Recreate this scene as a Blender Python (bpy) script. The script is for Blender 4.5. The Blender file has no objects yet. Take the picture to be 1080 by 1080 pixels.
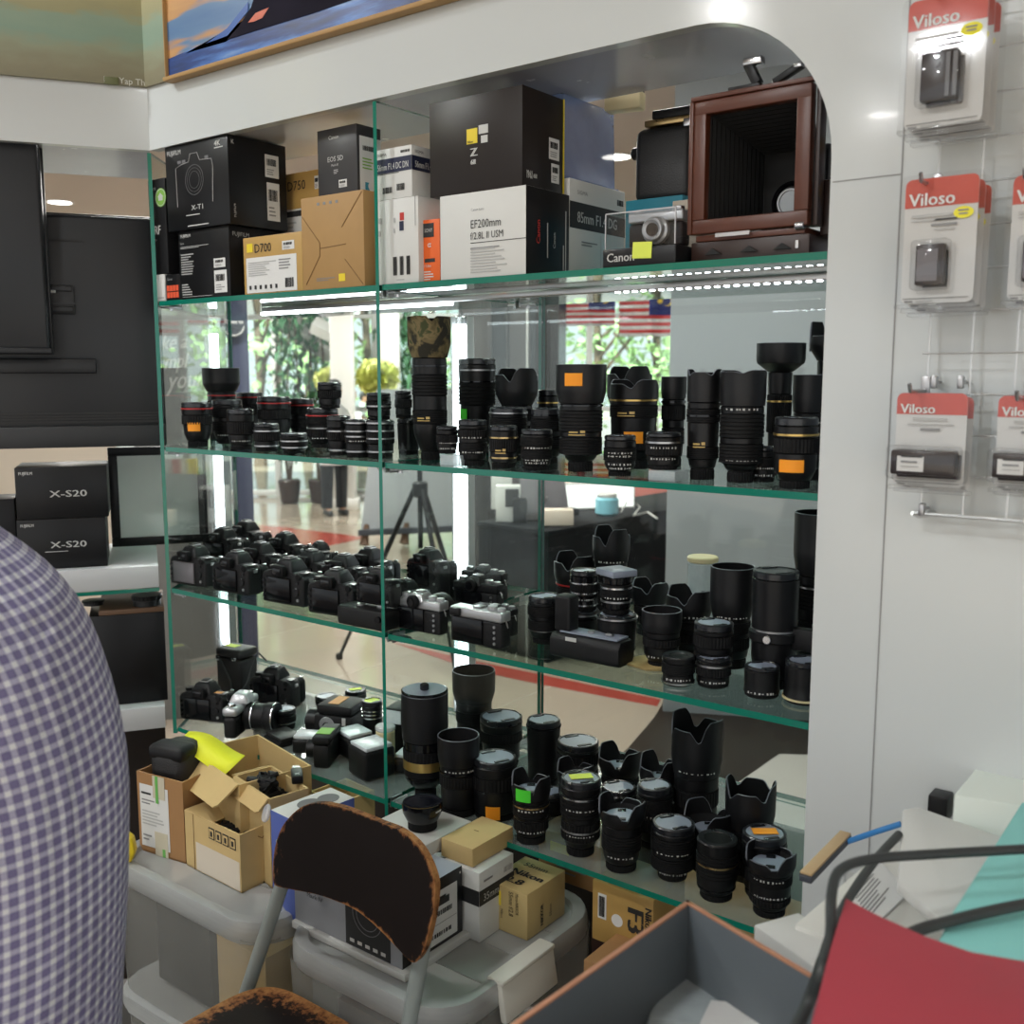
import bpy, bmesh, math, random
from math import pi, sin, cos, radians as R
from mathutils import Vector, Matrix
random.seed(7)
SC = bpy.context.scene
COL = SC.collection
# ------------------------------------------------------------------ measured view (camera of the photograph)
H = 1.45
FPX = 1080.0
_hor, _vp = 396.0, -878.0
PITCH = math.atan((540-_hor)/FPX)
YAW = pi/2 - math.atan((540-_vp)*cos(PITCH)/FPX)
CAM = Vector((0, 0, H))
FW = Vector((-sin(YAW)*cos(PITCH), cos(YAW)*cos(PITCH), -sin(PITCH)))
RT = Vector((cos(YAW), sin(YAW), 0))
UP = RT.cross(FW)
def ray(px, py): return FW + RT*((px-540)/FPX) - UP*((py-540)/FPX)
def onY(px, py, y):
    d = ray(px, py); return CAM + d*((y-CAM.y)/d.y)
def onZ(px, py, z):
    d = ray(px, py); return CAM + d*((z-CAM.z)/d.z)
def onPlane(px, py, p0, n):
    d = ray(px, py); return CAM + d*((p0-CAM).dot(n)/d.dot(n))
def depth(P): return (P-CAM).dot(FW)
# heights and planes of the cabinet
Y0 = 1.235; YB = 1.70
Z1, Z2, Z3, Z4 = 1.599, 1.304, 1.007, 0.704
ZT = 1.893
XL, XD, XR = -1.856, -1.2285, -0.469
LID = 0.59

# ------------------------------------------------------------------ materials
MATS = {}
def mat(name, col, rough=.5, metal=0., spec=.5, noise=0., nscale=20., bump=0., bscale=200., emit=None, estr=0., coat=0., alpha=None, trans=0.):
    m = bpy.data.materials.new(name); m.use_nodes = True
    nt = m.node_tree; b = nt.nodes['Principled BSDF']
    c = (*col, 1)
    b.inputs['Base Color'].default_value = c
    b.inputs['Roughness'].default_value = rough
    b.inputs['Metallic'].default_value = metal
    b.inputs['Specular IOR Level'].default_value = spec
    b.inputs['Coat Weight'].default_value = coat
    if trans: b.inputs['Transmission Weight'].default_value = trans
    if emit:
        b.inputs['Emission Color'].default_value = (*emit, 1); b.inputs['Emission Strength'].default_value = estr
    tc = nt.nodes.new('ShaderNodeTexCoord')
    n = nt.nodes.new('ShaderNodeTexNoise'); n.inputs['Scale'].default_value = nscale; n.inputs['Detail'].default_value = 4
    nt.links.new(tc.outputs['Object'], n.inputs['Vector'])
    if noise > 0:
        r = nt.nodes.new('ShaderNodeMapRange')
        r.inputs['To Min'].default_value = 1-noise; r.inputs['To Max'].default_value = 1+noise
        nt.links.new(n.outputs['Fac'], r.inputs['Value'])
        mx = nt.nodes.new('ShaderNodeVectorMath'); mx.operation = 'SCALE'
        mx.inputs[0].default_value = col
        nt.links.new(r.outputs['Result'], mx.inputs['Scale'])
        nt.links.new(mx.outputs['Vector'], b.inputs['Base Color'])
    else:
        r = nt.nodes.new('ShaderNodeMapRange')
        r.inputs['To Min'].default_value = max(.02, rough-.06); r.inputs['To Max'].default_value = min(1, rough+.06)
        nt.links.new(n.outputs['Fac'], r.inputs['Value']); nt.links.new(r.outputs['Result'], b.inputs['Roughness'])
    if bump > 0:
        n2 = nt.nodes.new('ShaderNodeTexNoise'); n2.inputs['Scale'].default_value = bscale; n2.inputs['Detail'].default_value = 3
        nt.links.new(tc.outputs['Object'], n2.inputs['Vector'])
        bp = nt.nodes.new('ShaderNodeBump'); bp.inputs['Strength'].default_value = bump; bp.inputs['Distance'].default_value = .002
        nt.links.new(n2.outputs['Fac'], bp.inputs['Height']); nt.links.new(bp.outputs['Normal'], b.inputs['Normal'])
    MATS[name] = m
    return m
def glassmat(name, tint, ior=1.45, rough=0.0, gain=1.0, base=0.0):
    m = bpy.data.materials.new(name); m.use_nodes = True
    nt = m.node_tree; nt.nodes.remove(nt.nodes['Principled BSDF'])
    out = nt.nodes['Material Output']
    t = nt.nodes.new('ShaderNodeBsdfTransparent'); t.inputs['Color'].default_value = (*tint, 1)
    g = nt.nodes.new('ShaderNodeBsdfGlossy'); g.inputs['Roughness'].default_value = rough
    # thin sheet: Schlick reflectance, the same from both sides
    f = nt.nodes.new('ShaderNodeLayerWeight'); f.inputs['Blend'].default_value = .5
    pw = nt.nodes.new('ShaderNodeMath'); pw.operation = 'POWER'; pw.inputs[1].default_value = 5.0
    nt.links.new(f.outputs['Facing'], pw.inputs[0])
    f0 = ((ior-1)/(ior+1))**2
    ma = nt.nodes.new('ShaderNodeMath'); ma.operation = 'MULTIPLY_ADD'; ma.use_clamp = True
    ma.inputs[1].default_value = (1-f0)*gain; ma.inputs[2].default_value = f0*gain+base
    nt.links.new(pw.outputs[0], ma.inputs[0])
    mx = nt.nodes.new('ShaderNodeMixShader')
    nt.links.new(ma.outputs[0], mx.inputs[0]); nt.links.new(t.outputs[0], mx.inputs[1]); nt.links.new(g.outputs[0], mx.inputs[2])
    nt.links.new(mx.outputs[0], out.inputs['Surface'])
    MATS[name] = m
    return m
def milky(name, col, opac, rough=.35):
    """cloudy plastic: part diffuse, part see-through"""
    m = bpy.data.materials.new(name); m.use_nodes = True
    nt = m.node_tree; b = nt.nodes['Principled BSDF']; out = nt.nodes['Material Output']
    b.inputs['Base Color'].default_value = (*col, 1); b.inputs['Roughness'].default_value = rough
    t = nt.nodes.new('ShaderNodeBsdfTransparent')
    n = nt.nodes.new('ShaderNodeTexNoise'); n.inputs['Scale'].default_value = 6
    r = nt.nodes.new('ShaderNodeMapRange'); r.inputs['To Min'].default_value = opac-.08; r.inputs['To Max'].default_value = opac+.08
    nt.links.new(n.outputs['Fac'], r.inputs['Value'])
    mx = nt.nodes.new('ShaderNodeMixShader')
    nt.links.new(r.outputs['Result'], mx.inputs[0]); nt.links.new(t.outputs[0], mx.inputs[1]); nt.links.new(b.outputs[0], mx.inputs[2])
    nt.links.new(mx.outputs[0], out.inputs['Surface'])
    MATS[name] = m
    return m
def emis(name, col, s):
    m = bpy.data.materials.new(name); m.use_nodes = True
    nt = m.node_tree; nt.nodes.remove(nt.nodes['Principled BSDF'])
    e = nt.nodes.new('ShaderNodeEmission'); e.inputs['Color'].default_value = (*col, 1); e.inputs['Strength'].default_value = s
    nt.links.new(e.outputs[0], nt.nodes['Material Output'].inputs['Surface'])
    MATS[name] = m
    return m
def ramp(m, scale, stops, detail=6, dist=0., vec='Object', stretch=(1, 1, 1), target='Base Color', kind='noise'):
    nt = m.node_tree; b = nt.nodes['Principled BSDF']
    tc = nt.nodes.new('ShaderNodeTexCoord'); mp = nt.nodes.new('ShaderNodeMapping'); mp.inputs['Scale'].default_value = stretch
    nt.links.new(tc.outputs[vec], mp.inputs['Vector'])
    n = nt.nodes.new('ShaderNodeTexNoise'); n.inputs['Scale'].default_value = scale; n.inputs['Detail'].default_value = detail; n.inputs['Distortion'].default_value = dist
    nt.links.new(mp.outputs[0], n.inputs['Vector'])
    cr = nt.nodes.new('ShaderNodeValToRGB')
    el = cr.color_ramp.elements
    while len(el) < len(stops): el.new(.5)
    for e, (p, c) in zip(el, stops): e.position = p; e.color = (*c, 1)
    nt.links.new(n.outputs['Fac'], cr.inputs['Fac']); nt.links.new(cr.outputs['Color'], b.inputs[target])
    return m

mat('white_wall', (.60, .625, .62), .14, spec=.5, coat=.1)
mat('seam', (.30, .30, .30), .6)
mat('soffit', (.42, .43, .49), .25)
mat('mall_ceiling', (.58, .53, .49), .8)
mat('grey_panel', (.30, .335, .35), .45)
mat('marble_dark', (.030, .028, .028), .25, noise=.35, nscale=5)
mat('marble_light', (.075, .065, .062), .3, noise=.25, nscale=5)
mat('col_white', (.75, .72, .68), .5)
mat('frame_white', (.7, .7, .68), .4)
mat('black_cloth', (.006, .007, .009), .7, spec=.2, noise=.3, nscale=12, bump=.3, bscale=60)
mat('brown_dark', (.03, .022, .018), .25, noise=.3, nscale=4)
mat('tile_beige', (.33, .275, .215), .10, noise=.06, nscale=3)
mat('tile_red', (.30, .055, .04), .2, noise=.1, nscale=6)
mat('tile_brown', (.022, .016, .012), .3, spec=.2, noise=.3, nscale=3)
mat('tile_pale', (.42, .41, .37), .3)
mat('tile_line', (.30, .26, .21), .5)
mat('floor_shop', (.13, .12, .115), .4, noise=.1, nscale=8)
mat('ext_ground', (.35, .36, .30), .8, noise=.2, nscale=.5)
mat('leaf', (.38, .60, .26), .6, noise=.3, nscale=2)
mat('leaf_yellow', (.62, .66, .16), .5, noise=.4, nscale=12)
mat('leaf_dark', (.05, .16, .07), .5, noise=.4, nscale=4)
mat('bark', (.10, .07, .045), .8)
mat('planter', (.75, .74, .72), .5)
mat('flag_red', (.75, .05, .05), .7); mat('flag_white', (.85, .85, .85), .7); mat('flag_blue', (.01, .02, .22), .7); mat('flag_yellow', (.85, .6, .04), .7)
# camera plastics
mat('lens_black', (.0055, .0055, .0062), .38, spec=.32)
mat('lens_matte', (.0065, .0065, .0075), .50, spec=.32, bump=.12, bscale=900)
mat('lens_gloss', (.005, .005, .006), .16, spec=.45)
mat('rubber', (.0055, .0055, .006), .66, spec=.22)
mat('hood', (.0060, .0060, .0070), .44, spec=.35)
mat('hood_in', (.006, .006, .007), .75, spec=.25)
mat('cap', (.010, .011, .014), .28, spec=.6)
mat('cap_sheen', (.25, .28, .35), .36, spec=.5); mat('hood_rim', (.10, .11, .13), .4)  # light reflected off the dark caps is put into the pale cap colour
mat('front_glass', (.004, .005, .010), .03, spec=.8, coat=1.)
mat('gold', (.62, .42, .14), .3, metal=.9)
mat('brass', (.50, .36, .17), .28, metal=1.)
mat('silver', (.62, .62, .63), .25, metal=1.)
mat('silver_paint', (.50, .51, .52), .32, metal=.6)
mat('steel', (.45, .45, .46), .35, metal=1.)
mat('red_ring', (.42, .02, .02), .35)
mat('mark_white', (.55, .55, .53), .5)
mat('mark_gold', (.55, .38, .12), .4)
mat('mark_red', (.5, .03, .02), .5)
mat('st_orange', (.95, .33, .01), .6, noise=.05)
mat('st_green', (.08, .75, .04), .6, noise=.05)
mat('st_yellow', (.72, .82, .10), .6, noise=.05)
mat('st_tan', (.78, .38, .13), .6)
mat('lcd', (.005, .005, .006), .12, spec=.25)
mat('lcd_grey', (.16, .15, .16), .25)
mat('leatherette', (.0055, .0055, .0062), .45, spec=.35, bump=.4, bscale=1500)
mat('leather_case', (.012, .011, .011), .42, bump=.4, bscale=400)
mat('flash_diff', (.62, .66, .68), .28, spec=.5)
mat('cream', (.72, .62, .36), .4)
mat('wood_red', (.095, .024, .009), .36, noise=.25, nscale=30)
mat('wood_dark', (.030, .013, .009), .4, noise=.3, nscale=30)
mat('bellows', (.008, .008, .008), .7)
# boxes
mat('bx_black', (.0070, .0070, .0078), .36, spec=.3, noise=.1)
mat('bx_brownblack', (.014, .009, .007), .4, spec=.3)
mat('bx_white', (.66, .66, .63), .5, noise=.02)
mat('bx_grey', (.30, .31, .33), .45)
mat('bx_gold', (.47, .29, .085), .45, noise=.05)
mat('bx_goldpale', (.52, .39, .17), .42, noise=.05)
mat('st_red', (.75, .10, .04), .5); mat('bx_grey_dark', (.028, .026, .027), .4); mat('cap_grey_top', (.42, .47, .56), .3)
mat('bx_kraft', (.40, .235, .085), .6, noise=.06, nscale=40)
mat('carton', (.60, .43, .19), .75, noise=.06, nscale=40)
mat('carton_in', (.66, .48, .20), .8, noise=.05, nscale=40)
mat('carton_brown', (.36, .19, .075), .7, noise=.08, nscale=30)
mat('bx_orange', (.80, .13, .015), .5)
mat('bx_navy', (.012, .016, .05), .4)
mat('bx_blue', (.085, .13, .42), .5)
mat('bx_teal', (.02, .22, .30), .6)
mat('bx_yellow', (.8, .62, .03), .5)
mat('ink', (.02, .02, .02), .6); mat('ink_grey', (.25, .25, .25), .6); mat('ink_light', (.45, .45, .44), .6); mat('ink_dim', (.16, .16, .165), .5)
mat('paper', (.70, .70, .68), .7, noise=.03); mat('paper_cream', (.66, .58, .47), .7)
mat('green_seal', (.20, .42, .06), .6); mat('fold', (.22, .12, .04), .7)
mat('tape', (.60, .55, .42), .25)
mat('tape_green', (.15, .45, .10), .4)
mat('yellow_note', (.85, .88, .03), .6)
mat('tv_black', (.010, .011, .013), .36, spec=.45); mat('tv_grey', (.02, .021, .023), .5)
mat('shelf_white', (.62, .63, .64), .35)
mat('frosted', (.80, .86, .81), .4)
mat('glass_edge', (.005, .17, .115), .15, spec=.6)
mat('glass_edge_dark', (.006, .10, .075), .2, spec=.6)
mat('alu', (.55, .55, .56), .35, metal=.8)
glassmat('pane', (.95, .98, .965), 1.45)
glassmat('shelf_glass', (.86, .955, .92), 1.5, gain=1.1)
glassmat('acrylic', (.97, .975, .98), 1.4, gain=1.0)
glassmat('blister', (.97, .97, .97), 1.4, rough=.06, gain=1.0, base=.0)
glassmat('window_glass', (.92, .97, .95), 1.4)
milky('bin_body', (.46, .46, .42), .36)
milky('bin_lid', (.47, .48, .465), .74)
milky('tub_blue', (.22, .30, .50), .62, rough=.2)
milky('bag_clear', (.75, .76, .77), .5, rough=.2)
milky('shelf_milky', (.40, .48, .46), .34, rough=.12)  # paler, more opaque top face of the lowest shelf
milky('riser', (.62, .70, .72), .55, rough=.15)
emis('led', (.86, .93, 1.0), 26.0)
emis('tube', (.87, .94, 1.0), 9.0)
emis('downlight', (1.0, .96, .90), 8.0)
emis('fill_glow', (1.0, .97, .92), 3.0)  # glow of the added mall panels
emis('lightbox', (1.0, .98, .95), 1.6)
mat('chair_wood', (.010, .006, .005), .55, spec=.2)
mat('chair_metal', (.36, .40, .38), .4, metal=.1)
mat('clip_ivory', (.70, .68, .60), .5)
mat('plastic_yellow', (.80, .60, .02), .4)
mat('skin', (.42, .24, .16), .5); mat('hair', (.01, .009, .008), .5); mat('trousers', (.012, .013, .017), .8); mat('shoe', (.02, .02, .02), .5)
mat('shirt_white', (.7, .72, .74), .8); mat('shirt_pink', (.42, .24, .25), .8)
mat('teal_card', (.25, .62, .58), .6); mat('maroon_card', (.40, .045, .065), .55, noise=.04); mat('pale_green', (.70, .76, .70), .6); mat('off_white', (.66, .65, .60), .65)
mat('copper', (.52, .25, .15), .45, metal=.2); mat('box_grey', (.13, .15, .165), .5, noise=.05)
mat('cable', (.03, .034, .034), .5); mat('cable_blue', (.03, .20, .50), .4); mat('dongle_tan', (.50, .34, .18), .5)
mat('counter', (.55, .55, .53), .4)
mat('wire', (.66, .67, .67), .3, metal=.5)
mat('card_red', (.62, .085, .055), .5); mat('battery', (.035, .028, .028), .3); mat('oval_yellow', (.82, .74, .03), .5)
mat('easel_grey', (.40, .42, .44), .5); mat('wood_tan', (.14, .075, .04), .6)
mat('purple_panel', (.045, .05, .10), .5); mat('salmon', (.50, .16, .13), .6); mat('aqua', (.25, .6, .7), .3)
mat('sign_dark', (.05, .055, .07), .5)
mat('cork', (.36, .26, .10), .8, noise=.2, nscale=60)
# camouflage cloth
m = mat('camo', (.1, .09, .04), .85); ramp(m, 34, [(.0, (.012, .011, .008)), (.45, (.02, .018, .010)), (.50, (.11, .085, .035)), (.58, (.20, .15, .07)), (.62, (.05, .06, .02)), (.8, (.04, .05, .02))], detail=4, dist=.6)
# worn dark plywood: orange wood shows through on the rims (vertex attribute wear marks where hands have rubbed it)
def worn(m):
    nt = m.node_tree; b = nt.nodes['Principled BSDF']
    at = nt.nodes.new('ShaderNodeAttribute'); at.attribute_name = 'wear'
    tc = nt.nodes.new('ShaderNodeTexCoord')
    n = nt.nodes.new('ShaderNodeTexNoise'); n.inputs['Scale'].default_value = 95; n.inputs['Detail'].default_value = 8; n.inputs['Roughness'].default_value = .7
    mp = nt.nodes.new('ShaderNodeMapping'); mp.inputs['Scale'].default_value = (1, 1, .45)
    nt.links.new(tc.outputs['Object'], mp.inputs[0]); nt.links.new(mp.outputs[0], n.inputs['Vector'])
    ad = nt.nodes.new('ShaderNodeMath'); ad.operation = 'ADD'
    nt.links.new(at.outputs['Fac'], ad.inputs[0]); nt.links.new(n.outputs['Fac'], ad.inputs[1])
    cr = nt.nodes.new('ShaderNodeValToRGB'); e = cr.color_ramp.elements
    e[0].position = .66; e[0].color = (.009, .005, .004, 1)
    e[1].position = .95; e[1].color = (.42, .20, .07, 1)
    x = e.new(.70); x.color = (.03, .014, .008, 1); x = e.new(.78); x.color = (.22, .085, .03, 1)
    nt.links.new(ad.outputs[0], cr.inputs[0]); nt.links.new(cr.outputs[0], b.inputs['Base Color'])
worn(MATS['chair_wood'])

# ------------------------------------------------------------------ mesh builder
_TXT = {}
def text_mesh(s):
    if s in _TXT: return _TXT[s]
    c = bpy.data.curves.new('txt', 'FONT'); c.body = s; c.resolution_u = 2
    o = bpy.data.objects.new('txt', c); COL.objects.link(o)
    dg = bpy.context.evaluated_depsgraph_get()
    me = bpy.data.meshes.new_from_object(o.evaluated_get(dg))
    v = [x.co.copy() for x in me.vertices]; f = [tuple(p.vertices) for p in me.polygons]
    bpy.data.objects.remove(o); bpy.data.curves.remove(c); bpy.data.meshes.remove(me)
    _TXT[s] = (v, f)
    return v, f
I4 = Matrix.Identity(4)
def T(x=0, y=0, z=0): return Matrix.Translation((x, y, z))
def RX(a): return Matrix.Rotation(a, 4, 'X')
def RY(a): return Matrix.Rotation(a, 4, 'Y')
def RZ(a): return Matrix.Rotation(a, 4, 'Z')
class MB:
    def __init__(s): s.bm = bmesh.new(); s.mats = []
    def mi(s, m):
        if m not in s.mats: s.mats.append(m)
        return s.mats.index(m)
    def _add(s, vs, fs, m, M=I4, flip=False):
        i = s.mi(m); bv = [s.bm.verts.new(M @ Vector(v)) for v in vs]; out = []
        for f in fs:
            if len(set(f)) < 3: continue
            try:
                fc = s.bm.faces.new([bv[k] for k in (reversed(f) if flip else f)]); fc.material_index = i; fc.smooth = True; out.append(fc)
            except ValueError: pass
        return bv, out
    def box(s, sx, sy, sz, m, M=I4, bev=0., seg=2, base=True, faces=None):
        """box centred in x, y, standing on z=0 (base) ; faces = {axisname: material}"""
        z0, z1 = (0, sz) if base else (-sz/2, sz/2)
        x, y = sx/2, sy/2
        vs = [(-x, -y, z0), (x, -y, z0), (x, y, z0), (-x, y, z0), (-x, -y, z1), (x, -y, z1), (x, y, z1), (-x, y, z1)]
        fs = [(0, 3, 2, 1), (4, 5, 6, 7), (0, 1, 5, 4), (1, 2, 6, 5), (2, 3, 7, 6), (3, 0, 4, 7)]
        bv, ff = s._add(vs, fs, m, M)
        if faces:
            nm = ['bottom', 'top', 'front', 'right', 'back', 'left']
            for k, f in zip(nm, ff):
                if k in faces: f.material_index = s.mi(faces[k])
        if bev > 0:
            ed = list({e for f in ff for e in f.edges})
            bmesh.ops.bevel(s.bm, geom=ed, offset=min(bev, min(sx, sy, sz)*.45), segments=seg, affect='EDGES', profile=.5, material=-1)
        return s
    def lathe(s, prof, m, M=I4, seg=40, rib=0., nrib=0, capb=False, capt=False, topfn=None):
        """prof list of (r,z). rib = radial depth of nrib ridges. topfn(theta) added to z where third entry set"""
        n = seg if not nrib else nrib*2
        vs = []; fs = []
        for k, p in enumerate(prof):
            r, z = p[0], p[1]; w = p[2] if len(p) > 2 else 0
            for j in range(n):
                a = 2*pi*j/n
                rr = r-(rib if (nrib and j % 2) else 0)
                vs.append((rr*cos(a), rr*sin(a), z+(topfn(a)*w if topfn else 0)))
        for k in range(len(prof)-1):
            for j in range(n):
                j2 = (j+1) % n
                fs.append((k*n+j, k*n+j2, (k+1)*n+j2, (k+1)*n+j))
        if capb: fs.append(tuple(reversed(range(n))))
        if capt: fs.append(tuple(range((len(prof)-1)*n, len(prof)*n)))
        s._add(vs, fs, m, M); return s
    def cyl(s, r, h, m, M=I4, seg=24, bev=0., r2=None):
        r2 = r if r2 is None else r2
        b = min(bev, h*.45, r*.45)
        p = [(r-b, 0), (r, b), (r2, h-b), (r2-b, h)] if b else [(r, 0), (r2, h)]
        return s.lathe(p, m, M, seg, capb=True, capt=True)
    def prism(s, pts, h, m, M=I4, bev=0., seg=2, taper=1.):
        """polygon (x,y) extruded along +z"""
        n = len(pts)
        ar = sum(pts[i][0]*pts[(i+1) % n][1]-pts[(i+1) % n][0]*pts[i][1] for i in range(n))
        if ar < 0: pts = pts[::-1]
        cx = sum(p[0] for p in pts)/n; cy = sum(p[1] for p in pts)/n
        vs = [(x, y, 0) for x, y in pts]+[(cx+(x-cx)*taper, cy+(y-cy)*taper, h) for x, y in pts]
        fs = [tuple(reversed(range(n))), tuple(range(n, 2*n))]+[(i, (i+1) % n, n+(i+1) % n, n+i) for i in range(n)]
        bv, ff = s._add(vs, fs, m, M)
        if bev > 0:
            ed = list({e for f in ff for e in f.edges})
            bmesh.ops.bevel(s.bm, geom=ed, offset=bev, segments=seg, affect='EDGES', profile=.5, material=-1)
        return s
    def tube(s, pts, r, m, seg=8, M=I4, closed=False, rs=None):
        pts = [Vector(p) for p in pts]; n = len(pts); vs = []; fs = []
        up = Vector((0, 0, 1))
        for i, p in enumerate(pts):
            a = pts[(i-1) % n] if (closed or i > 0) else p
            b = pts[(i+1) % n] if (closed or i < n-1) else p
            t = (b-a).normalized()
            u = t.cross(up)
            if u.length < 1e-3: u = t.cross(Vector((1, 0, 0)))
            u.normalize(); v = u.cross(t)
            rr = rs[i] if rs else r
            for j in range(seg):
                an = 2*pi*j/seg; vs.append(p+u*rr*cos(an)+v*rr*sin(an))
        for i in range(n if closed else n-1):
            for j in range(seg):
                j2 = (j+1) % seg; k = (i+1) % n
                fs.append((i*seg+j, k*seg+j, k*seg+j2, i*seg+j2))
        if not closed:
            fs.append(tuple(range(seg))); fs.append(tuple(reversed(range((n-1)*seg, n*seg))))
        s._add(vs, fs, m, M); return s
    def loft(s, rings, m, M=I4, closed=True, cap=True):
        n = len(rings[0]); vs = [p for r in rings for p in r]; fs = []
        for i in range(len(rings)-1):
            for j in range(n if closed else n-1):
                j2 = (j+1) % n
                fs.append((i*n+j, i*n+j2, (i+1)*n+j2, (i+1)*n+j))
        if cap and closed: fs.append(tuple(reversed(range(n)))); fs.append(tuple(range((len(rings)-1)*n, len(rings)*n)))
        s._add(vs, fs, m, M); return s
    def sphere(s, r, m, M=I4, seg=16, rings=10, sc=(1, 1, 1)):
        p = [(max(1e-4, r*sin(pi*k/rings)), -r*cos(pi*k/rings)) for k in range(rings+1)]
        return s.lathe(p, m, M @ Matrix.Diagonal((*sc, 1)), seg)
    def quad(s, a, b, c, d, m, M=I4): s._add([a, b, c, d], [(0, 1, 2, 3)], m, M); return s
    def text(s, st, size, m, M=I4, align='l', sx=1., bold=0):
        v, f = text_mesh(st)
        w = max((p.x for p in v), default=0)
        ox = {'l': 0, 'c': -w/2, 'r': -w}[align]
        s._add([((p.x+ox)*size*sx, p.y*size, 0) for p in v], f, m, M)
        if bold: s._add([((p.x+ox)*size*sx+bold, p.y*size, .00025) for p in v], f, m, M)
        return s
    def build(s, name, parent=None, kind=None, sharp=35, recalc=True):
        if recalc: bmesh.ops.recalc_face_normals(s.bm, faces=s.bm.faces)
        me = bpy.data.meshes.new(name); s.bm.to_mesh(me); s.bm.free()
        for m in s.mats: me.materials.append(MATS[m])
        me.set_sharp_from_angle(angle=R(sharp))
        o = bpy.data.objects.new(name, me); COL.objects.link(o)
        if parent: o.parent = parent
        if kind: o['kind'] = kind
        return o
def thing(name, label, cat, loc=(0, 0, 0), rz=0., group=None, kind=None):
    o = bpy.data.objects.new(name, None); COL.objects.link(o); o.empty_display_size = .05
    o.location = loc; o.rotation_euler = (0, 0, rz); o['label'] = label; o['category'] = cat
    if group: o['group'] = group
    if kind: o['kind'] = kind
    return o
def tag(o, label, cat, group=None, kind=None):
    o['label'] = label; o['category'] = cat
    if group: o['group'] = group
    if kind: o['kind'] = kind
    return o
def copy_tree(o, parent=None):
    c = o.copy(); COL.objects.link(c)
    if parent is not None: c.parent = parent
    for ch in list(o.children): copy_tree(ch, c)
    return c
def structure(mb, name): return mb.build(name, kind='structure')
# ================================================================== SETTING
E1 = Vector((.54, .8417, 0)).normalized(); E2 = Vector((-E1.y, E1.x, 0)); RZL = math.atan2(E1.y, E1.x)
CORN = Vector((XL, Y0, 0))
def LP(xl, yl, z): p = CORN+E1*xl+E2*yl; return Vector((p.x, p.y, z))
def onL(px, py, yl):
    """point of the left wall cabinet's plane at depth yl -> (xl, z)"""
    p = onPlane(px, py, CORN+E2*yl, E2); return (p-CORN).dot(E1), p.z
ML = T(*CORN) @ RZ(RZL)          # left wall local frame
CEIL = 2.75
# shop wall with the arched opening
r = .185; arc = [(XR-r+r*sin(a), ZT-r+r*cos(a)) for a in [pi/2*k/14 for k in range(15)]]
TOPW = 3.0
mb = MB()
mb.prism([(XL, ZT)]+arc+[(XR, 0), (1.7, 0), (1.7, TOPW), (XL, TOPW)], .02, 'white_wall', T(0, Y0+.02, 0) @ RX(pi/2))
wall = structure(mb, 'wall_back')
# panel joints on the white wall
mb = MB()
xj = onY(926, 700, Y0).x
mb.box(.0015, .0012, TOPW-.02, 'seam', T(xj, Y0-.0004, .01))
z_ = onY(900, 190, Y0).z
mb.box(xj-XR-.004, .0012, .0012, 'seam', T((xj+XR)/2+.001, Y0-.0004, z_))
structure(mb, 'trim_1')
# soffit that lines the arch
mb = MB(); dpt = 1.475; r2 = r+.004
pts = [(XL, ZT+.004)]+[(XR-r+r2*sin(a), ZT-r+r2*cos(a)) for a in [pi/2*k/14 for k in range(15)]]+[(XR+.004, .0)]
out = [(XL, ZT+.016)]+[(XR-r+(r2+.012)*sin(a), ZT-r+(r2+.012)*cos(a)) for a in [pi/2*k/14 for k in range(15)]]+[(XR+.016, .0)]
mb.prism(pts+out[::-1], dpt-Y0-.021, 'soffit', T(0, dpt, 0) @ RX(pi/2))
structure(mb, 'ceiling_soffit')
# left shop wall (fascia over the left cabinet)
mb = MB()
mb.box(1.4, .02, TOPW-ZT, 'white_wall', ML @ T(-.70-.0, .012, ZT))
structure(mb, 'wall_left')
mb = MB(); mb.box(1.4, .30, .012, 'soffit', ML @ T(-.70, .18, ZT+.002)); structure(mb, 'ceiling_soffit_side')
# floor of the kiosk and of the mall
mb = MB()
mb.box(46, 46, .05, 'tile_beige', T(-8, 8, -.05)); fl = structure(mb, 'floor')
def flat(name, pxs, m, z=.0015):
    P = [onZ(x, y, 0) for x, y in pxs]
    b = MB(); b.prism([(p.x, p.y) for p in P], z, m); return structure(b, name)
flat('floor_inlay_red', [(246, 552), (300, 556), (388, 567), (312, 583), (246, 592)], 'tile_red')
flat('floor_inlay_red_band', [(412, 677), (500, 697), (697, 738), (693, 745), (560, 720), (500, 707)], 'tile_red')
flat('floor_inlay_brown', [(700, 741), (690, 757), (662, 790), (628, 815), (600, 840), (900, 880), (1100, 850), (1100, 740), (900, 735)], 'tile_brown', .0022)
flat('floor_inlay_pale', [(822, 796), (776, 828), (770, 905), (960, 905), (960, 800)], 'tile_pale', .0034)
mb = MB()
for k in range(-30, 12):
    mb.box(.005, 40, .0008, 'tile_line', T(k*.9, 10, 0)); 
for k in range(2, 26):
    mb.box(40, .005, .0008, 'tile_line', T(-8, k*.9+.4, 0))
structure(mb, 'floor_joints')
mb = MB(); mb.prism([(XL-.45, Y0+.62), (-.30, Y0+.62), (1.7, Y0+.62), (1.7, -3), (-4, -3), (-4, -.5), (XL-.7, Y0-.9)], .004, 'floor_shop'); structure(mb, 'floor_kiosk')
# ceiling of the mall, with a lower beam
_fo = Vector((-sin(R(47)), cos(R(47)), 0))*12.5
MF = T(*_fo) @ RZ(R(40))       # frame of the mall facade: x to the right, y outwards
mb = MB(); mb.prism([(-16, -17.5), (16, -17.5), (16, .3), (-16, .3)], .1, 'mall_ceiling', MF @ T(0, 0, CEIL)); structure(mb, 'ceiling')
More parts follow.
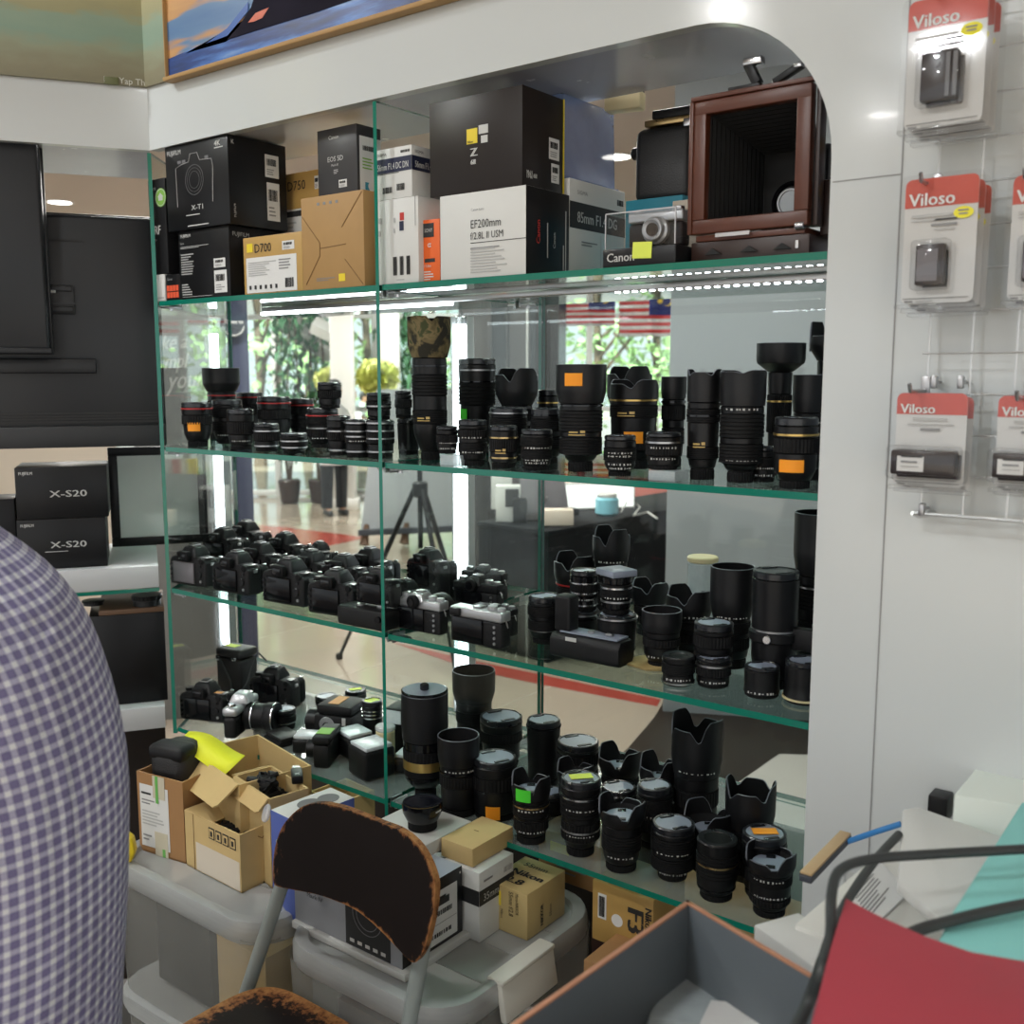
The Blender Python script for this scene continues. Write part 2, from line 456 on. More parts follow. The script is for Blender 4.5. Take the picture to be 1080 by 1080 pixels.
# cabinet carcass: dark back board under the lowest shelf, side board hidden by the wall
mb = MB(); mb.box(1.78, .016, .58, 'brown_dark', T(-1.32, 1.72, .05)); structure(mb, 'wall_cabinet_base')
mb = MB(); mb.box(.016, .46, ZT-.05, 'shelf_white', T(XR+.035, 1.48, .0)); structure(mb, 'wall_cabinet_side')

# prints over the fascia
p = onL(0, 78, -.002); ZF = onY(155, 93, Y0).z
def shop_print():
    b = MB(); top = TOPW-.1
    b.box(1.30, .006, top-ZF, 'print_sand', ML @ T(-.65, -.004, ZF))
    xr = onY(182, 80, Y0).x
    b.box(xr-XL, .006, top-ZF, 'print_sand', T((xr+XL)/2+.004, Y0-.004, ZF))
    o = b.build('landscape_print')
    tag(o, 'pale sandy shore landscape print with a sage green band above the left fascia', 'wall print')
    xl, z = onL(116, 86, -.008)
    b = MB(); b.text('Lee Yap Thai', .0165, 'print_text', ML @ T(xl-.012, -.0085, z-.002) @ RX(pi/2))
    t = b.build('lettering', o)
    xl2, z2 = onL(121, 82, -.008)
    b = MB(); b.box(.026, .003, .014, 'print_moss', ML @ T(xl2-.006, -.0115, z2-.014), bev=.001); b.build('sticker_patch', o)["label"] = 'small moss green patch over the first letters'
    return xr
m = mat('print_sand', (.4, .38, .22), .5)
def zramp(m, z0, z1, stops, nscale=14, namp=.10, stretch=(1, 1, 3)):
    nt = m.node_tree; b = nt.nodes['Principled BSDF']
    tc = nt.nodes.new('ShaderNodeTexCoord'); sp = nt.nodes.new('ShaderNodeSeparateXYZ'); nt.links.new(tc.outputs['Object'], sp.inputs[0])
    mr = nt.nodes.new('ShaderNodeMapRange'); mr.inputs['From Min'].default_value = z0; mr.inputs['From Max'].default_value = z1
    nt.links.new(sp.outputs['Z'], mr.inputs['Value'])
    mp = nt.nodes.new('ShaderNodeMapping'); mp.inputs['Scale'].default_value = stretch; nt.links.new(tc.outputs['Object'], mp.inputs[0])
    n = nt.nodes.new('ShaderNodeTexNoise'); n.inputs['Scale'].default_value = nscale; n.inputs['Detail'].default_value = 7; nt.links.new(mp.outputs[0], n.inputs[0])
    ma = nt.nodes.new('ShaderNodeMath'); ma.operation = 'MULTIPLY_ADD'; ma.inputs[1].default_value = namp*2; ma.inputs[2].default_value = -namp
    nt.links.new(n.outputs['Fac'], ma.inputs[0])
    ad = nt.nodes.new('ShaderNodeMath'); ad.operation = 'ADD'; nt.links.new(mr.outputs[0], ad.inputs[0]); nt.links.new(ma.outputs[0], ad.inputs[1])
    cr = nt.nodes.new('ShaderNodeValToRGB'); el = cr.color_ramp.elements
    while len(el) < len(stops): el.new(.5)
    for e, (p, c) in zip(el, stops): e.position = p; e.color = (*c, 1)
    nt.links.new(ad.outputs[0], cr.inputs[0]); nt.links.new(cr.outputs[0], b.inputs['Base Color'])
zramp(m, ZF, ZF+.28, [(0, (.19, .17, .10)), (.10, (.22, .20, .12)), (.22, (.26, .28, .18)), (.3, (.21, .30, .22)), (.42, (.24, .32, .23)), (.47, (.32, .30, .16)), (.7, (.42, .37, .18)), (1, (.46, .42, .22))])
mat('print_text', (.62, .62, .55), .5); mat('print_moss', (.12, .13, .05), .6)
xr = shop_print()
m = mat('sea', (.03, .08, .3), .4); ramp(m, 5, [(.3, (.006, .016, .075)), (.47, (.012, .05, .22)), (.58, (.05, .16, .48)), (.72, (.22, .36, .58))], detail=8, stretch=(1.2, 1, 9))
m = mat('dusk_sky', (.05, .1, .3), .4); ramp(m, 4, [(.35, (.06, .15, .33)), (.5, (.10, .20, .36)), (.54, (.50, .26, .10)), (.64, (.60, .33, .12)), (.7, (.16, .2, .3))], detail=3, stretch=(.6, 1, 4))
mat('mountain', (.016, .014, .024), .85, spec=.1, noise=.5, nscale=12); mat('mountain_blue', (.02, .09, .36), .4, noise=.3, nscale=12); mat('lava', (.55, .09, .03), .4, noise=.4, nscale=40); mat('shore_dark', (.015, .025, .06), .4)
def painting():
    y = Y0-.014; top = TOPW-.1
    P = lambda px, py: onY(px, py, y)
    zb = P(184, 80).z; x0 = xr+.008; x1 = x0+1.25
    root = thing('landscape_painting', 'large framed painting of a blue sea and dark mountain at dusk above the shelves', 'painting', (0, 0, 0))
    b = MB(); b.box(x1-x0, .010, top-zb, 'dusk_sky', T((x0+x1)/2, y+.006, zb)); b.build('canvas', root)
    def lay(name, poly, m, off):
        q = [P(*a) for a in poly]; bb = MB()
        bb.prism([(v.x, v.z) for v in q], .0006, m, T(0, y+.001-off, 0) @ RX(pi/2)); return bb.build(name, root)
    xw = x1
    sea = MB(); h0 = P(184, 55).z
    sl = [(x0, zb+.001), (x1-.001, zb+.001), (x1-.001, P(184, 60).z+.075), (x0, P(184, 60).z)]
    sea.prism(sl, .0006, 'sea', T(0, y+.001, 0) @ RX(pi/2)); sea.build('painted_sea', root)
    lay('painted_mountain', [(196, 56), (238, 44), (252, 28), (265, 8), (275, -25), (400, -60), (470, -60), (430, -20), (330, 14), (262, 35)], 'mountain', .001)
    lay('painted_ridge', [(218, 46), (240, 30), (262, 2), (262, 12), (240, 38)], 'mountain_blue', .0016)
    lay('painted_glow', [(262, 24), (270, 14), (284, 8), (277, 19), (268, 23)], 'lava', .0016)
    b = MB()
    for (cx, cz, sx, sz) in (((x0+x1)/2, zb-.008, x1-x0+.016, .008), ((x0+x1)/2, top, x1-x0+.016, .008)):
        b.box(sx, .022, sz, 'bx_kraft', T(cx, y+.002, cz), bev=.002)
    for cx in (x0-.0015, x1+.0015): b.box(.003, .018, top-zb+.016, 'bx_kraft', T(cx, y+.002, zb-.008), bev=.002)
    b.build('picture_frame', root)
painting()

# ------------------------------------------------------------------ glass of the cabinet
def slab(pts, z, th, name, label, group='glass shelves of the display cabinet'):
    b = MB(); root = None
    b.prism(pts, th, 'shelf_glass', T(0, 0, z-th))
    for f in b.bm.faces:
        f.smooth = False
        if abs(f.normal.z) < .5: f.material_index = b.mi('glass_edge')
    b.bm.normal_update()
    for f in b.bm.faces:
        f.material_index = b.mi('glass_edge') if abs(f.normal.z) < .5 else b.mi('shelf_milky' if (abs(z-Z4) < .01 and f.normal.z > .5) else 'shelf_glass')
    o = b.build(name); tag(o, label, 'glass shelf', group); return o
XBL = -2.235          # back left corner of the cabinet
TH = .0095
nm = ['top', 'second', 'third', 'bottom']
for i, z in enumerate((Z1, Z2, Z3, Z4)):
    yb = YB-.006
    slab([(XL+.002, Y0+.004), (XD-.006, Y0+.004), (XD-.006, yb), (XBL+.03, yb)], z, TH, 'glass_shelf', f'clear glass shelf with green edge, {nm[i]} level left of the glass divider')
    slab([(XD+.006, Y0+.004), (XR-.002, Y0+.004+(.0)), (XR+.02, Y0+.03), (XR+.02, yb), (XD+.006, yb)], z, TH, 'glass_shelf', f'clear glass shelf with green edge, {nm[i]} level right of the glass divider')
def upright(a, b_, z0, z1, name, label, th=.008, edge_m='glass_edge'):
    a = Vector((*a, 0)); b_ = Vector((*b_, 0)); d = (b_-a).normalized(); n = Vector((-d.y, d.x, 0))*th/2
    q = [a-n, b_-n, b_+n, a+n]; b = MB(); b.prism([(v.x, v.y) for v in q], z1-z0, 'pane', T(0, 0, z0))
    b.bm.normal_update()
    for f in b.bm.faces:
        f.smooth = False
        f.material_index = b.mi('pane') if abs(f.normal.dot(Vector((-d.y, d.x, 0)))) > .9 else b.mi(edge_m)
    o = b.build(name); tag(o, label, 'glass panel'); return o
DV = upright((XD, Y0-.001), (XD, YB-.008), Z4-.04, ZT-.004, 'glass_divider', 'upright glass divider with a green edge in the middle of the cabinet')
SP = upright((XL-.006, Y0+.002), (XBL, YB), Z4-.015, ZT-.004, 'glass_side_panel', 'upright glass side panel with green edge at the left end of the cabinet')
# steel clips that carry the shelves
def clips(parent, x, side):
    for z in (Z1, Z2, Z3, Z4):
        for y in (Y0+.03, YB-.07):
            b = MB(); b.box(.020, .030, .004, 'steel', T(x+side*.014, y, z-TH-.005), bev=.001); b.box(.004, .030, .018, 'steel', T(x+side*.006, y, z-TH-.009), bev=.001)
            b.cyl(.004, .006, 'silver', T(x+side*.016, y, z-TH-.010)); b.build('shelf_clip', parent)['label'] = 'steel shelf clip'
clips(DV, XD, 1); clips(DV, XD, -1)
for z in (Z1, Z2, Z3):
    b = MB(); b.box(.028, .03, .004, 'steel', T(XL+.018, Y0+.022, z-TH-.005), bev=.001); b.cyl(.004, .007, 'silver', T(XL+.02, Y0+.02, z-TH-.010)); b.build('shelf_clip', SP)['label'] = 'steel shelf clip'
# back panes
def pane_struct(a, b_, z0, z1, name):
    a = Vector((*a, 0)); b_ = Vector((*b_, 0)); d = (b_-a).normalized(); n = Vector((-d.y, d.x, 0))*.003
    q = [a-n, b_-n, b_+n, a+n]; b = MB(); b.prism([(v.x, v.y) for v in q], z1-z0, 'pane', T(0, 0, z0)); b.bm.normal_update()
    for f in b.bm.faces:
        f.smooth = False
        f.material_index = b.mi('pane') if abs(f.normal.dot(Vector((-d.y, d.x, 0)))) > .9 else b.mi('glass_edge_dark')
    return structure(b, name)
pane_struct((XBL, YB+.004), (XD-.0015, YB+.004), Z4-.02, Z1, 'window_1')
pane_struct((XD+.0015, YB+.004), (XR+.02, YB+.004), Z4-.02, Z1, 'window_2')

# ------------------------------------------------------------------ lights inside the cabinet
def vertical_tube(px, py, label):
    p = onY(px, py, YB-.018)
    root = thing('tube_light', label, 'tube light', (p.x, YB-.026, Z4+.004), 0, 'white tubes at the back corners of the cabinet')
    h = Z1-Z4-.030
    b = MB(); b.box(.044, .006, h, 'shelf_white', T(0, .0145, 0), bev=.001); b.box(.003, .018, h, 'shelf_white', T(-.022, .004, 0)); b.box(.003, .018, h, 'shelf_white', T(.022, .004, 0)); b.build('channel', root)
    b = MB(); b.cyl(.0105, h-.034, 'tube', T(0, 0, .020), seg=16, bev=.002); b.build('glowing_tube', root)
    for z in (.0, h-.016):
        b = MB(); b.cyl(.0115, .016, 'silver', T(0, 0, z), seg=16, bev=.001); b.build('end_cap', root)
    b = MB(); b.tube([(.006, -.004, h-.004), (.010, -.008, h+.006), (.004, -.004, h+.014)], .0016, 'cable', 6); b.build('wire', root)
vertical_tube(237, 560, 'bright white tube upright in the left back corner of the cabinet')
vertical_tube(489, 400, 'bright white tube upright at the back, right of the camouflage lens hood')
yl = 1.40
root = thing('strip_light', 'long white strip light under the top glass shelf', 'strip light', (0, yl, Z1-TH-.016))
xa = -1.72; xb = XR+.01
b = MB(); b.box(xb-xa, .020, .009, 'alu', T((xa+xb)/2, 0, .0065), bev=.001); b.build('channel', root)
b = MB(); b.box(.52, .012, .006, 'tube', T(-1.47, 0, 0), bev=.002); b.build('diffuser', root)
b = MB()
nled = 26
for k in range(nled):
    b.box(.0065, .006, .0022, 'led', T(xb-.02-k*.0155, 0, .0046), bev=.0006)
o = b.build('led_row', root); o['kind'] = 'stuff'
# ================================================================== MALL BEYOND THE GLASS
# facade frame: local x to the right, y away
def FP(px, py, yl=0.):
    n = MF.to_3x3() @ Vector((0, 1, 0)); p0 = MF @ Vector((0, yl, 0)); q = onPlane(px, py, p0, n); return MF.inverted() @ q
# glazing with white frames
def facade(name, x0, x1, nx):
    b = MB(); w = (x1-x0)/nx
    for k in range(nx+1): b.box(.07, .10, CEIL, 'frame_white', MF @ T(x0+k*w, 0, 0), bev=.006)
    for z in (.02, 1.02, 2.12): b.box(x1-x0, .08, .06, 'frame_white', MF @ T((x0+x1)/2, 0, z), bev=.004)
    return structure(b, name)
facade('window_3', -9.0, 1.6, 9)
facade('window_4', 1.9, 9.5, 7)
b = MB(); b.box(18.5, .01, CEIL-.1, 'window_glass', MF @ T(.2, .0, .05)); structure(b, 'window_5')
# columns in front of the glazing
for i, (px, w) in enumerate(((362, .24), (411, .22))):
    q = FP(px, 420, -1.2); b = MB(); b.box(w, w, CEIL, 'col_white', MF @ T(q.x, q.y, 0), bev=.02)
    b.box(w+.06, w+.06, .12, 'col_white', MF @ T(q.x, q.y, 0), bev=.01); structure(b, f'column_{i+1}')
# white sloping beams below the ceiling
b = MB()
a = onZ(303, 345, 2.45); c = onZ(352, 368, 2.2)
q1, q2 = FP(296, 336, -.5), FP(352, 372, -.5)
b.tube([MF @ Vector((q1.x, q1.y, q1.z)), MF @ Vector((q2.x, q2.y, q2.z))], .13, 'frame_white', 4)
q1, q2 = FP(330, 342, -.9), FP(350, 352, -.9)
b.tube([MF @ Vector((q1.x, q1.y, q1.z)), MF @ Vector((q2.x, q2.y, q2.z))], .10, 'frame_white', 4)
structure(b, 'beam_1')
# marble clad wall behind the black counter
pa = onZ(488, 470, .9)
def vwall(name, px0, px1, dist, m, th=.25, z1=CEIL, ang=None):
    A = ray(px0, 396); Bq = ray(px1, 396)
    A = Vector((A.x, A.y, 0)).normalized()*dist[0]; Bq = Vector((Bq.x, Bq.y, 0)).normalized()*dist[1]
    d = (Bq-A); L = d.length; b = MB()
    b.box(L, th, z1, m, T(*A) @ RZ(math.atan2(d.y, d.x)) @ T(L/2, th/2, 0)); return A, Bq, structure(b, name)
A, Bq, o = vwall('wall_marble', 484, 589, (7.6, 7.4), 'marble_dark')
d = (Bq-A).normalized(); n = Vector((d.y, -d.x, 0)); L = (Bq-A).length
b = MB()
for f, w, z0, z1 in ((.18, .32, 1.15, 2.05), (.62, .20, .2, 2.6)):
    c = A+d*L*f+n*.012; b.box(L*w, .02, z1-z0, 'marble_light', T(c.x, c.y, z0) @ RZ(math.atan2(d.y, d.x)))
for f in (.5, .70):
    c = A+d*L*f+n*.02; b.box(.012, .02, 2.7, 'frame_white' if f > .6 else 'marble_light', T(c.x, c.y, .02) @ RZ(math.atan2(d.y, d.x)))
c = A+d*L*.5+n*.02; b.box(L, .012, .014, 'marble_light', T(c.x, c.y, 1.34) @ RZ(math.atan2(d.y, d.x)))
structure(b, 'trim_2')
# dark partition with lettering seen through the left side panel, and purple blue pillar beside it
A, Bq, o = vwall('wall_partition', 166, 222, (4.6, 4.6), 'grey_partition' if 'grey_partition' in MATS else 'marble_light', th=.06, z1=1.95)
d = (Bq-A).normalized(); ang = math.atan2(d.y, d.x)
A2, B2, o2 = vwall('column_4', 241, 263, (5.2, 5.2), 'purple_panel', th=.3)
vwall('wall_beige', -60, 119, (4.3, 4.3), 'paper_cream', th=.08, z1=1.34)
# lettered board
def lettered():
    A = ray(160, 396); A = Vector((A.x, A.y, 0)).normalized()*4.45
    root = thing('lettered_glass_board', 'tall smoky glass board with white script lettering beyond the left side panel', 'sign board', (A.x, A.y, 0), ang)
    b = MB(); b.box(.31, .012, 1.85, 'sign_smoke', T(.075, 0, 0), bev=.002); b.build('board', root)
    b = MB()
    def at(px, py): 
        q = onPlane(px, py, A, Vector((-sin(ang), cos(ang), 0))); l = RZ(-ang) @ (q-A); return l.x, l.z
    for s, px, py, sz in (('Take a', 152, 371, .085), ('compl', 156, 391, .085), ('your', 176, 411, .105)):
        x, z = at(px, py); b.text(s, sz, 'mark_white', T(x, -.008, z) @ RX(pi/2) @ RZ(R(6)) @ Matrix(((1, .34, 0, 0), (0, 1, 0, 0), (0, 0, 1, 0), (0, 0, 0, 1))), sx=.72, bold=.003)
    b.build('lettering', root)
    for x in (-.04, .19):
        b = MB(); b.box(.05, .22, .02, 'steel', T(x, 0, 0), bev=.003); b.build('foot', root)
mat('sign_smoke', (.21, .215, .21), .3)
lettered()
# round shop sign on the purple pillar
A2n = Vector((sin(math.atan2((B2-A2).y, (B2-A2).x)), -cos(math.atan2((B2-A2).y, (B2-A2).x)), 0)); an2 = math.atan2((B2-A2).y, (B2-A2).x)
q = onPlane(246, 343, A2+A2n*.02, A2n)
root = thing('round_shop_sign', 'round dark sign with white outline and the word maru on the blue pillar', 'sign', (q.x, q.y, q.z), an2)
b = MB(); b.cyl(.062, .012, 'sign_dark', RX(pi/2), seg=40, bev=.002); b.build('sign_plate', root)
b = MB(); b.lathe([(.046, 0), (.046, .003), (.052, .003), (.052, 0)], 'mark_white', T(0, -.0125, 0) @ RX(pi/2), 40); b.box(.112, .002, .034, 'sign_dark', T(0, -.0165, -.004)); b.text('maru', .042, 'mark_white', T(0, -.0185, .008) @ RX(pi/2), 'c', bold=.003); b.build('lettering', root)
# tall grey partition column beside the counter
A = ray(706, 396); A = Vector((A.x, A.y, 0)).normalized()*4.35
b = MB(); b.box(2.4, .35, CEIL, 'grey_panel', T(A.x, A.y, 0) @ RZ(R(26)) @ T(1.2, .175, 0), bev=.004); structure(b, 'column_5')
# pinkish wall low behind
# hanging flags
def flag(px0, px1, py0, py1, dist, label, rows=7):
    A = ray(px0, 396); A = Vector((A.x, A.y, 0)).normalized()*dist; Bv = ray(px1, 396); Bv = Vector((Bv.x, Bv.y, 0)).normalized()*dist
    d = Bv-A; W = d.length; ang = math.atan2(d.y, d.x); nn = Vector((-sin(ang), cos(ang), 0))
    zt = onPlane(px0, py0, A, nn).z; zb = onPlane(px0, py1, A, nn).z; Hh = zt-zb
    root = thing('hanging_flag', label, 'flag', (A.x, A.y, zb), ang, 'striped flags hung at the mall window')
    b = MB(); N = 14; nx = 24
    def wv(x, z): return .02*sin(9*x/W+z*3)+.012*sin(21*x/W)
    for k in range(N):
        z0, z1 = Hh*k/N, Hh*(k+1)/N
        for j in range(nx):
            xA, xB = W*j/nx, W*(j+1)/nx
            blue = (xA >= W*.5-1e-6 and k >= 6)
            b.quad((xA, wv(xA, z0), z0), (xB, wv(xB, z0), z0), (xB, wv(xB, z1), z1), (xA, wv(xA, z1), z1), 'flag_blue' if blue else ('flag_red' if k % 2 else 'flag_white'))
    o = b.build('cloth', root, recalc=False)
    sm = o.modifiers.new('thick', 'SOLIDIFY'); sm.thickness = .002
    b = MB(); cz = Hh*.71; cx = W*.80
    star = [(cx-.12*W+(.062 if i % 2 == 0 else .030)*W*sin(2*pi*i/28), cz+(.062 if i % 2 == 0 else .03)*W*cos(2*pi*i/28)) for i in range(28)]
    b.prism(star, .001, 'flag_yellow', T(0, -.032, 0) @ RX(pi/2))
    moon = [(cx+.085*W*cos(a), cz+.085*W*sin(a)) for a in [R(-140+280*k/20) for k in range(21)]]+[(cx-.018*W+.072*W*cos(a), cz+.072*W*sin(a)) for a in [R(128-256*k/20) for k in range(21)]]
    b.prism(moon, .001, 'flag_yellow', T(0, -.032, 0) @ RX(pi/2)); b.build('emblem', root)
    b = MB(); b.tube([(0, 0, Hh), (W, 0, Hh)], .012, 'frame_white', 8); b.build('rod', root)
flag(592, 648, 304, 344, 8.2, 'red and white striped flag with blue corner, beside the marble wall')
flag(652, 715, 303, 355, 8.0, 'red and white striped flag with blue corner, beside the tall grey partition')
# trees and ground outside
b = MB(); b.box(60, 30, .04, 'ext_ground', MF @ T(0, 15.5, -.06)); structure(b, 'ground')
def tree(px, dist, hh, spread, label, m='leaf', n=620, seed=1, z0=.8):
    rnd = random.Random(seed); A = ray(px, 396); A = Vector((A.x, A.y, 0)).normalized()*dist
    root = thing('garden_tree', label, 'tree', (A.x, A.y, 0), 0, 'trees outside the mall window')
    b = MB(); b.tube([(0, 0, 0), (.05, .03, hh*.35), (-.04, .02, hh*.7)], .09, 'bark', 8, rs=[.12, .09, .04])
    for k in range(5):
        a = rnd.uniform(0, 6.28); b.tube([(0, 0, hh*(.3+.08*k)), (cos(a)*spread*.5, sin(a)*spread*.5, hh*(.5+.08*k))], .03, 'bark', 6)
    b.build('trunk', root)
    b = MB(); cl = [(rnd.uniform(-1, 1)*spread*.6, rnd.uniform(-1, 1)*spread*.6, z0+rnd.random()*(hh-z0)) for _ in range(16)]
    for k in range(n):
        c = rnd.choice(cl); rr = spread*.5
        v = Vector((rnd.gauss(0, .5), rnd.gauss(0, .5), rnd.gauss(0, .42)))*rr+Vector(c); s = rnd.uniform(.08, .16)
        mm = T(*v) @ Matrix.Rotation(rnd.uniform(0, 6.28), 4, Vector((rnd.gauss(0, 1), rnd.gauss(0, 1), rnd.gauss(0, 1))).normalized())
        b.quad((-s, 0, 0), (0, -s*.5, .02), (s, 0, 0), (0, s*.5, .02), m, mm)
    b.build('crown', root, recalc=False)
tree(272, 17.0, 4.6, 2.0, 'bright green tree outside, far left of the white window columns', seed=2)
tree(322, 19.5, 5.2, 2.2, 'tall green tree outside, left of the window columns', seed=3)
tree(385, 21.0, 5.4, 2.4, 'broad green tree outside, behind the topiary bushes', seed=5, n=680)
tree(455, 20.0, 5.0, 2.2, 'green tree outside, behind the camouflage lens hood', seed=6)
tree(628, 18.0, 4.4, 2.1, 'green tree outside, under the two flags', seed=8, n=680)
tree(690, 19.0, 4.5, 2.1, 'green tree outside, near the grey partition', seed=9)
def climber(px, dist, w, z0, z1, label, seed):
    rnd = random.Random(seed); A = ray(px, 396); A = Vector((A.x, A.y, 0)).normalized()*dist
    root = thing('potted_climber', label, 'potted plant', (A.x, A.y, 0), 0, 'dark leafy plants standing inside the window')
    b = MB(); b.cyl(.10, .28, 'wood_dark', I4, 24, bev=.02, r2=.13); b.build('pot', root)
    b = MB()
    for k in range(5):
        x = rnd.uniform(-w, w)*.5; b.tube([(x*.2, 0, .26), (x, rnd.uniform(-.1, .1), (z0+z1)/2), (x*1.2, 0, z1)], .012, 'bark', 5)
    b.build('stems', root)
    b = MB()
    for k in range(420):
        v = Vector((rnd.gauss(0, w*.42), rnd.gauss(0, w*.3), rnd.uniform(z0, z1))); s = rnd.uniform(.04, .09)
        mm = T(*v) @ RZ(rnd.uniform(0, 6.28)) @ RX(rnd.uniform(-1.2, 1.2))
        b.quad((-s*.4, 0, 0), (0, 0, -s), (s*.4, 0, 0), (0, .01, s), 'leaf_dark', mm)
    b.build('foliage', root, recalc=False)
climber(302, 11.9, .30, .5, 2.2, 'dark green leafy plant inside the window, left of the plain column', 4)
climber(334, 11.9, .30, .5, 2.4, 'dark green leafy plant inside the window, beside the white column', 14)
climber(425, 11.6, .30, .5, 2.3, 'tall drooping plant inside the window, behind the camouflage lens hood', 24)
def topiary(px, py, dist, r_, label, seed):
    rnd = random.Random(seed); A = ray(px, 396); A = Vector((A.x, A.y, 0)).normalized()*dist
    zc = onPlane(px, py, A, A.normalized()).z
    root = thing('topiary_bush', label, 'potted plant', (A.x, A.y, 0), 0, 'clipped round bushes in pots')
    b = MB(); b.lathe([(.001, 0), (.09, 0), (.12, .28), (.11, .28), (.10, .24), (.001, .24)], 'planter', I4, 24); b.build('pot', root)
    b = MB(); b.tube([(0, 0, .23), (.01, 0, zc*.7), (0, 0, zc)], .022, 'bark', 8); b.build('stem', root)
    b = MB(); b.sphere(r_*.8, 'leaf_yellow', T(0, 0, zc))
    for k in range(700):
        v = Vector((rnd.gauss(0, 1), rnd.gauss(0, 1), rnd.gauss(0, 1))).normalized()*r_*rnd.uniform(.8, 1.08); s = .045
        mm = T(v.x, v.y, v.z*.9+zc) @ Matrix.Rotation(rnd.uniform(0, 6.28), 4, v.normalized()) @ RX(rnd.uniform(-.6, .6))
        b.quad((-s, 0, 0), (0, -s*.5, 0), (s, 0, 0), (0, s*.5, 0), 'leaf_yellow', mm)
    b.build('foliage', root, recalc=False)
topiary(398, 398, 10.6, .20, 'yellow green ball topiary on a stem, behind the glass divider', 31)
topiary(349, 401, 11.6, .16, 'yellow green ball topiary on a stem, left of the distant shoppers', 32)
# downlights in the mall ceiling
def downlight(px, py, label, p=None):
    q = onZ(px, py, CEIL) if p is None else Vector(p)
    root = thing('ceiling_downlight', label, 'ceiling light', (q.x, q.y, CEIL), 0, 'round downlights in the mall ceiling')
    b = MB(); b.lathe([(.085, 0), (.085, -.006), (.105, -.006), (.105, 0)], 'frame_white', I4, 28); b.build('trim_ring', root)
    b = MB(); b.cyl(.084, .003, 'downlight', T(0, 0, -.004), 28); b.build('glowing_disc', root)
    return q
DL = [downlight(63, 213, 'round downlight over the mall, seen above the left hanging display'), downlight(650, 165, 'round downlight over the mall, seen left of the wooden camera')]
# counter with black cloth
P0 = onZ(578, 560, .68); q1 = onZ(500, 549, .68); q2 = onZ(705, 537, .68)
d1 = (q1-P0).normalized(); d2 = (q2-P0).normalized()
def counter():
    root = thing('draped_counter', 'counter draped to the floor in black cloth, beyond the glass behind the lenses', 'counter', (P0.x, P0.y, 0))
    a = d2*2.0; c = d1*.50; b = MB()
    b.prism([(0, 0), (a.x, a.y), (a.x+c.x, a.y+c.y), (c.x, c.y)], .65, 'black_cloth'); b.build('drape', root)
    b = MB(); e = .012
    b.prism([(-d1.x*e-d2.x*e, -d1.y*e-d2.y*e), (a.x-d1.x*e, a.y-d1.y*e), (a.x+c.x, a.y+c.y), (c.x-d2.x*e, c.y-d2.y*e)], .028, 'black_cloth', T(0, 0, .652), bev=.004); b.build('countertop', root)
counter()
CT = .682
def cpt(px, py, z=CT): return onZ(px, py, z)
def citem(name, label, cat, px, py, w, d_, h, m, rz, extra=None, bev=.003):
    q = cpt(px, py); root = thing(name, label, cat, (q.x, q.y, CT), rz, 'goods on the black counter')
    b = MB(); b.box(w, d_, h, m, I4, bev=bev); b.build('body', root)
    if extra: extra(root, w, d_, h)
    return root
azc = R(38)
def pic(root, w, d_, h):
    b = MB(); b.box(w*.55, .003, h*.5, 'ink', T(.02, -d_/2-.0018, h*.42)); b.build('printed_panel', root)
citem('phone_carton', 'white upright carton with a black phone picture on the black counter', 'box', 536, 549, .13, .10, .19, 'bx_white', azc, pic)
citem('phone_carton', 'tall pale carton standing left on the black counter', 'box', 529, 536, .12, .10, .22, 'bx_white', azc)
citem('phone_carton', 'small black box between the pale carton and the leaning tablet', 'box', 548, 551, .07, .06, .13, 'bx_black', azc, pic)
citem('phone_carton', 'dark blue upright package behind the pale cartons', 'box', 556, 531, .09, .06, .26, 'bx_navy', azc)
citem('parcel_box', 'small off white box lying at the edge of the black counter', 'box', 588, 553, .16, .10, .08, 'paper_cream', azc)
citem('card_reader', 'black hand held terminal lying on the black counter', 'card reader', 590, 543, .20, .09, .035, 'bx_black', azc+.4)
def bright(root, w, d_, h):
    b = MB(); b.box(w-.02, .004, h-.02, 'lightbox', T(0, -d_/2-.003, .01)); b.build('lit_face', root)
citem('light_box', 'glowing white light box at the back of the black counter', 'light box', 628, 536, .46, .08, .155, 'bx_white', azc+.25, bright)
for k, (px, m) in enumerate(((598, 'bx_yellow'), (606, 'paper_cream'), (613, 'red_ring'), (622, 'bx_white'), (636, 'bx_yellow'))):
    citem('small_package', ['yellow', 'cream', 'red', 'white', 'second yellow'][k]+' small package in the row behind the light box', 'package', px, 527, .07, .05, .26, m, azc, bev=.002)
q = cpt(577, 548); root = thing('tablet', 'grey tablet leaning back on the black counter', 'tablet', (q.x, q.y, CT), azc+.3, 'goods on the black counter')
b = MB(); b.box(.26, .012, .26, 'lcd_grey', RX(R(-22)) , bev=.004); b.build('slab', root)
b = MB(); b.tube([(0, .01, .12), (0, .14, .002)], .006, 'steel', 6); b.build('prop', root)
q = cpt(640, 543); root = thing('glass_jar', 'aqua blue glass jar on the black counter', 'jar', (q.x, q.y, CT), 0, 'goods on the black counter')
b = MB(); b.cyl(.065, .10, 'aqua', I4, 24, bev=.012); b.build('body', root)
b = MB(); b.cyl(.055, .02, 'bx_white', T(0, 0, .1005), 24, bev=.004); b.build('lid', root)
q = cpt(672, 540); b = MB(); b.tube([cpt(655, 541)+Vector((0, 0, .006)), cpt(664, 533)+Vector((0, 0, .05)), cpt(675, 536)+Vector((0, 0, .006)), cpt(668, 545)+Vector((0, 0, .006)), cpt(683, 541)+Vector((0, 0, .006)), cpt(693, 548)+Vector((0, 0, .006))], .005, 'bx_white', 6)
tag(b.build('charging_cable'), 'white charging cable curled on the black counter', 'cable', 'goods on the black counter')
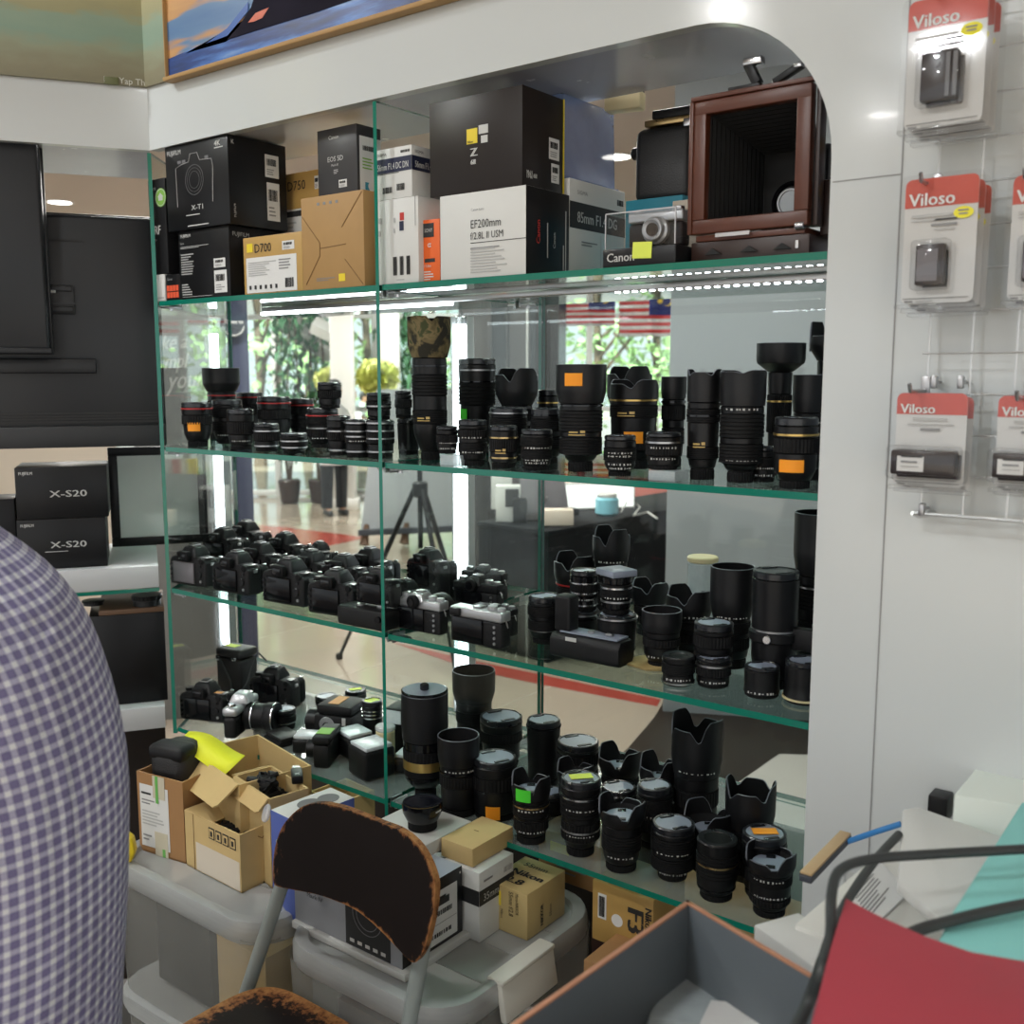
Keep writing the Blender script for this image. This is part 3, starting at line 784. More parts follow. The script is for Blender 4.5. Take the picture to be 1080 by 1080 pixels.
# salmon panel behind the counter
A = ray(650, 396); A = Vector((A.x, A.y, 0)).normalized()*7.3; Bv = ray(712, 396); Bv = Vector((Bv.x, Bv.y, 0)).normalized()*7.1; d = Bv-A
b = MB(); b.box(d.length, .05, .74, 'salmon', T(A.x, A.y, 0) @ RZ(math.atan2(d.y, d.x)) @ T(d.length/2, .03, 0), bev=.004)
tag(b.build('low_partition'), 'salmon pink low partition behind the right end of the black counter', 'panel')
# easel board with two feet, tripod in front of it
A = onZ(384, 579, 0); Bv = onZ(452, 576, 0); d = (Bv-A); W = d.length; ang = math.atan2(d.y, d.x)
root = thing('display_board', 'pale grey display board on wooden feet behind the tripod', 'display board', (A.x, A.y, 0), ang)
b = MB(); b.prism([(-.02, .14), (W+.42, .14), (W+.46, 1.35), (.16, 1.35)], .03, 'easel_grey', RX(R(-9)) @ RX(pi/2) @ T(0, 0, -.03)); b.build('board', root)
b = MB(); b.box(W+.3, .04, .05, 'sign_dark', T(W*.5+.1, -.03, .12), bev=.004); b.build('ledge', root)
for x in (.0, W*.62):
    b = MB(); b.tube([(x, .0, .03), (x+.012, .02, .10), (x+.03, .05, .20)], .03, 'wood_tan', 8, rs=[.045, .034, .028]); b.build('leg', root)
F1 = onZ(358, 695, 0); hub = onPlane(443, 516, Vector((F1.x, F1.y, 0)), FW)
hubp = F1+Vector((.42, .30, 0)); hubp = onPlane(443, 516, hubp, Vector((FW.x, FW.y, 0)).normalized())
root = thing('camera_tripod', 'black tripod standing on the mall floor beyond the glass', 'tripod', (hubp.x, hubp.y, 0))
hz = hubp.z; q = F1-Vector((hubp.x, hubp.y, 0)); rr = q.length; a0 = math.atan2(q.y, q.x)
for k in range(3):
    a = a0+k*2*pi/3; b = MB(); e = Vector((rr*cos(a), rr*sin(a), .012)); t = Vector((.03*cos(a), .03*sin(a), hz)); mid = t.lerp(e, .5)
    b.tube([t, mid], .013, 'hood', 8); b.tube([mid, e], .009, 'hood', 8); b.build('leg', root)
    f = MB(); f.cyl(.018, .03, 'rubber', T(e.x, e.y, 0), 12, bev=.004); f.build('rubber_foot', root)
b = MB(); b.cyl(.04, .08, 'hood', T(0, 0, hz-.04), 20, bev=.01); b.tube([(0, 0, hz-.3), (0, 0, hz+.34)], .013, 'hood', 10); b.build('centre_column', root)
b = MB(); b.box(.09, .07, .035, 'hood', T(0, 0, hz+.34), bev=.008); b.tube([(0, 0, hz+.36), (.12, -.2, hz+.30)], .008, 'hood', 8); b.build('head', root)
# ================================================================== LENSES
PAT = {0: (('b', .22), ('r', .28), ('b', .14), ('r', .26), ('b', .10)), 1: (('b', .34), ('r', .42), ('b', .24)), 2: (('b', .15), ('r', .18), ('b', .37), ('r', .20), ('b', .10)),
       3: (('b', .50), ('r', .28), ('b', .22)), 4: (('b', .12), ('r', .30), ('b', .10), ('r', .36), ('b', .12)), 5: (('b', 1.0),), 6: (('b', .30), ('r', .14), ('b', .16), ('r', .22), ('b', .18))}
SHELF_GROUP = {Z2: 'lenses on the second shelf', Z3: 'lenses on the third shelf', Z4: 'lenses on the bottom shelf'}
def hdir(px): d = ray(px, 396); return Vector((d.x, d.y, 0)).normalized()
def placeY(px, Y, z): d = hdir(px); k = Y/d.y; return Vector((d.x*k, Y, z))
def patch(b, r0, r1, z0, z1, a0, a1, m, off=.0006, n=6):
    """a thin curved label wrapped on a barrel"""
    vs = []; fs = []
    for o_ in (off, .0001):
        for zz, rr in ((z0, r0), (z1, r1)):
            for j in range(n+1):
                a = a0+(a1-a0)*j/n; vs.append(((rr+o_)*cos(a), (rr+o_)*sin(a), zz))
    N = n+1
    for j in range(n): fs.append((j, j+1, N+j+1, N+j)); fs.append((2*N+j+1, 2*N+j, 3*N+j, 3*N+j+1))
    for j in range(n): fs.append((N+j, N+j+1, 3*N+j+1, 3*N+j)); fs.append((j+1, j, 2*N+j, 2*N+j+1))
    fs += [(0, N, 3*N, 2*N), (n, 2*N+n, 3*N+n, N+n)]
    b._add(vs, fs, m)
LENSES = {}
def lens(label, px, w, yt, z, Y=None, yb=None, zb=None, hood=None, hf=.42, bw=None, nw=.70, cap=True, capm='cap_sheen', pat=0, rings=(), ticks=(), gold=None, st=(), rot=0., dep=.62, mid=.93, cat='camera lens', name='camera_lens', group=None, flip=False, bodym='lens_black', gloss=False, key=None, capst=None, openr=.7, foot=False, squarecap=False, rib=True, h=None):
    rnd = random.Random(hash(label) % 9999 if False else sum(ord(c) for c in label))
    d = hdir(px); base = z if zb is None else zb
    if Y is not None: c = placeY(px, Y, base)
    else:
        f = onZ(px, yb, base); r0 = w/2*depth(f)/FPX*nw; c = f+d*r0
    Rr = w/2*depth(c)/FPX*.98
    pt = c+d*(Rr if yt > 396 else -Rr)
    Hh = onPlane(px, yt, pt, d).z-base if h is None else h
    Hh = max(Hh, .02)
    root = thing(name, label, cat, c, 0, group or SHELF_GROUP.get(z))
    a0 = math.atan2(-c.y, -c.x)
    bw = bw if bw else (.86 if hood else 1.)
    hh = Hh*hf if hood else 0
    hc = 0 if hood else (min(.011, Hh*.12) if cap else 0)
    rc = min(.016, Hh*.12)
    hb = Hh-hh-hc-rc
    def rad(t):
        n_ = nw*1.06
        if t < .2: return Rr*(n_+(bw*mid-n_)*(t/.2))
        return Rr*(bw*mid+(bw-bw*mid)*((t-.2)/.8))
    # rear cap
    b = MB(); rb = Rr*nw
    b.lathe([(rb*.96, 0), (rb, .0012), (rb, rc*.8), (rb*.95, rc*.82), (rb*.95, rc)], 'rubber', I4, 40, rib=.0008, nrib=30, capb=True, capt=True); b.build('rear_cap', root)
    tacc = 0; nrg = 0
    for kind, fr in PAT[pat]:
        t0, t1 = tacc, tacc+fr; tacc = t1
        z0, z1 = rc+hb*t0, rc+hb*t1
        if kind == 'b':
            n_ = 5; e = min(.0012, (z1-z0)*.2)
            pr = [(rad(t0)-.0012, z0), (rad(t0), z0+e)]+[(rad(t0+(t1-t0)*k/n_), z0+(z1-z0)*k/n_) for k in range(1, n_)]+[(rad(t1), z1-e), (rad(t1)-.0012, z1)]
            b = MB(); b.lathe(pr, 'lens_gloss' if gloss else bodym, I4, 40, capb=True, capt=True); b.build('barrel', root)
        else:
            r_ = max(rad(t0), rad(t1))+.0010; g = .0014; b = MB()
            if rnd.random() < .5 or not rib:
                pr = [(r_-.002, z0)]; nb = 6
                for k in range(nb):
                    za = z0+(z1-z0)*(k+.12)/nb; zb_ = z0+(z1-z0)*(k+.88)/nb; pr += [(r_-g, za-.0004), (r_, za), (r_, zb_), (r_-g, zb_+.0004)]
                pr += [(r_-.002, z1)]
                b.lathe(pr, 'rubber', I4, 40, capb=True, capt=True)
            else:
                b.lathe([(r_-.002, z0), (r_, z0+.001), (r_, z1-.001), (r_-.002, z1)], 'rubber', I4, 40, rib=.0012, nrib=36, capb=True, capt=True)
            b.build('zoom_ring' if nrg == 0 else 'focus_ring', root); nrg += 1
    ztop = rc+hb
    def rz_(fz):      # outer radius at fraction of full height
        zz = fz*Hh
        if zz > ztop and hood: return Rr*bw*1.03+(Rr-Rr*bw*1.03)*min(1, (zz-ztop)/(hh*.35))
        return rad(min(1, max(0, (zz-rc)/hb)))
    for fz, m in rings:
        zz = fz*Hh; r_ = rz_(fz)+.0014; b = MB(); e = .0013
        b.lathe([(r_-.003, zz-e), (r_, zz-e), (r_, zz+e), (r_-.003, zz+e)], m, I4, 40); b.build('accent_ring', root)
    if ticks or gold:
        b = MB()
        for fz in ticks:
            r_ = rz_(fz)+.0018; zz = fz*Hh; a = a0-.75
            while a < a0+.75:
                da = rnd.uniform(.04, .11); hh_ = rnd.choice((.0012, .0022, .0028)); patch(b, r_, r_, zz-hh_/2, zz+hh_/2, a, a+da, 'mark_white', n=2); a += da+rnd.uniform(.05, .16)
        if gold:
            fz, off = gold; r_ = rz_(fz)+.0016; zz = fz*Hh
            patch(b, r_, r_, zz-.0008, zz+.0008, a0+off-.42, a0+off+.34, 'mark_gold'); patch(b, r_, r_, zz+.0028, zz+.0068, a0+off+.12, a0+off+.34, 'mark_gold'); patch(b, r_, r_, zz+.003, zz+.0052, a0+off-.40, a0+off+.02, 'mark_gold')
        b.build('lettering', root)
    for fz, off, sw, sh, m in st:
        r_ = rz_(fz)+.0016; zz = fz*Hh; k = depth(c)/FPX; sw_ = sw*k/r_; b = MB()
        patch(b, r_, r_, zz-sh*k/2, zz+sh*k/2, a0+off-sw_/2, a0+off+sw_/2, m, n=8); o = b.build('price_sticker', root); o['label'] = {'st_orange': 'orange', 'st_green': 'green', 'st_yellow': 'yellow', 'st_tan': 'tan'}[m]+' price sticker'
    if hood:
        z0 = ztop; rb = Rr*bw*1.03; fn = None; seg = 72
        if hood == 'petal':
            D_ = hh*dep
            fn = lambda a: -D_*(max(0, 1-abs(cos(2*(a-rot)))/.72)*.62+.42*min(1, max(0, (abs(sin(a-rot))-.55)/.25)))
        if hood == 'camo': fn = lambda a: -hh*.14*max(0, 1-abs(((a-a0-.12+pi) % (2*pi))-pi)/.20)**.6
        r1 = Rr
        hm = 'hood' if hood != 'camo' else 'camo'; b = MB()
        prof = [(rb-.004, z0), (rb, z0+.0008), (rb+(r1-rb)*.9, z0+hh*.30), (r1*.995, z0+hh*.42), (r1, Hh-.0008, 1)]
        b.lathe(prof, hm, I4, seg, topfn=fn); b.lathe([(r1, Hh-.0008, 1), (r1-.0006, Hh, 1), (r1-.0018, Hh, 1), (r1-.0024, Hh-.0006, 1)], 'hood_rim' if hood != 'camo' else 'camo', I4, seg, topfn=fn); b.lathe([(r1-.0024, Hh-.0006, 1), (r1*.97, z0+hh*.42), (rb-.003, z0+hh*.12), (rb*.5, z0+hh*.12-.001)], 'hood_in', I4, seg, topfn=fn)
        b.build('lens_hood', root, recalc=False)
        b = MB(); ci = rb-.005; zc = z0+hh*(.14 if not cap else .16)
        if cap:
            b.cyl(ci, .005, capm, T(0, 0, zc), 36, bev=.0012)
            for s_ in (-1, 1): b.box(ci*.35, ci*.5, .0014, 'cap', RZ(a0) @ T(s_*ci*.62, 0, zc+.005), bev=.0005)
            b.build('front_cap', root)
        else:
            b.lathe([(ci, zc), (ci*.8, zc+.004), (ci*.5, zc+.006), (.0005, zc+.0075)], 'front_glass', I4, 36); b.build('front_element', root)
    elif cap:
        b = MB(); rcp = Rr*bw*.985; z0 = ztop
        if squarecap:
            b.box(rcp*2.0, rcp*1.9, hc*1.3, 'cap_sheen', RZ(a0+.6) @ T(0, 0, z0), bev=.002); b.build('front_cap', root)
        else:
            b.lathe([(rcp-.002, z0), (rcp, z0+.0012), (rcp, Hh-.0018), (rcp-.0016, Hh), (rcp-.0042, Hh), (rcp-.005, Hh-.0011)], 'cap', I4, 44, capb=True)
            b.lathe([(rcp-.005, Hh-.0011), (.0004, Hh-.0011)], capm, I4, 44)
            for s_ in (-1, 1):
                b.box(rcp*.20, rcp*.72, .0016, 'cap', RZ(a0+.5) @ T(s_*rcp*.66, 0, Hh-.0012), bev=.0005)
            b.build('front_cap', root)
        if capst:
            b = MB(); b.box(rcp*1.15, rcp*.62, .0005, capst, RZ(a0+pi/2+.25) @ T(0, 0, Hh+.0006)); o = b.build('price_sticker', root); o['label'] = {'st_orange': 'orange', 'st_yellow': 'yellow', 'mark_white': 'white'}[capst]+' price sticker on the cap'
    else:
        b = MB(); r_ = Rr*bw; z0 = ztop
        b.lathe([(r_-.001, z0), (r_-.0016, z0+.0016), (r_*openr+.002, z0+.0012), (r_*openr, z0-.003)], 'cap', I4, 44)
        b.lathe([(r_*openr, z0-.003), (r_*.4, z0-.001), (.0004, z0)], 'front_glass', I4, 44); b.build('front_element', root)
    if foot:
        b = MB(); rr_ = rad(.42)
        b.lathe([(rr_, rc+hb*.36), (rr_+.004, rc+hb*.38), (rr_+.004, rc+hb*.46), (rr_, rc+hb*.48)], 'lens_matte', I4, 40)
        b.box(.03, .02, hb*.22, 'lens_matte', RZ(a0+1.2) @ T(rr_+.012, 0, rc+hb*.30), bev=.003); b.build('tripod_collar', root)
        b = MB(); b.cyl(.006, .006, 'silver', RZ(a0-.25) @ T(rr_+.004, 0, rc+hb*.42) @ RY(pi/2), 14, bev=.001); b.build('collar_screw', root)
    if key: LENSES[key] = (c, Rr, Hh, base)
    return root
def stack_z(key): c, r_, h_, b_ = LENSES[key]; return b_+h_+.0008
def stack_Y(key): return LENSES[key][0].y
def block(label, px, py, w, h_px, z, name='acrylic_riser', Y=None):
    c = onZ(px, py, z) if Y is None else placeY(px, Y, z); k = depth(c)/FPX
    root = thing(name, label, 'display riser', c+Vector((0, .02, 0)), 0, 'cloudy risers on the second shelf')
    b = MB(); b.box(w*k*1.02, .042, h_px*k, 'riser', I4, bev=.001); b.build('block', root)
    return z+h_px*k+.0006
R_OR, R_GR = 'st_orange', 'st_green'
def shelf_two():
    z = Z2; F = 1.292; B2, B3, B4 = 1.395, 1.49, 1.60
    lens('black lens with a thin red ring and an orange sticker, leftmost on the second shelf', 206, 32, 424, z, Y=F+.01, bw=1., nw=.66, mid=.86, pat=3, rings=((.86, 'red_ring'),), st=((.45, -.25, 13, 9, R_OR),))
    lens('tall red ringed lens with flared hood, tallest at the left end of shelf two', 233, 39, 388, z, Y=1.465, hood='cyl', hf=.33, bw=.76, rings=((.62, 'red_ring'),), pat=3)
    lens('black capped lens directly behind the front lens with white scale marks, second shelf left', 238, 32, 421, z, Y=1.39, bw=1, pat=0, ticks=(.2,), nw=.75)
    lens('medium black lens with white scale marks, in front left on the second shelf', 252, 28, 431, z, Y=F, pat=1, ticks=(.22,), nw=.78)
    lens('red ringed black lens capped, behind the marked lens on the second shelf', 262, 29, 414, z, Y=1.60, pat=3, rings=((.9, 'red_ring'),))
    lens('short lens with two silver lines near the left front of the second shelf', 279, 27, 446, z, Y=F, pat=1, rings=((.74, 'steel'), (.2, 'steel')), nw=.85)
    lens('wide black lens with a dark red ring below its cap, in the left back row', 288, 35, 418, z, Y=1.50, pat=3, rings=((.86, 'red_ring'),), bw=1, nw=.75)
    lens('very short pancake like lens at the left front of the second shelf', 308, 29, 456, z, Y=F, pat=1, rings=((.62, 'steel'), (.3, 'steel')), nw=.8)
    lens('red ringed lens in the back row, behind the short pancake lens', 317, 26, 420, z, Y=1.58, pat=0, rings=((.84, 'red_ring'),))
    lens('capped lens carrying a small lens on top, left of the glass divider', 339, 34, 430, z, Y=1.43, pat=0, rings=((.82, 'red_ring'), (.5, 'steel')), ticks=(.25,), nw=.75, key='a11')
    lens('small lens stacked on top of another lens, left of the glass divider', 347, 25, 401, z, Y=1.43, zb=stack_z('a11'), pat=1, cap=True, nw=.85, h=.052)
    lens('lens with silver line and white scale, fourth from the divider on the second shelf', 356, 25, 438, z, Y=F+.015, pat=1, rings=((.62, 'steel'), (.14, 'steel')), ticks=(.12,), nw=.8)
    lens('silver banded lens, second left of the glass divider on the second shelf', 376, 27, 442, z, Y=F+.005, pat=1, rings=((.92, 'steel'), (.70, 'steel'), (.56, 'steel'), (.16, 'steel')), ticks=(.44,), nw=.88)
    lens('silver banded lens right beside the glass divider, with another lens stacked on it', 400, 30, 442, z, Y=F+.012, pat=1, rings=((.92, 'steel'), (.72, 'steel'), (.52, 'steel'), (.18, 'steel')), nw=.88, key='a14')
    lens('black lens stacked on the silver banded lens beside the glass divider', 399, 26, 414, z, Y=F+.012, zb=stack_z('a14'), pat=1, cap=True, nw=.9, rings=((.5, 'steel'),))
    lens('plain black lens seen through the glass divider, with a stubby lens on it', 430, 24, 441, z, Y=1.40, pat=5, nw=.9, key='a16')
    lens('stubby black lens on the plain lens seen through the divider', 425, 18, 412, z, Y=1.40, zb=stack_z('a16'), pat=1, nw=.9)
    # right of the divider
    rt = lens('tall black telephoto lens wearing a camouflage cloth hood', 453, 46, 333, z, Y=1.335, hood='camo', hf=.285, bw=.80, nw=.44, mid=.97, pat=6, gold=(.28, -.35), rings=((.66, 'lens_gloss'),), group='lenses on the second shelf')
    lens('black capped telephoto lens with a green tag, right of the camouflage hood', 503, 40, 378, z, Y=1.50, pat=3, bw=1, nw=.62, mid=.84, rings=((.88, 'steel'), (.76, 'lens_gloss')), st=((.42, -.95, 12, 11, R_GR),))
    lens('large dark petal hood lens in the back row, right of the green tagged lens', 545, 46, 388, z, Y=1.50, hood='petal', hf=.42, bw=.72, pat=0, rot=a45(545), dep=.42, cap=False)
    zr = block('cloudy riser block under the small lens in front of the camouflage hooded lens', 474, 491, 26, 11, z, Y=1.262)
    lens('small black lens on a cloudy riser, in front of the camouflage hooded lens', 471, 23, 458, z, Y=1.283, zb=zr, pat=1, ticks=(.4, .2), nw=.8, h=.045)
    lens('black lens with white numerals, first in the front row right of the camouflage hood', 498, 31, 442, z, Y=F, pat=0, ticks=(.62, .3), nw=.80)
    lens('capped lens with bright front rim, behind the front row right of the green tag', 536, 40, 429, z, Y=1.395, pat=0, nw=.7, rings=((.9, 'steel'),))
    lens('black lens with gold lines, second in the front row right of the camouflage hood', 531, 30, 448, z, Y=F, pat=1, rings=((.72, 'brass'), (.24, 'brass')), gold=(.36, -.2), nw=.85)
    lens('capped lens with glossy rim in the middle row, left of the orange stickered hood', 577, 34, 430, z, Y=1.40, pat=0, nw=.7, rings=((.88, 'lens_gloss'),))
    lens('black lens with a white scale, directly left of the orange stickered tall zoom', 566, 34, 452, z, Y=F-.002, pat=0, ticks=(.56, .26, .19), nw=.80)
    lens('gold ringed lens in the back row, left of the orange stickered hood', 578, 22, 411, z, Y=1.58, pat=3, rings=((.8, 'gold'),))
    lens('tall zoom lens with an orange sticker on its hood and gold lettering', 613, 54, 384, z, Y=1.315, hood='cyl', hf=.365, bw=.84, nw=.50, mid=.98, pat=4, gold=(.35, -.15), ticks=(.18,), rings=((.62, 'lens_gloss'),), st=((.86, -.30, 19, 13, R_OR),))
    lens('dark petal hood lens in the back row, right of the orange stickered hood', 664, 48, 386, z, Y=1.53, hood='petal', hf=.45, bw=.76, rot=a45(664), dep=.42, cap=False)
    lens('broad lens with petal hood and a bitten orange sticker on its barrel', 669, 52, 400, z, Y=1.405, hood='petal', hf=.22, bw=.97, nw=.66, pat=2, rings=((.77, 'gold'),), gold=(.60, -.3), st=((.36, .0, 20, 12, R_OR),), rot=a45(669)+.2, dep=.5, cap=False)
    lens('dark hooded lens in the back row, left of the gold lettered zoom with petal hood', 711, 27, 397, z, Y=1.47, hood='cyl', hf=.25, bw=.9, rings=((.72, 'lens_gloss'),), cap=False)
    lens('small manual lens with white numerals, front row below the bitten orange sticker', 655, 34, 458, z, Y=1.288, pat=1, ticks=(.58, .5, .3, .2), nw=.72, mid=.97)
    zr = block('cloudy riser block under the wide small lens at the front right', 700, 505, 31, 11, z, Y=1.252)
    lens('wide small manual lens standing on a cloudy riser, front right', 701, 37, 455, z, Y=1.276, zb=zr, pat=1, ticks=(.6, .3), nw=.85, rings=((.74, 'steel'),))
    lens('slim petal hooded zoom with gold lettering, right of the wide small lens on a riser', 743, 36, 389, z, Y=1.318, hood='petal', hf=.30, bw=.95, nw=.72, pat=2, gold=(.30, -.2), rings=((.58, 'lens_gloss'),), rot=a45(743)+.75, dep=.22, cap=False)
    lens('large hooded telephoto zoom with white ring line, in the front row at the right', 784, 49, 390, z, Y=1.312, hood='petal', hf=.32, bw=.93, nw=.58, mid=.98, pat=4, ticks=(.655, .20), rot=a45(784)+.3, dep=.10, cap=False)
    lens('tall black lens with a fat drum hood rising behind the hooded zooms', 823, 51, 361, z, Y=1.45, hood='cyl', hf=.22, bw=.50, nw=.5, mid=.85, pat=1, rings=((.56, 'gold'),), cap=True)
    lens('lens with tall pointed petal hood at the right end, partly behind the white wall', 876, 46, 337, z, Y=1.50, hood='petal', hf=.26, bw=.62, pat=1, rot=a45(876)+.4, dep=.9, cap=False)
    lens('small black lens squeezed between the hooded zoom and the last orange stickered lens', 809, 25, 470, z, Y=1.335, pat=1, ticks=(.4, .2), nw=.85)
    lens('dark hooded lens at the far right, behind the gold ringed lens', 855, 36, 395, z, Y=1.40, hood='cyl', hf=.36, bw=.9, ticks=(.55,), cap=False)
    lens('broad black lens with gold ring and large orange sticker, rightmost in the front row', 842, 46, 439, z, Y=1.283, pat=3, nw=.70, mid=.96, rings=((.76, 'gold'),), st=((.33, -.18, 26, 13, R_OR),), cap=True)
def a45(px): return math.atan2(-hdir(px).y, -hdir(px).x)+.5
def shelf_three():
    z = Z3
    lens('black capped lens, leftmost of the lenses on the third shelf', 574, 35, 624, z, yb=680, pat=0, nw=.72, rings=((.3, 'steel'),))
    lens('tall lens with big petal hood in the back row, highest on the third shelf', 647, 40, 553, z, Y=1.545, hood='petal', hf=.36, bw=.86, rot=a45(647), dep=.55, ticks=(.66,), cap=False)
    lens('petal hood lens with thin red ring, left in the back row of the third shelf', 608, 45, 580, z, Y=1.53, hood='petal', hf=.46, bw=.84, rot=a45(608), dep=.55, rings=((.55, 'red_ring'),), cap=False)
    lens('squat lens with glossy rim carrying a small chrome trimmed lens', 615, 40, 638, z, Y=1.40, pat=5, nw=.8, key='m5', rings=((.9, 'steel'), (.78, 'lens_gloss')))
    lens('small chrome trimmed manual lens stacked on the squat lens', 618, 30, 598, z, Y=1.40, zb=stack_z('m5'), pat=1, rings=((.7, 'silver'), (.45, 'silver'), (.15, 'silver')), ticks=(.3,), nw=.9, gloss=True)
    lens('plain dark lens carrying a lens with a square cap', 654, 43, 642, z, Y=1.36, pat=5, nw=.86, key='m7', rings=((.93, 'steel'), (.2, 'lens_gloss')))
    lens('lens with a square pale cap stacked on the plain dark lens', 653, 34, 598, z, Y=1.36, zb=stack_z('m7'), pat=1, rings=((.62, 'silver'), (.3, 'steel')), ticks=(.4,), nw=.85, squarecap=True, gloss=True)
    lens('lens in a wide open round hood standing on a cork piece', 697, 43, 638, z, yb=706, hood='cyl', hf=.36, bw=.92, nw=.66, pat=3, ticks=(.22,), cap=False)
    lens('black petal hood lens in the back row, above the open round hood', 690, 40, 608, z, Y=1.52, hood='petal', hf=.42, bw=.84, rot=a45(690)+.15, dep=.55, cap=False)
    lens('large black petal hood lens, left of the tall drum hood on the third shelf', 733, 50, 615, z, Y=1.44, hood='petal', hf=.42, bw=.84, rot=a45(733)+.1, dep=.55, ticks=(.62,), cap=False)
    lens('tall lens with a wide smooth drum hood, middle right of the third shelf', 779, 47, 593, z, Y=1.42, hood='cyl', hf=.50, bw=.84, pat=0, ticks=(.52,), cap=False)
    lens('capped lens with pinch cap standing before the drum hood on the third shelf', 760, 42, 651, z, Y=1.335, pat=0, nw=.8, capm='cap_sheen')
    lens('thick telephoto with tripod collar and silver screw, near the white wall', 826, 49, 597, z, Y=1.365, pat=5, nw=.8, mid=.96, bw=1., capm='cap', foot=True, rings=((.5, 'steel'),))
    lens('tall smooth hooded lens partly hidden by the white wall on the third shelf', 872, 54, 537, z, Y=1.46, hood='cyl', hf=.38, bw=.84, rings=((.55, 'steel'), (.46, 'steel')), cap=True)
    lens('small lens with chrome base ring, first of four small lenses at the front edge', 715, 35, 687, z, yb=725, pat=1, nw=.92, rings=((.10, 'silver'),), ticks=(.25,), cap=False, openr=.5)
    lens('small capped prime lens, second of the small lenses at the front edge', 752, 37, 687, z, yb=727, pat=1, nw=.9, rings=((.75, 'steel'),), ticks=(.22,))
    lens('small lens with white word, third of the four small lenses at the front edge', 803, 38, 696, z, yb=738, pat=5, nw=.95, ticks=(.2,), bw=.98, mid=1.0)
    lens('small lens with cream base ring beside the white wall, third shelf front edge', 848, 42, 690, z, yb=745, pat=5, nw=1.0, rings=((.10, 'cream'),), mid=1., capm='cap_sheen')
def shelf_four():
    z = Z4
    lens('big old telephoto with a gold band and a knobbed cap, beside the divider', 449, 50, 722, z, yb=843, hood='cyl', hf=.44, bw=.94, nw=.46, mid=.93, pat=6, rings=(), group='lenses on the bottom shelf', cap=False, gloss=True, key='t1')
    lens('tall lens with a wide empty round hood, at the back of the bottom shelf', 498, 46, 700, z, Y=1.54, hood='cyl', hf=.40, bw=.84, pat=3, cap=False)
    lens('lens with empty round hood, right of the gold banded telephoto', 484, 45, 767, z, yb=864, hood='cyl', hf=.36, bw=.90, nw=.8, pat=3, ticks=(.60,), rings=((.56, 'lens_gloss'),), cap=False)
    lens('broad lens with a grey dished cap in the back row of the bottom shelf', 528, 46, 747, z, Y=1.50, pat=3, capm='cap_sheen', nw=.8, bw=1, mid=.86)
    lens('broad dark lens with grey cap and orange sticker low on its barrel, bottom shelf', 522, 47, 789, z, yb=868, pat=3, capm='cap_sheen', nw=.92, mid=.97, st=((.17, -.1, 15, 14, R_OR),))
    lens('petal hood lens with a green sticker on the hood and a silver ring', 560, 42, 807, z, yb=892, hood='petal', hf=.34, bw=.92, nw=.74, pat=4, rings=((.56, 'brass'),), ticks=(.52, .2), st=((.76, -.42, 17, 13, R_GR),), rot=a45(560)+.35, dep=.8)
    lens('slim capped lens standing tall in the back row behind the green sticker', 575, 36, 752, z, Y=1.47, pat=5, capm='cap_sheen', nw=.9, rings=((.9, 'lens_gloss'),))
    lens('short broad lens with grey pinch cap in the back row of the bottom shelf', 613, 45, 773, z, Y=1.46, pat=0, capm='cap_sheen', nw=.8)
    lens('petal hood lens half hidden behind the yellow stickered cap', 611, 41, 796, z, Y=1.385, hood='petal', hf=.36, bw=.88, rot=a45(611)+.3, dep=.8)
    lens('stout zoom lens with a yellow sticker on its cap and white scale marks', 612, 43, 811, z, yb=905, pat=4, nw=.70, ticks=(.64, .30), rings=((.78, 'silver'), (.34, 'steel')), capst='st_yellow')
    lens('petal hood lens in the back row, right of the grey capped lens, bottom shelf', 660, 47, 780, z, Y=1.465, hood='petal', hf=.42, bw=.84, rot=a45(660)+.25, dep=.75)
    lens('petal hood lens with white line at the front edge, below the back row petal hoods', 655, 50, 832, z, yb=922, hood='petal', hf=.34, bw=.84, nw=.66, pat=1, rot=a45(655)+.5, dep=.8, ticks=(.24,))
    lens('round capped lens peeking out behind the front petal hood', 659, 38, 822, z, Y=1.385, pat=0, nw=.8, capm='cap_sheen', rings=((.9, 'silver'),))
    lens('petal hood lens left of the tall telephoto, third in the back row', 704, 43, 790, z, Y=1.44, hood='petal', hf=.40, bw=.84, rot=a45(704)+.25, dep=.75)
    lens('capped zoom with white numbers in the middle row of the bottom shelf', 699, 37, 820, z, Y=1.375, pat=0, ticks=(.55,), nw=.8)
    lens('tall telephoto with a long petal hood rising to the third shelf', 745, 55, 746, z, Y=1.43, hood='petal', hf=.46, bw=.86, pat=3, ticks=(.60,), rot=a45(745)+.4, dep=.40, cap=False)
    lens('stout capped zoom with white scale figures at the front edge, middle right', 709, 46, 857, z, yb=931, pat=4, nw=.68, ticks=(.55, .16),  capst=None, mid=.98)
    lens('lens with an open flower hood behind the bullseye topped lens', 760, 56, 841, z, Y=1.36, hood='petal', hf=.48, bw=.72, rot=a45(760)+.1, dep=.75)
    lens('wide petal hood lens near the white wall in the middle row', 806, 53, 814, z, Y=1.385, hood='petal', hf=.50, bw=.86, rot=a45(806)+.9, dep=.35, cap=False)
    lens('lens with bullseye front ring and gold line at the front edge of the bottom shelf', 755, 43, 875, z, yb=953, pat=1, nw=.80, rings=((.62, 'brass'), (.2, 'lens_gloss')), cap=False, openr=.62, mid=.98)
    lens('broad lens with an orange sticker on its cap, beside the white wall', 823, 47, 869, z, Y=1.335, pat=0, nw=.8, capst='st_orange')
    lens('petal hood lens nearest the white wall at the front edge of the bottom shelf', 811, 53, 883, z, yb=970, hood='petal', hf=.32, bw=.86, nw=.64, pat=2, rot=a45(811)+.5, dep=.8, ticks=(.62, .36))
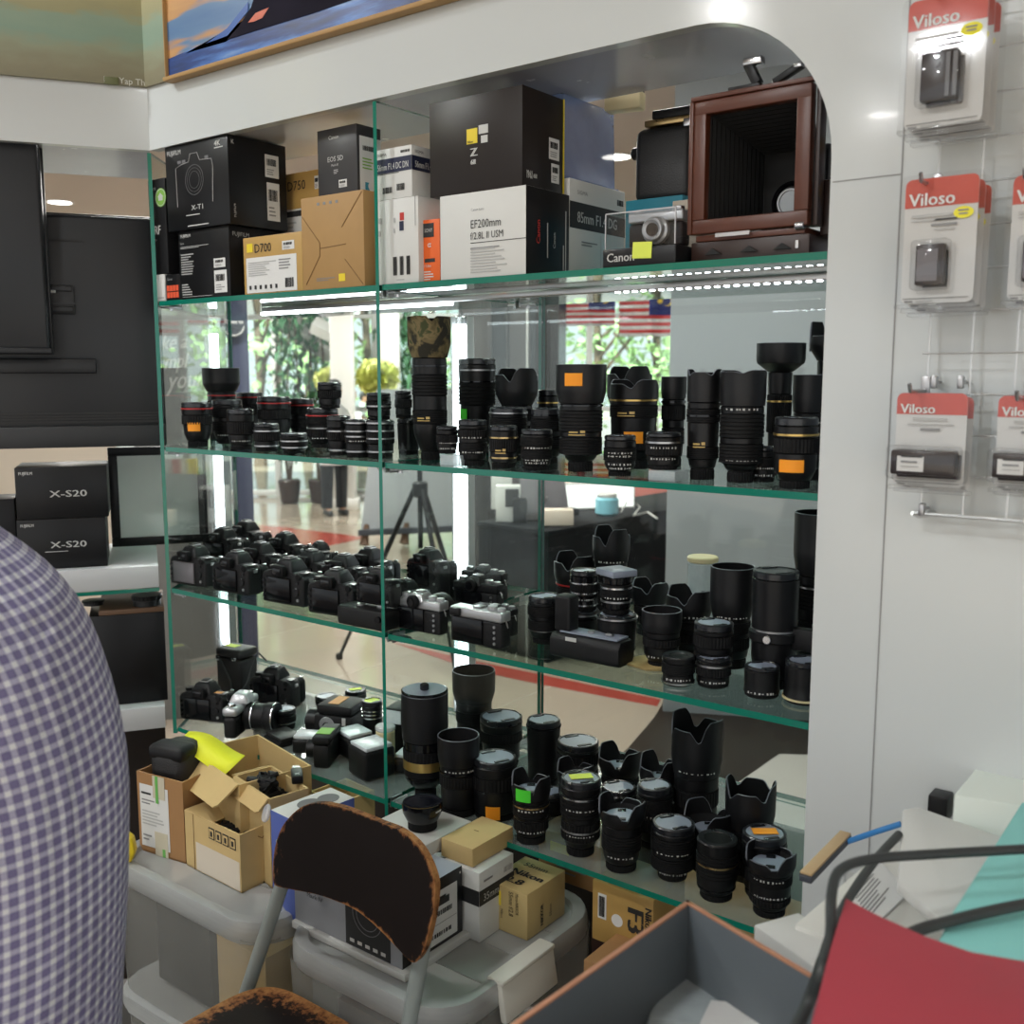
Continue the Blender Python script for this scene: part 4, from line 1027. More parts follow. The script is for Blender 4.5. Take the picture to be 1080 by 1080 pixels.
    lens('small capped lens tucked behind the green stickered hood', 585, 30, 828, z, Y=1.375, pat=1, nw=.85, capm='cap_sheen')
shelf_two(); shelf_three(); shelf_four()
# knobbed cap and gold band of the old telephoto
c, Rr, Hh, base = LENSES['t1']
root = [o for o in bpy.data.objects if o.get('label', '').startswith('big old telephoto')][0]
b = MB(); b.lathe([(Rr*.99, Hh+.0006), (Rr*.99, Hh+.004), (Rr*.93, Hh+.005)], 'lens_gloss', I4, 44, capb=True); b.lathe([(Rr*.93, Hh+.005), (.0006, Hh+.003)], 'cap_sheen', I4, 44); b.cyl(.008, .012, 'lens_gloss', T(0, 0, Hh+.003), 20, bev=.002); b.build('front_cap', root)  # bluish sheen of the cap disc is painted in its colour
b = MB(); zz = Hh*.335; r_ = Rr*.955; b.lathe([(r_-.004, zz-.008), (r_, zz-.008), (r_, zz+.008), (r_-.004, zz+.008)], 'gold', I4, 48); b.build('gold_band', root)['label'] = 'gold band'
# cork piece
q = onZ(676, 706, Z3); b = MB(); b.prism([(-.045, -.022), (.012, -.034), (.05, -.01), (.03, .02), (.045, .04), (-.01, .03), (-.02, .055), (-.034, .02)], .004, 'cork', T(q.x, q.y+.03, Z3+.0003), bev=.001)
tag(b.build('cork_scrap'), 'ragged tan cork scrap lying beside the open round hood on the third shelf', 'scrap')
q = placeY(746, 1.60, Z3); root = thing('round_filter_case', 'clear round filter case behind the large petal hood on the third shelf', 'case', q)
b = MB(); b.cyl(.026, .12, 'riser', I4, 28, bev=.002); b.build('case_body', root)
b = MB(); b.cyl(.027, .01, 'cream', T(0, 0, .1205), 28, bev=.002); b.build('lid', root)
# ================================================================== CAMERA BODIES
def S(s): return Matrix.Scale(s, 4)
CG = 'camera bodies on the third shelf'
def camera(label, px, Y=None, yb=None, z=Z3, s=.80, rz=0., kind='dslr', top='lens_matte', lensr=False, group=CG, name='camera', lcd='lcd', body='leatherette', stick=None, tilt=None, low=False):
    if Y is not None: c = placeY(px, Y, z)
    else: c = onZ(px, yb, z)+Vector((0, .03*s, 0))
    root = thing(name, label, 'camera', c, rz, group); M = S(s)
    ex = .048 if kind == 'grip' else 0
    def zz(v): return v+ex
    W = .070 if kind in ('dslr', 'grip') else .064
    b = MB()
    if kind in ('dslr', 'grip'):
        o = [(-W, 0), (W, 0), (W, zz(.066)), (W-.009, zz(.075)), (.032, zz(.079)), (-.034, zz(.079)), (-W+.008, zz(.075)), (-W, zz(.064))]
        b.prism(o, .046, body, M @ T(0, .014, 0) @ RX(pi/2), bev=.006*1, seg=3)
    else:
        o = [(-W, 0), (W, 0), (W, .052), (-W, .052)]
        b.prism(o, .032, body, M @ T(0, .008, 0) @ RX(pi/2), bev=.004, seg=3)
    b.build('body', root)
    tz = zz(.079) if kind in ('dslr', 'grip') else .052
    if kind in ('dslr', 'grip'):
        b = MB(); b.box(.040, .040, zz(.070), 'rubber', M @ T(W-.021, .026, .001), bev=.014*s, seg=3); b.build('hand_grip', root)
        b = MB(); b.prism([(-.036, -.034), (.036, -.034), (.030, .030), (-.030, .030)], .030, top, M @ T(0, 0, tz-.004), bev=.007*s, seg=3, taper=.60); b.build('prism_hump', root)
        b = MB(); b.box(.040, .016, .028, 'rubber', M @ T(0, -.040, tz-.012), bev=.006*s); b.box(.026, .004, .016, 'lens_gloss', M @ T(0, -.0482, tz-.006), bev=.002*s); b.build('eyecup', root)
        b = MB(); b.box(.024, .024, .003, 'steel', M @ T(0, -.004, tz+.0265), bev=.0005); b.box(.016, .022, .002, 'lens_black', M @ T(0, -.004, tz+.0296)); b.build('hot_shoe', root)
        b = MB(); b.lathe([(.0115, 0), (.0125, .002), (.0125, .008), (.011, .009)], 'lens_black', M @ T(-.050, -.006, tz-.003), 20, rib=.0008, nrib=20, capb=True, capt=True); b.build('mode_dial', root)
        b = MB(); b.box(.032, .026, .002, 'lcd_grey', M @ T(.050, -.008, tz-.0025), bev=.0006); b.build('top_display', root)
        b = MB(); b.cyl(.006, .004, 'silver', M @ T(.055, .036, zz(.070)), 14, bev=.001); b.build('shutter_button', root)
        b = MB(); b.box(.078, .006, .056, lcd, M @ T(-.010, -.0345, zz(.008)), bev=.002*s); b.build('rear_screen', root)
        b = MB()
        for k in range(4): b.cyl(.0036, .003, 'lens_gloss', M @ T(-.060, -.032, zz(.014+.013*k)) @ RX(pi/2), 10)
        for k in range(3): b.cyl(.0036, .003, 'steel' if k == 0 else 'lens_gloss', M @ T(.052, -.032, zz(.016+.02*k)) @ RX(pi/2), 10)
        b.cyl(.010, .004, 'lens_black', M @ T(.046, -.032, zz(.034)) @ RX(pi/2), 18, bev=.001); b.cyl(.008, .005, 'rubber', M @ T(.055, -.030, zz(.070)) @ RX(pi/2), 14, bev=.001)
        b.build('control_buttons', root)
        b = MB(); b.lathe([(.034, 0), (.034, .008), (.031, .010), (.028, .009), (.001, .007)], 'lens_matte', M @ T(-.006, .012, zz(.036)) @ RX(-pi/2), 36); b.build('mount_cap', root)
        b = MB()
        for x in (-1, 1): b.box(.004, .012, .008, 'steel', M @ T(x*(W+.001), -.008, zz(.058)), bev=.001*s)
        b.build('strap_lug', root)
    else:
        b = MB(); b.box(2*W, .034, .020, top, M @ T(0, -.008, tz), bev=.003, seg=3); b.build('top_plate', root)
        if kind == 'mirrorless':
            b = MB(); b.prism([(-.024, -.030), (.024, -.030), (.018, .020), (-.018, .020)], .020, top, M @ T(-.004, 0, tz+.014), bev=.004, taper=.66); b.build('prism_hump', root)
            b = MB(); b.cyl(.015, .014, 'rubber', M @ T(-.004, -.026, tz+.016) @ RX(pi/2), 24, bev=.003); b.cyl(.009, .002, 'lens_gloss', M @ T(-.004, -.0405, tz+.016) @ RX(pi/2), 18); b.build('eyecup', root)
        else:
            b = MB(); b.box(.026, .008, .016, 'lens_black', M @ T(-.048, -.027, tz+.002), bev=.002); b.build('viewfinder', root)
        b = MB()
        for x, r_, h_ in ((.030, .010, .009), (.052, .009, .007), (-.046, .011, .010)):
            if kind == 'range' and x < 0: continue
            b.lathe([(r_-.001, 0), (r_, .001), (r_, h_-.001), (r_-.0014, h_)], 'silver_paint' if top != 'lens_matte' else 'steel', M @ T(x, -.006, tz+.0195), 18, rib=.0006, nrib=18, capb=True, capt=True)
        b.build('top_dials', root)
        b = MB(); b.box(.020, .020, .003, 'steel', M @ T(-.004 if kind != 'mirrorless' else -.004, -.004, tz+(.0205 if kind != 'mirrorless' else .0345)), bev=.0005); b.build('hot_shoe', root)
        b = MB(); b.box(.076, .005, .050, lcd, M @ T(-.018, -.0255, .003), bev=.0016); b.build('rear_screen', root)
        b = MB()
        for k in range(4): b.cyl(.003, .003, 'steel', M @ T(.048, -.0235, .010+.011*k) @ RX(pi/2), 10)
        b.cyl(.008, .003, 'lens_black', M @ T(.038, -.0235, .024) @ RX(pi/2), 18, bev=.0006); b.build('control_buttons', root)
        b = MB()
        for x in (-1, 1): b.tube([(x*(W+.002), -.012, .056), (x*(W+.008), -.014, .050), (x*(W+.006), -.010, .042), (x*(W+.001), -.008, .048)], .0012, 'steel', 6, M=M, closed=True)
        b.build('strap_ring', root)
        b = MB(); b.lathe([(.030, 0), (.030, .006), (.027, .008), (.001, .007)], 'lens_matte', M @ T(-.006, .008, .036) @ RX(-pi/2), 30); b.build('mount_cap', root)
    if lensr:
        b = MB(); m0 = M @ T(-.006, .012, zz(.036)) @ RX(-pi/2)
        b.lathe([(.030, 0.008), (.032, .012), (.033, .03), (.035, .034), (.035, .06), (.033, .062), (.026, .060), (.001, .056)], 'lens_black', m0, 36); b.build('fitted_lens', root)
    if stick:
        b = MB(); b.box(.022, .016, .0006, stick, M @ T(0.045, -.012, tz+.0006)); b.build('price_sticker', root)
    return root
camera('black camera with a lit grey rear screen, leftmost on the third shelf', 199, Y=1.30, s=.80, rz=.10, lcd='lcd_grey')
camera('black camera with pale worn shoulder, second in the front row of cameras', 245, Y=1.305, s=.80, rz=.05)
camera('black camera with big eyecup, third in the front row of cameras', 302, Y=1.305, s=.84, rz=.05)
camera('black camera with round dial top, fourth in the front row of cameras', 352, Y=1.295, s=.80, rz=.12)
r_ = thing('battery_grip', 'flat black battery grip lying at the front, left of the glass divider', 'battery grip', onZ(379, 663, Z3)+Vector((0, .025, 0)), 0.03, CG)
b = MB(); b.box(.118, .046, .036, 'leatherette', I4, bev=.006); b.build('body', r_)
b = MB(); b.cyl(.008, .003, 'steel', T(-.02, 0, .036), 16); b.box(.014, .010, .006, 'steel', T(.03, .0, .036), bev=.001); b.build('contact_pins', r_)
b = MB(); b.cyl(.006, .005, 'lens_gloss', T(.045, -.0235, .022) @ RX(pi/2), 14); b.build('locking_wheel', r_)
camera('small black camera perched on the battery grip beside the glass divider', 398, Y=1.275, z=Z3+.0405, s=.62, rz=.05)
camera('black camera at the back left corner of the third shelf', 231, Y=1.50, s=.78, rz=.08)
camera('black camera with tall rounded flash hump at the back left', 256, Y=1.60, s=.80, rz=0)
camera('black camera with bright top display in the middle row, left part', 270, Y=1.415, s=.78, rz=.1)
camera('black camera in the back row near the red floor stripe', 297, Y=1.53, s=.80, rz=.05)
camera('small camera seen end on behind the middle row, with boxy flash', 334, Y=1.57, s=.62, rz=-.3)
camera('black camera with smooth blue sheen, centre of the middle row', 325, Y=1.415, s=.78, rz=.06)
camera('black camera with large eyecup in the middle row, left of the divider', 360, Y=1.42, s=.78, rz=.1)
camera('black camera in the back row just left of the glass divider', 388, Y=1.50, s=.80, rz=.05)
# right of the divider
camera('tall professional camera with built in vertical grip, right of the divider', 452, Y=1.47, s=.70, rz=-.12, kind='grip')
camera('black camera with pale top seen through the glass divider', 426, Y=1.37, s=.62, rz=.05)
camera('retro camera with silver top plate and round eyecup at the front edge', 438, yb=667, s=.80, rz=.02, kind='mirrorless', top='silver_paint', lensr=True)
camera('flat retro camera with silver top plate and plain back at the front edge', 499, yb=681, s=.84, rz=.02, kind='range', top='silver_paint')
camera('small black camera half hidden behind the flat silver topped camera', 524, Y=1.365, s=.66, rz=.02, kind='range')
camera('black retro camera with many dials, behind the silver topped cameras', 506, Y=1.47, s=.80, rz=.05, kind='mirrorless')
camera('second black retro camera, at the back near the upright tube', 512, Y=1.57, s=.76, rz=.1, kind='mirrorless')
# rounded vertical grip lying in front of the lenses
q = onZ(612, 700, Z3); r_ = thing('vertical_grip', 'rounded black vertical grip with an upright post, lying before the stacked lenses', 'battery grip', q+Vector((0, .03, 0)), .02)
b = MB(); o = [(-.024, .006), (-.018, 0), (.02, 0), (.026, .01), (.026, .032), (.018, .040), (-.016, .040), (-.024, .03)]
b.prism(o, .128, 'lens_matte', T(-.064, 0, 0) @ RY(pi/2) @ RZ(pi/2), bev=.004); b.build('body', r_)
b = MB(); b.box(.106, .034, .003, 'cap_sheen', T(.004, .001, .0402), bev=.001); b.build('top_plate', r_)
b = MB(); b.box(.030, .030, .058, 'lens_matte', T(-.046, .0, .0405), bev=.005, seg=3); b.build('post', r_)
b = MB(); b.cyl(.006, .004, 'steel', T(.0, 0, .043), 14); b.box(.012, .008, .004, 'steel', T(.034, 0, .043), bev=.001); b.build('contact_pins', r_)
b = MB(); b.box(.020, .001, .006, 'mark_white', T(-.022, -.0248, .031)); b.build('lettering', r_)
# ------------------------------------------------------------------ bottom shelf, left bay
BG = 'used gear on the bottom shelf'
camera('black camera with an orange sticker, in the left corner of the bottom shelf', 210, yb=760, z=Z4, s=.80, rz=.35, stick='st_tan', group=BG)
q = onZ(240, 735, Z4)+Vector((0, .03, 0)); r_ = thing('camera_case', 'upright black leather camera case with strap and green sticker', 'camera case', q, .15, BG)
b = MB(); b.box(.078, .060, .092, 'leather_case', I4, bev=.008, seg=3); b.build('body', r_)
b = MB(); b.box(.080, .062, .022, 'leather_case', T(0, 0, .093), bev=.008, seg=3); b.build('lid', r_)
b = MB(); b.tube([(-.04, -.02, .10), (-.01, -.036, .08), (.015, -.038, .045), (.018, -.036, .01), (.035, -.04, .006), (.05, -.02, .04), (.052, .0, .09), (.06, .01, .105), (.075, .02, .085)], .0022, 'cable', 6); b.build('strap', r_)
b = MB(); b.box(.012, .004, .012, 'silver', T(-.028, -.032, .086), bev=.001); b.box(.012, .004, .008, 'silver', T(.022, -.032, .09), bev=.001); b.build('buckle', r_)
b = MB(); b.box(.034, .022, .0006, 'st_yellow', T(-.012, 0, .1155)); b.build('price_sticker', r_)
camera('black camera with pop up flash hump, behind the silver film camera', 283, yb=745, z=Z4, s=.84, rz=.25, group=BG)
q = onZ(240, 775, Z4)+Vector((.0, .035, 0)); r_ = thing('film_camera', 'silver film camera with a grey lens pointing right, behind the open carton', 'camera', q, R(-62), BG)
s_ = .84; M = S(s_)
b = MB(); b.box(.136, .034, .056, 'leatherette', M, bev=.008, seg=3); b.build('body', r_)
b = MB(); b.box(.138, .040, .022, 'silver_paint', M @ T(0, .001, .0565), bev=.007, seg=3); b.build('top_plate', r_)
b = MB(); b.prism([(-.034, -.02), (.034, -.02), (.026, .034), (-.026, .034)], .026, 'silver_paint', M @ T(0, 0, .076), bev=.006, taper=.62); b.build('prism_hump', r_)
b = MB(); b.box(.030, .010, .018, 'rubber', M @ T(0, -.024, .080), bev=.003); b.build('eyecup', r_)
b = MB(); b.lathe([(.034, 0), (.034, .012), (.032, .016), (.032, .05), (.035, .054), (.036, .078), (.034, .08), (.028, .078), (.001, .07)], 'lens_matte', M @ T(0, .018, .040) @ RX(-pi/2), 36, ); b.build('fitted_lens', r_)
b = MB()
for k in (.020, .074): b.lathe([(.0345, k), (.0366, k), (.0366, k+.003), (.0345, k+.003)], 'silver', M @ T(0, .018, .040) @ RX(-pi/2), 36)
b.build('accent_ring', r_)
b = MB(); b.lathe([(.012, 0), (.012, .008), (.010, .009)], 'silver', M @ T(-.05, 0, .078), 20, capb=True, capt=True); b.lathe([(.010, 0), (.010, .006), (.009, .007)], 'silver', M @ T(.048, 0, .078), 20, capb=True, capt=True); b.build('top_dials', r_)
lens('small lens with silver waist ring, right of the silver film camera', 300, 25, 743, Z4, yb=771, pat=1, rings=((.35, 'silver'),), nw=.9)
lens('low capped lens at the back, behind the boxy camera with the round crank', 336, 24, 736, Z4, Y=1.52, pat=1, nw=.9, h=.03)
q = onZ(345, 782, Z4)+Vector((0, .04, 0)); r_ = thing('medium_format_camera', 'boxy dark camera with a pale round crank plate on its side', 'camera', q, R(20), BG)
b = MB(); b.box(.086, .078, .056, 'leatherette', I4, bev=.005); b.build('body', r_)
b = MB(); b.box(.080, .074, .020, 'lens_matte', T(.002, 0, .0565), bev=.006); b.box(.024, .05, .0008, 'st_tan', T(-.004, 0, .077)); b.build('top_hood', r_)
b = MB(); b.cyl(.017, .003, 'silver_paint', T(-.012, -.039, .036) @ RX(pi/2), 28, bev=.001); b.cyl(.007, .004, 'lens_black', T(-.012, -.042, .036) @ RX(pi/2), 18); b.build('crank_plate', r_)
b = MB(); b.box(.008, .0008, .016, 'mark_white', T(.026, -.0396, .038)); b.build('lettering', r_)
b = MB(); b.cyl(.026, .03, 'lens_black', T(-.043, .0, .028) @ RY(-pi/2), 28, bev=.003); b.build('fitted_lens', r_)
lens('short lens with green sticker on its cap, behind the boxy camera', 368, 23, 724, Z4, Y=1.49, pat=1, rings=((.3, 'silver'),), nw=.9, capst='st_yellow')
r_ = lens('chrome topped lens with a yellow cap, right of the boxy camera', 386, 22, 735, Z4, Y=1.42, pat=5, nw=.85, bodym='lens_black', capm='st_yellow', rings=((.80, 'silver'), (.72, 'silver'), (.64, 'silver')))
q = placeY(400, 1.375, Z4); r_ = thing('plastic_canister', 'cream translucent plastic canister beside the glass divider', 'canister', q, 0, BG)
b = MB(); b.cyl(.0185, .060, 'cream', I4, 28, bev=.002); b.build('body', r_)
b = MB(); b.cyl(.0195, .010, 'bag_clear', T(0, 0, .0605), 28, bev=.002); b.build('lid', r_)
def flash(label, px, py, rz, w=.066, d_=.075, hh=.075, base=True, tilt=0.):
    q = onZ(px, py, Z4)+Vector((0, .03, 0)); r_ = thing('camera_flash', label, 'camera flash', q, rz, BG)
    if base:
        b = MB(); b.box(w*.86, d_*.7, .030, 'lens_matte', T(0, 0, .0), bev=.005); b.build('body', r_)
        b = MB(); b.cyl(.016, w*.7, 'rubber', T(-w*.35, 0, .036) @ RY(pi/2), 18); b.build('hinge', r_)
    z0 = .036 if base else .002
    b = MB(); b.prism([(-w/2, -d_/2), (w/2, -d_/2), (w/2, d_/2), (-w/2, d_/2)], hh, 'lens_matte', T(0, 0, z0), bev=.006, seg=3); b.build('flash_head', r_)
    b = MB(); b.box(w*.92, d_*.86, .008, 'flash_diff', T(0, 0, z0+hh-.001), bev=.003); b.build('diffuser', r_)
    return r_
flash('black flash with frosted window up, left of a matching pair on the bottom shelf', 362, 800, R(-14), hh=.042, base=False, w=.062, d_=.060)
r2_ = flash('black flash with frosted window up, right of a matching pair beside the divider', 380, 822, R(-14), w=.066, d_=.066, hh=.056, base=False)
flash('black flash with a white window tipped left, behind the open cartons', 313, 797, R(30), hh=.03, base=False, w=.052, d_=.048)
q = onZ(331, 808, Z4)+Vector((0, .035, 0)); r_ = thing('film_camera', 'small dark film camera with a green sticker on top, left of the paired flashes', 'camera', q, R(-60), BG)
b = MB(); b.box(.082, .032, .046, 'leatherette', I4, bev=.005); b.build('body', r_)
b = MB(); b.box(.084, .034, .016, 'lens_matte', T(0, 0, .0465), bev=.004); b.box(.034, .028, .0008, 'green_seal', T(.008, 0, .063)); b.build('top_plate', r_)
b = MB(); b.cyl(.018, .022, 'lens_black', T(0, -.017, .024) @ RX(pi/2), 24, bev=.002); b.build('fitted_lens', r_)
q = onZ(286, 786, Z4)+Vector((0, .03, 0)); r_ = thing('slide_case', 'flat dark case lying before the small silver ringed lens', 'case', q, R(-12), BG)
b = MB(); b.box(.070, .050, .010, 'lens_matte', I4, bev=.002); b.build('base', r_)
b = MB(); b.box(.068, .048, .008, 'leather_case', T(.002, .002, .0102), bev=.002); b.build('lid', r_)
q = placeY(418, 1.43, Z4); r_ = thing('camera_flash', 'upright black flash with swivel head, just right of the divider', 'camera flash', q, R(15), BG)
b = MB(); b.box(.042, .034, .062, 'lens_matte', I4, bev=.004); b.build('body', r_)
b = MB(); b.box(.040, .052, .034, 'lens_matte', T(0, -.006, .064), bev=.006); b.build('flash_head', r_)
b = MB(); b.box(.034, .002, .026, 'flash_diff', T(0, -.033, .067)); b.build('diffuser', r_)
flash('low black flash with pale window, between the divider and the gold banded telephoto', 421, 818, R(20), w=.05, d_=.05, hh=.03, base=False)
# ================================================================== BOXES ON THE TOP SHELF
TG = 'boxes on the top shelf'
class Dec:
    """print on the faces of a box: u, v in metres from the lower left of the face"""
    def __init__(s, W, D, Hh): s.W, s.D, s.H = W, D, Hh; s.b = MB(); s.n = 0
    def M(s, face):
        return {'front': T(-s.W/2, -s.D/2, 0) @ RX(pi/2), 'right': T(s.W/2, -s.D/2, 0) @ RZ(pi/2) @ RX(pi/2), 'left': T(-s.W/2, s.D/2, 0) @ RZ(-pi/2) @ RX(pi/2), 'top': T(-s.W/2, -s.D/2, s.H)}[face]
    def size(s, face): return {'front': (s.W, s.H), 'right': (s.D, s.H), 'left': (s.D, s.H), 'top': (s.W, s.D)}[face]
    def rect(s, face, u, v, w, h, m, lift=.0004):
        U, V = s.size(face); s.b.box(w*U, h*V, .0003, m, s.M(face) @ T((u+w/2)*U, (v+h/2)*V, lift)); s.n += 1
    def text(s, face, u, v, st, hgt, m, sx=1., rot=0., align='l', bold=0, lift=.001):
        U, V = s.size(face); s.b.text(st, hgt*V*1.38, m, s.M(face) @ T(u*U, v*V, lift) @ RZ(rot), align, sx, bold); s.n += 1
    def lines(s, face, u, v, w, h, n, m, seed=1, lift=.0009):
        rnd = random.Random(seed)
        for k in range(n):
            s.rect(face, u, v+h*k/n, w*rnd.uniform(.55, 1), h/n*.42, m, lift)
    def bars(s, face, u, v, w, h, m='ink', seed=3, lift=.0009):
        rnd = random.Random(seed); x = 0
        while x < w*.97:
            ww = w*rnd.choice((.02, .035, .06)); s.rect(face, u+x, v, min(ww, w-x), h, m, lift); x += ww+w*rnd.choice((.02, .03, .05))
    def label(s, face, u, v, w, h, seed=1, m='paper'):
        s.rect(face, u, v, w, h, m, .0004)
        s.bars(face, u+w*.12, v+h*.52, w*.72, h*.30, 'ink', seed); s.lines(face, u+w*.12, v+h*.12, w*.7, h*.30, 3, 'ink_grey', seed)
    def build(s, root):
        if s.n: s.b.build('print', root)
def rbox(label, W, D, Hh, pos, m, faces=None, rz=0., group=TG, dec=None, name='product_box', cat='box', bev=.0012, flaps=False):
    root = thing(name, label, cat, pos, rz, group)
    b = MB(); b.box(W, D, Hh, m, I4, bev=bev, faces=faces); b.build('carton', root)
    d = Dec(W, D, Hh)
    if dec: dec(d)
    d.build(root)
    return root
def shelfbox(label, p0, p1, yt, Yf, D, m, zb=None, faces=None, dec=None, hpx=None, **k):
    zb = Z1+.0006 if zb is None else zb
    a = placeY(p0, Yf, zb); c = placeY(p1, Yf, zb); W = c.x-a.x; z1 = onPlane((p0+p1)/2, yt, Vector((0, Yf, 0)), Vector((0, 1, 0))).z
    Hh = z1-zb
    rbox(label, W, D, Hh, ((a.x+c.x)/2, Yf+D/2, zb), m, faces, dec=dec, **k)
    return zb+Hh+.0006
def d_white(d): d.rect('front', .1, .1, .8, .05, 'ink_light')
zs = shelfbox('tiny white box at the left end of the top shelf, under the tall RF box', 166, 178, 289, 1.247, .06, 'bx_white', dec=d_white)
def d_red(d):
    for i in range(4):
        for j in range(2): d.rect('front', .08+.21*i, .10+.26*j, .18, .22, 'st_red' if 'st_red' in MATS else 'bx_orange')
    d.text('front', .15, .78, 'Canon', .09, 'ink_light')
shelfbox('tiny black box with red orange squares, under the stacked black boxes', 179, 194, 289, 1.247, .06, 'bx_black', dec=d_red)
def d_rf(d):
    d.text('front', .05, .885, 'Canon', .045, 'mark_white', sx=.8); d.text('front', .30, .42, 'RF', .095, 'mark_white', sx=.8, bold=.0012); d.text('front', .10, .35, '70mm F2 STM', .022, 'mark_white', sx=.55)
    d.b.cyl(.018, .0006, 'green_seal', d.M('front') @ T(d.W*.74, d.H*.80, 0), 28); d.b.lathe([(.0155, 0), (.0155, .0006), (.0165, .0006), (.0165, 0)], 'mark_white', d.M('front') @ T(d.W*.74, d.H*.80, .0004), 28)
    d.b.box(.014, .008, .0004, 'mark_white', d.M('front') @ T(d.W*.74, d.H*.79, .0008)); d.b.prism([(-.010, 0), (.010, 0), (0, .008)], .0004, 'mark_white', d.M('front') @ T(d.W*.74, d.H*.805, .0008))
shelfbox('tall narrow black box lettered RF with a green round seal, top shelf left', 165, 182.5, 187, 1.247, .045, 'bx_black', zb=zs, dec=d_rf)
def camera_sketch(d, face, cu, cv, s):
    M = d.M(face) @ T(cu*d.size(face)[0], cv*d.size(face)[1], .0006)
    for r_, w in ((.030, .0010), (.024, .0006), (.017, .0006)):
        d.b.lathe([(r_*s, 0), (r_*s, .0003), ((r_+w)*s, .0003), ((r_+w)*s, 0)], 'ink_dim', M, 40)
    d.b.tube([(-.062*s, -.050*s, 0), (-.064*s, .03*s, 0), (-.04*s, .036*s, 0), (-.018*s, .038*s, 0), (-.012*s, .054*s, 0), (.012*s, .054*s, 0), (.02*s, .038*s, 0), (.06*s, .036*s, 0), (.064*s, .02*s, 0), (.060*s, -.050*s, 0)], .0006, 'ink_light', 5, M)
    for x in (-.05, -.034, .044): d.b.box(.012*s, .006*s, .0004, 'ink_dim', M @ T(x*s, .041*s, 0))
    d.n += 1
def d_x3(d):
    d.text('front', .05, .90, 'FUJIFILM', .05, 'mark_white', bold=.0006); d.text('front', .05, .80, 'X-T1', .03, 'mark_white'); d.lines('front', .05, .74, .6, .04, 2, 'ink_light')
    d.lines('front', .05, .36, .26, .32, 9, 'ink_light', 5); d.lines('front', .05, .06, .22, .18, 5, 'ink_light', 6); d.rect('front', .05, .03, .6, .006, 'ink_light')
    d.label('front', .70, .42, .22, .13, 3); d.label('front', .70, .06, .24, .32, 8); d.text('right', .05, .86, 'FUJIFILM', .06, 'ink_light')
zx = shelfbox('black camera box with fine white print, under the box with the camera drawing', 194, 246.5, 240, 1.246, .150, 'bx_black', dec=d_x3)
def d_xt(d):
    d.text('front', .04, .885, 'FUJIFILM', .055, 'mark_white', bold=.0006); camera_sketch(d, 'front', .47, .56, d.W/.215)
    d.text('front', .5, .215, 'X-T1', .06, 'mark_white', sx=1.4, align='c', bold=.0008); d.lines('front', .32, .155, .36, .025, 1, 'mark_white'); d.lines('front', .34, .03, .34, .03, 1, 'mark_white', 2)
    d.text('front', .80, .89, '4K', .06, 'mark_white', sx=1.2, bold=.001); d.rect('front', .80, .865, .13, .012, 'mark_white')
    d.label('right', .62, .60, .24, .26, 4); d.label('right', .64, .10, .22, .44, 9); d.text('right', .1, .08, 'FUJIFILM', .03, 'mark_white', rot=pi/2); d.text('right', .05, .9, 'K', .05, 'mark_white')
shelfbox('black box with a white line drawing of a camera, stacked at top left', 184, 248.5, 146, 1.240, .138, 'bx_black', zb=zx, dec=d_xt)
def d_d700(d):
    d.rect('front', .07, .74, .10, .15, 'bx_yellow'); d.text('front', .20, .72, 'D700', .16, 'ink', sx=.95); d.label('front', .68, .72, .20, .15, 3)
    d.rect('front', .05, .02, .86, .62, 'paper'); d.lines('front', .09, .32, .50, .26, 7, 'ink_light', 4, .0012); d.lines('front', .62, .40, .24, .20, 4, 'ink_grey', 3, .0012); d.bars('front', .72, .08, .14, .16, 'ink', 5, .0012)
    for k in range(6): d.rect('front', .10+.09*k, .08, .035, .07, 'ink', .0012)
def d_d750(d):
    d.rect('front', .07, .87, .13, .07, 'bx_yellow'); d.text('front', .27, .865, 'D750', .075, 'ink', sx=.95); d.label('front', .90, .85, .10, .1, 3)
    d.rect('front', .07, .10, .93, .62, 'paper'); d.rect('front', .08, .66, .92, .045, 'ink', .0012); d.lines('front', .10, .44, .5, .20, 6, 'ink_light', 4, .0012); d.bars('front', .12, .16, .3, .06, 'ink', 5, .0012)
shelfbox('gold box lettered D750 with a white label, behind the D700 box', 297, 341.5, 181, 1.40, .12, 'bx_gold', dec=d_d750)
shelfbox('gold box lettered D700 with a white label, at the front of the top shelf', 261, 322, 247, 1.246, .12, 'bx_gold', dec=d_d700)
def d_kraft(d):
    s = .0012
    for a, b_ in (((.02, .80), (.30, .50)), ((.30, .50), (.30, .36)), ((.30, .36), (.06, .06)), ((.98, .98), (.66, .64)), ((.70, .30), (.98, .02)), ((.30, .44), (.72, .46))):
        p = Vector((a[0]*d.W, a[1]*d.H, .0004)); q = Vector((b_[0]*d.W, b_[1]*d.H, .0004)); d.b.tube([p, q], .0008, 'fold', 5, d.M('front'))
    d.rect('front', .60, .07, .10, .08, 'bx_yellow'); d.lines('front', .24, .09, .32, .04, 2, 'ink_grey')
    for k in range(4): d.rect('front', .27+.10*k, .90, .04, .03, 'ink_grey')
zk = shelfbox('plain brown carton with folded end flaps and a small yellow square', 322, 386.5, 204, 1.246, .13, 'bx_kraft', dec=d_kraft)
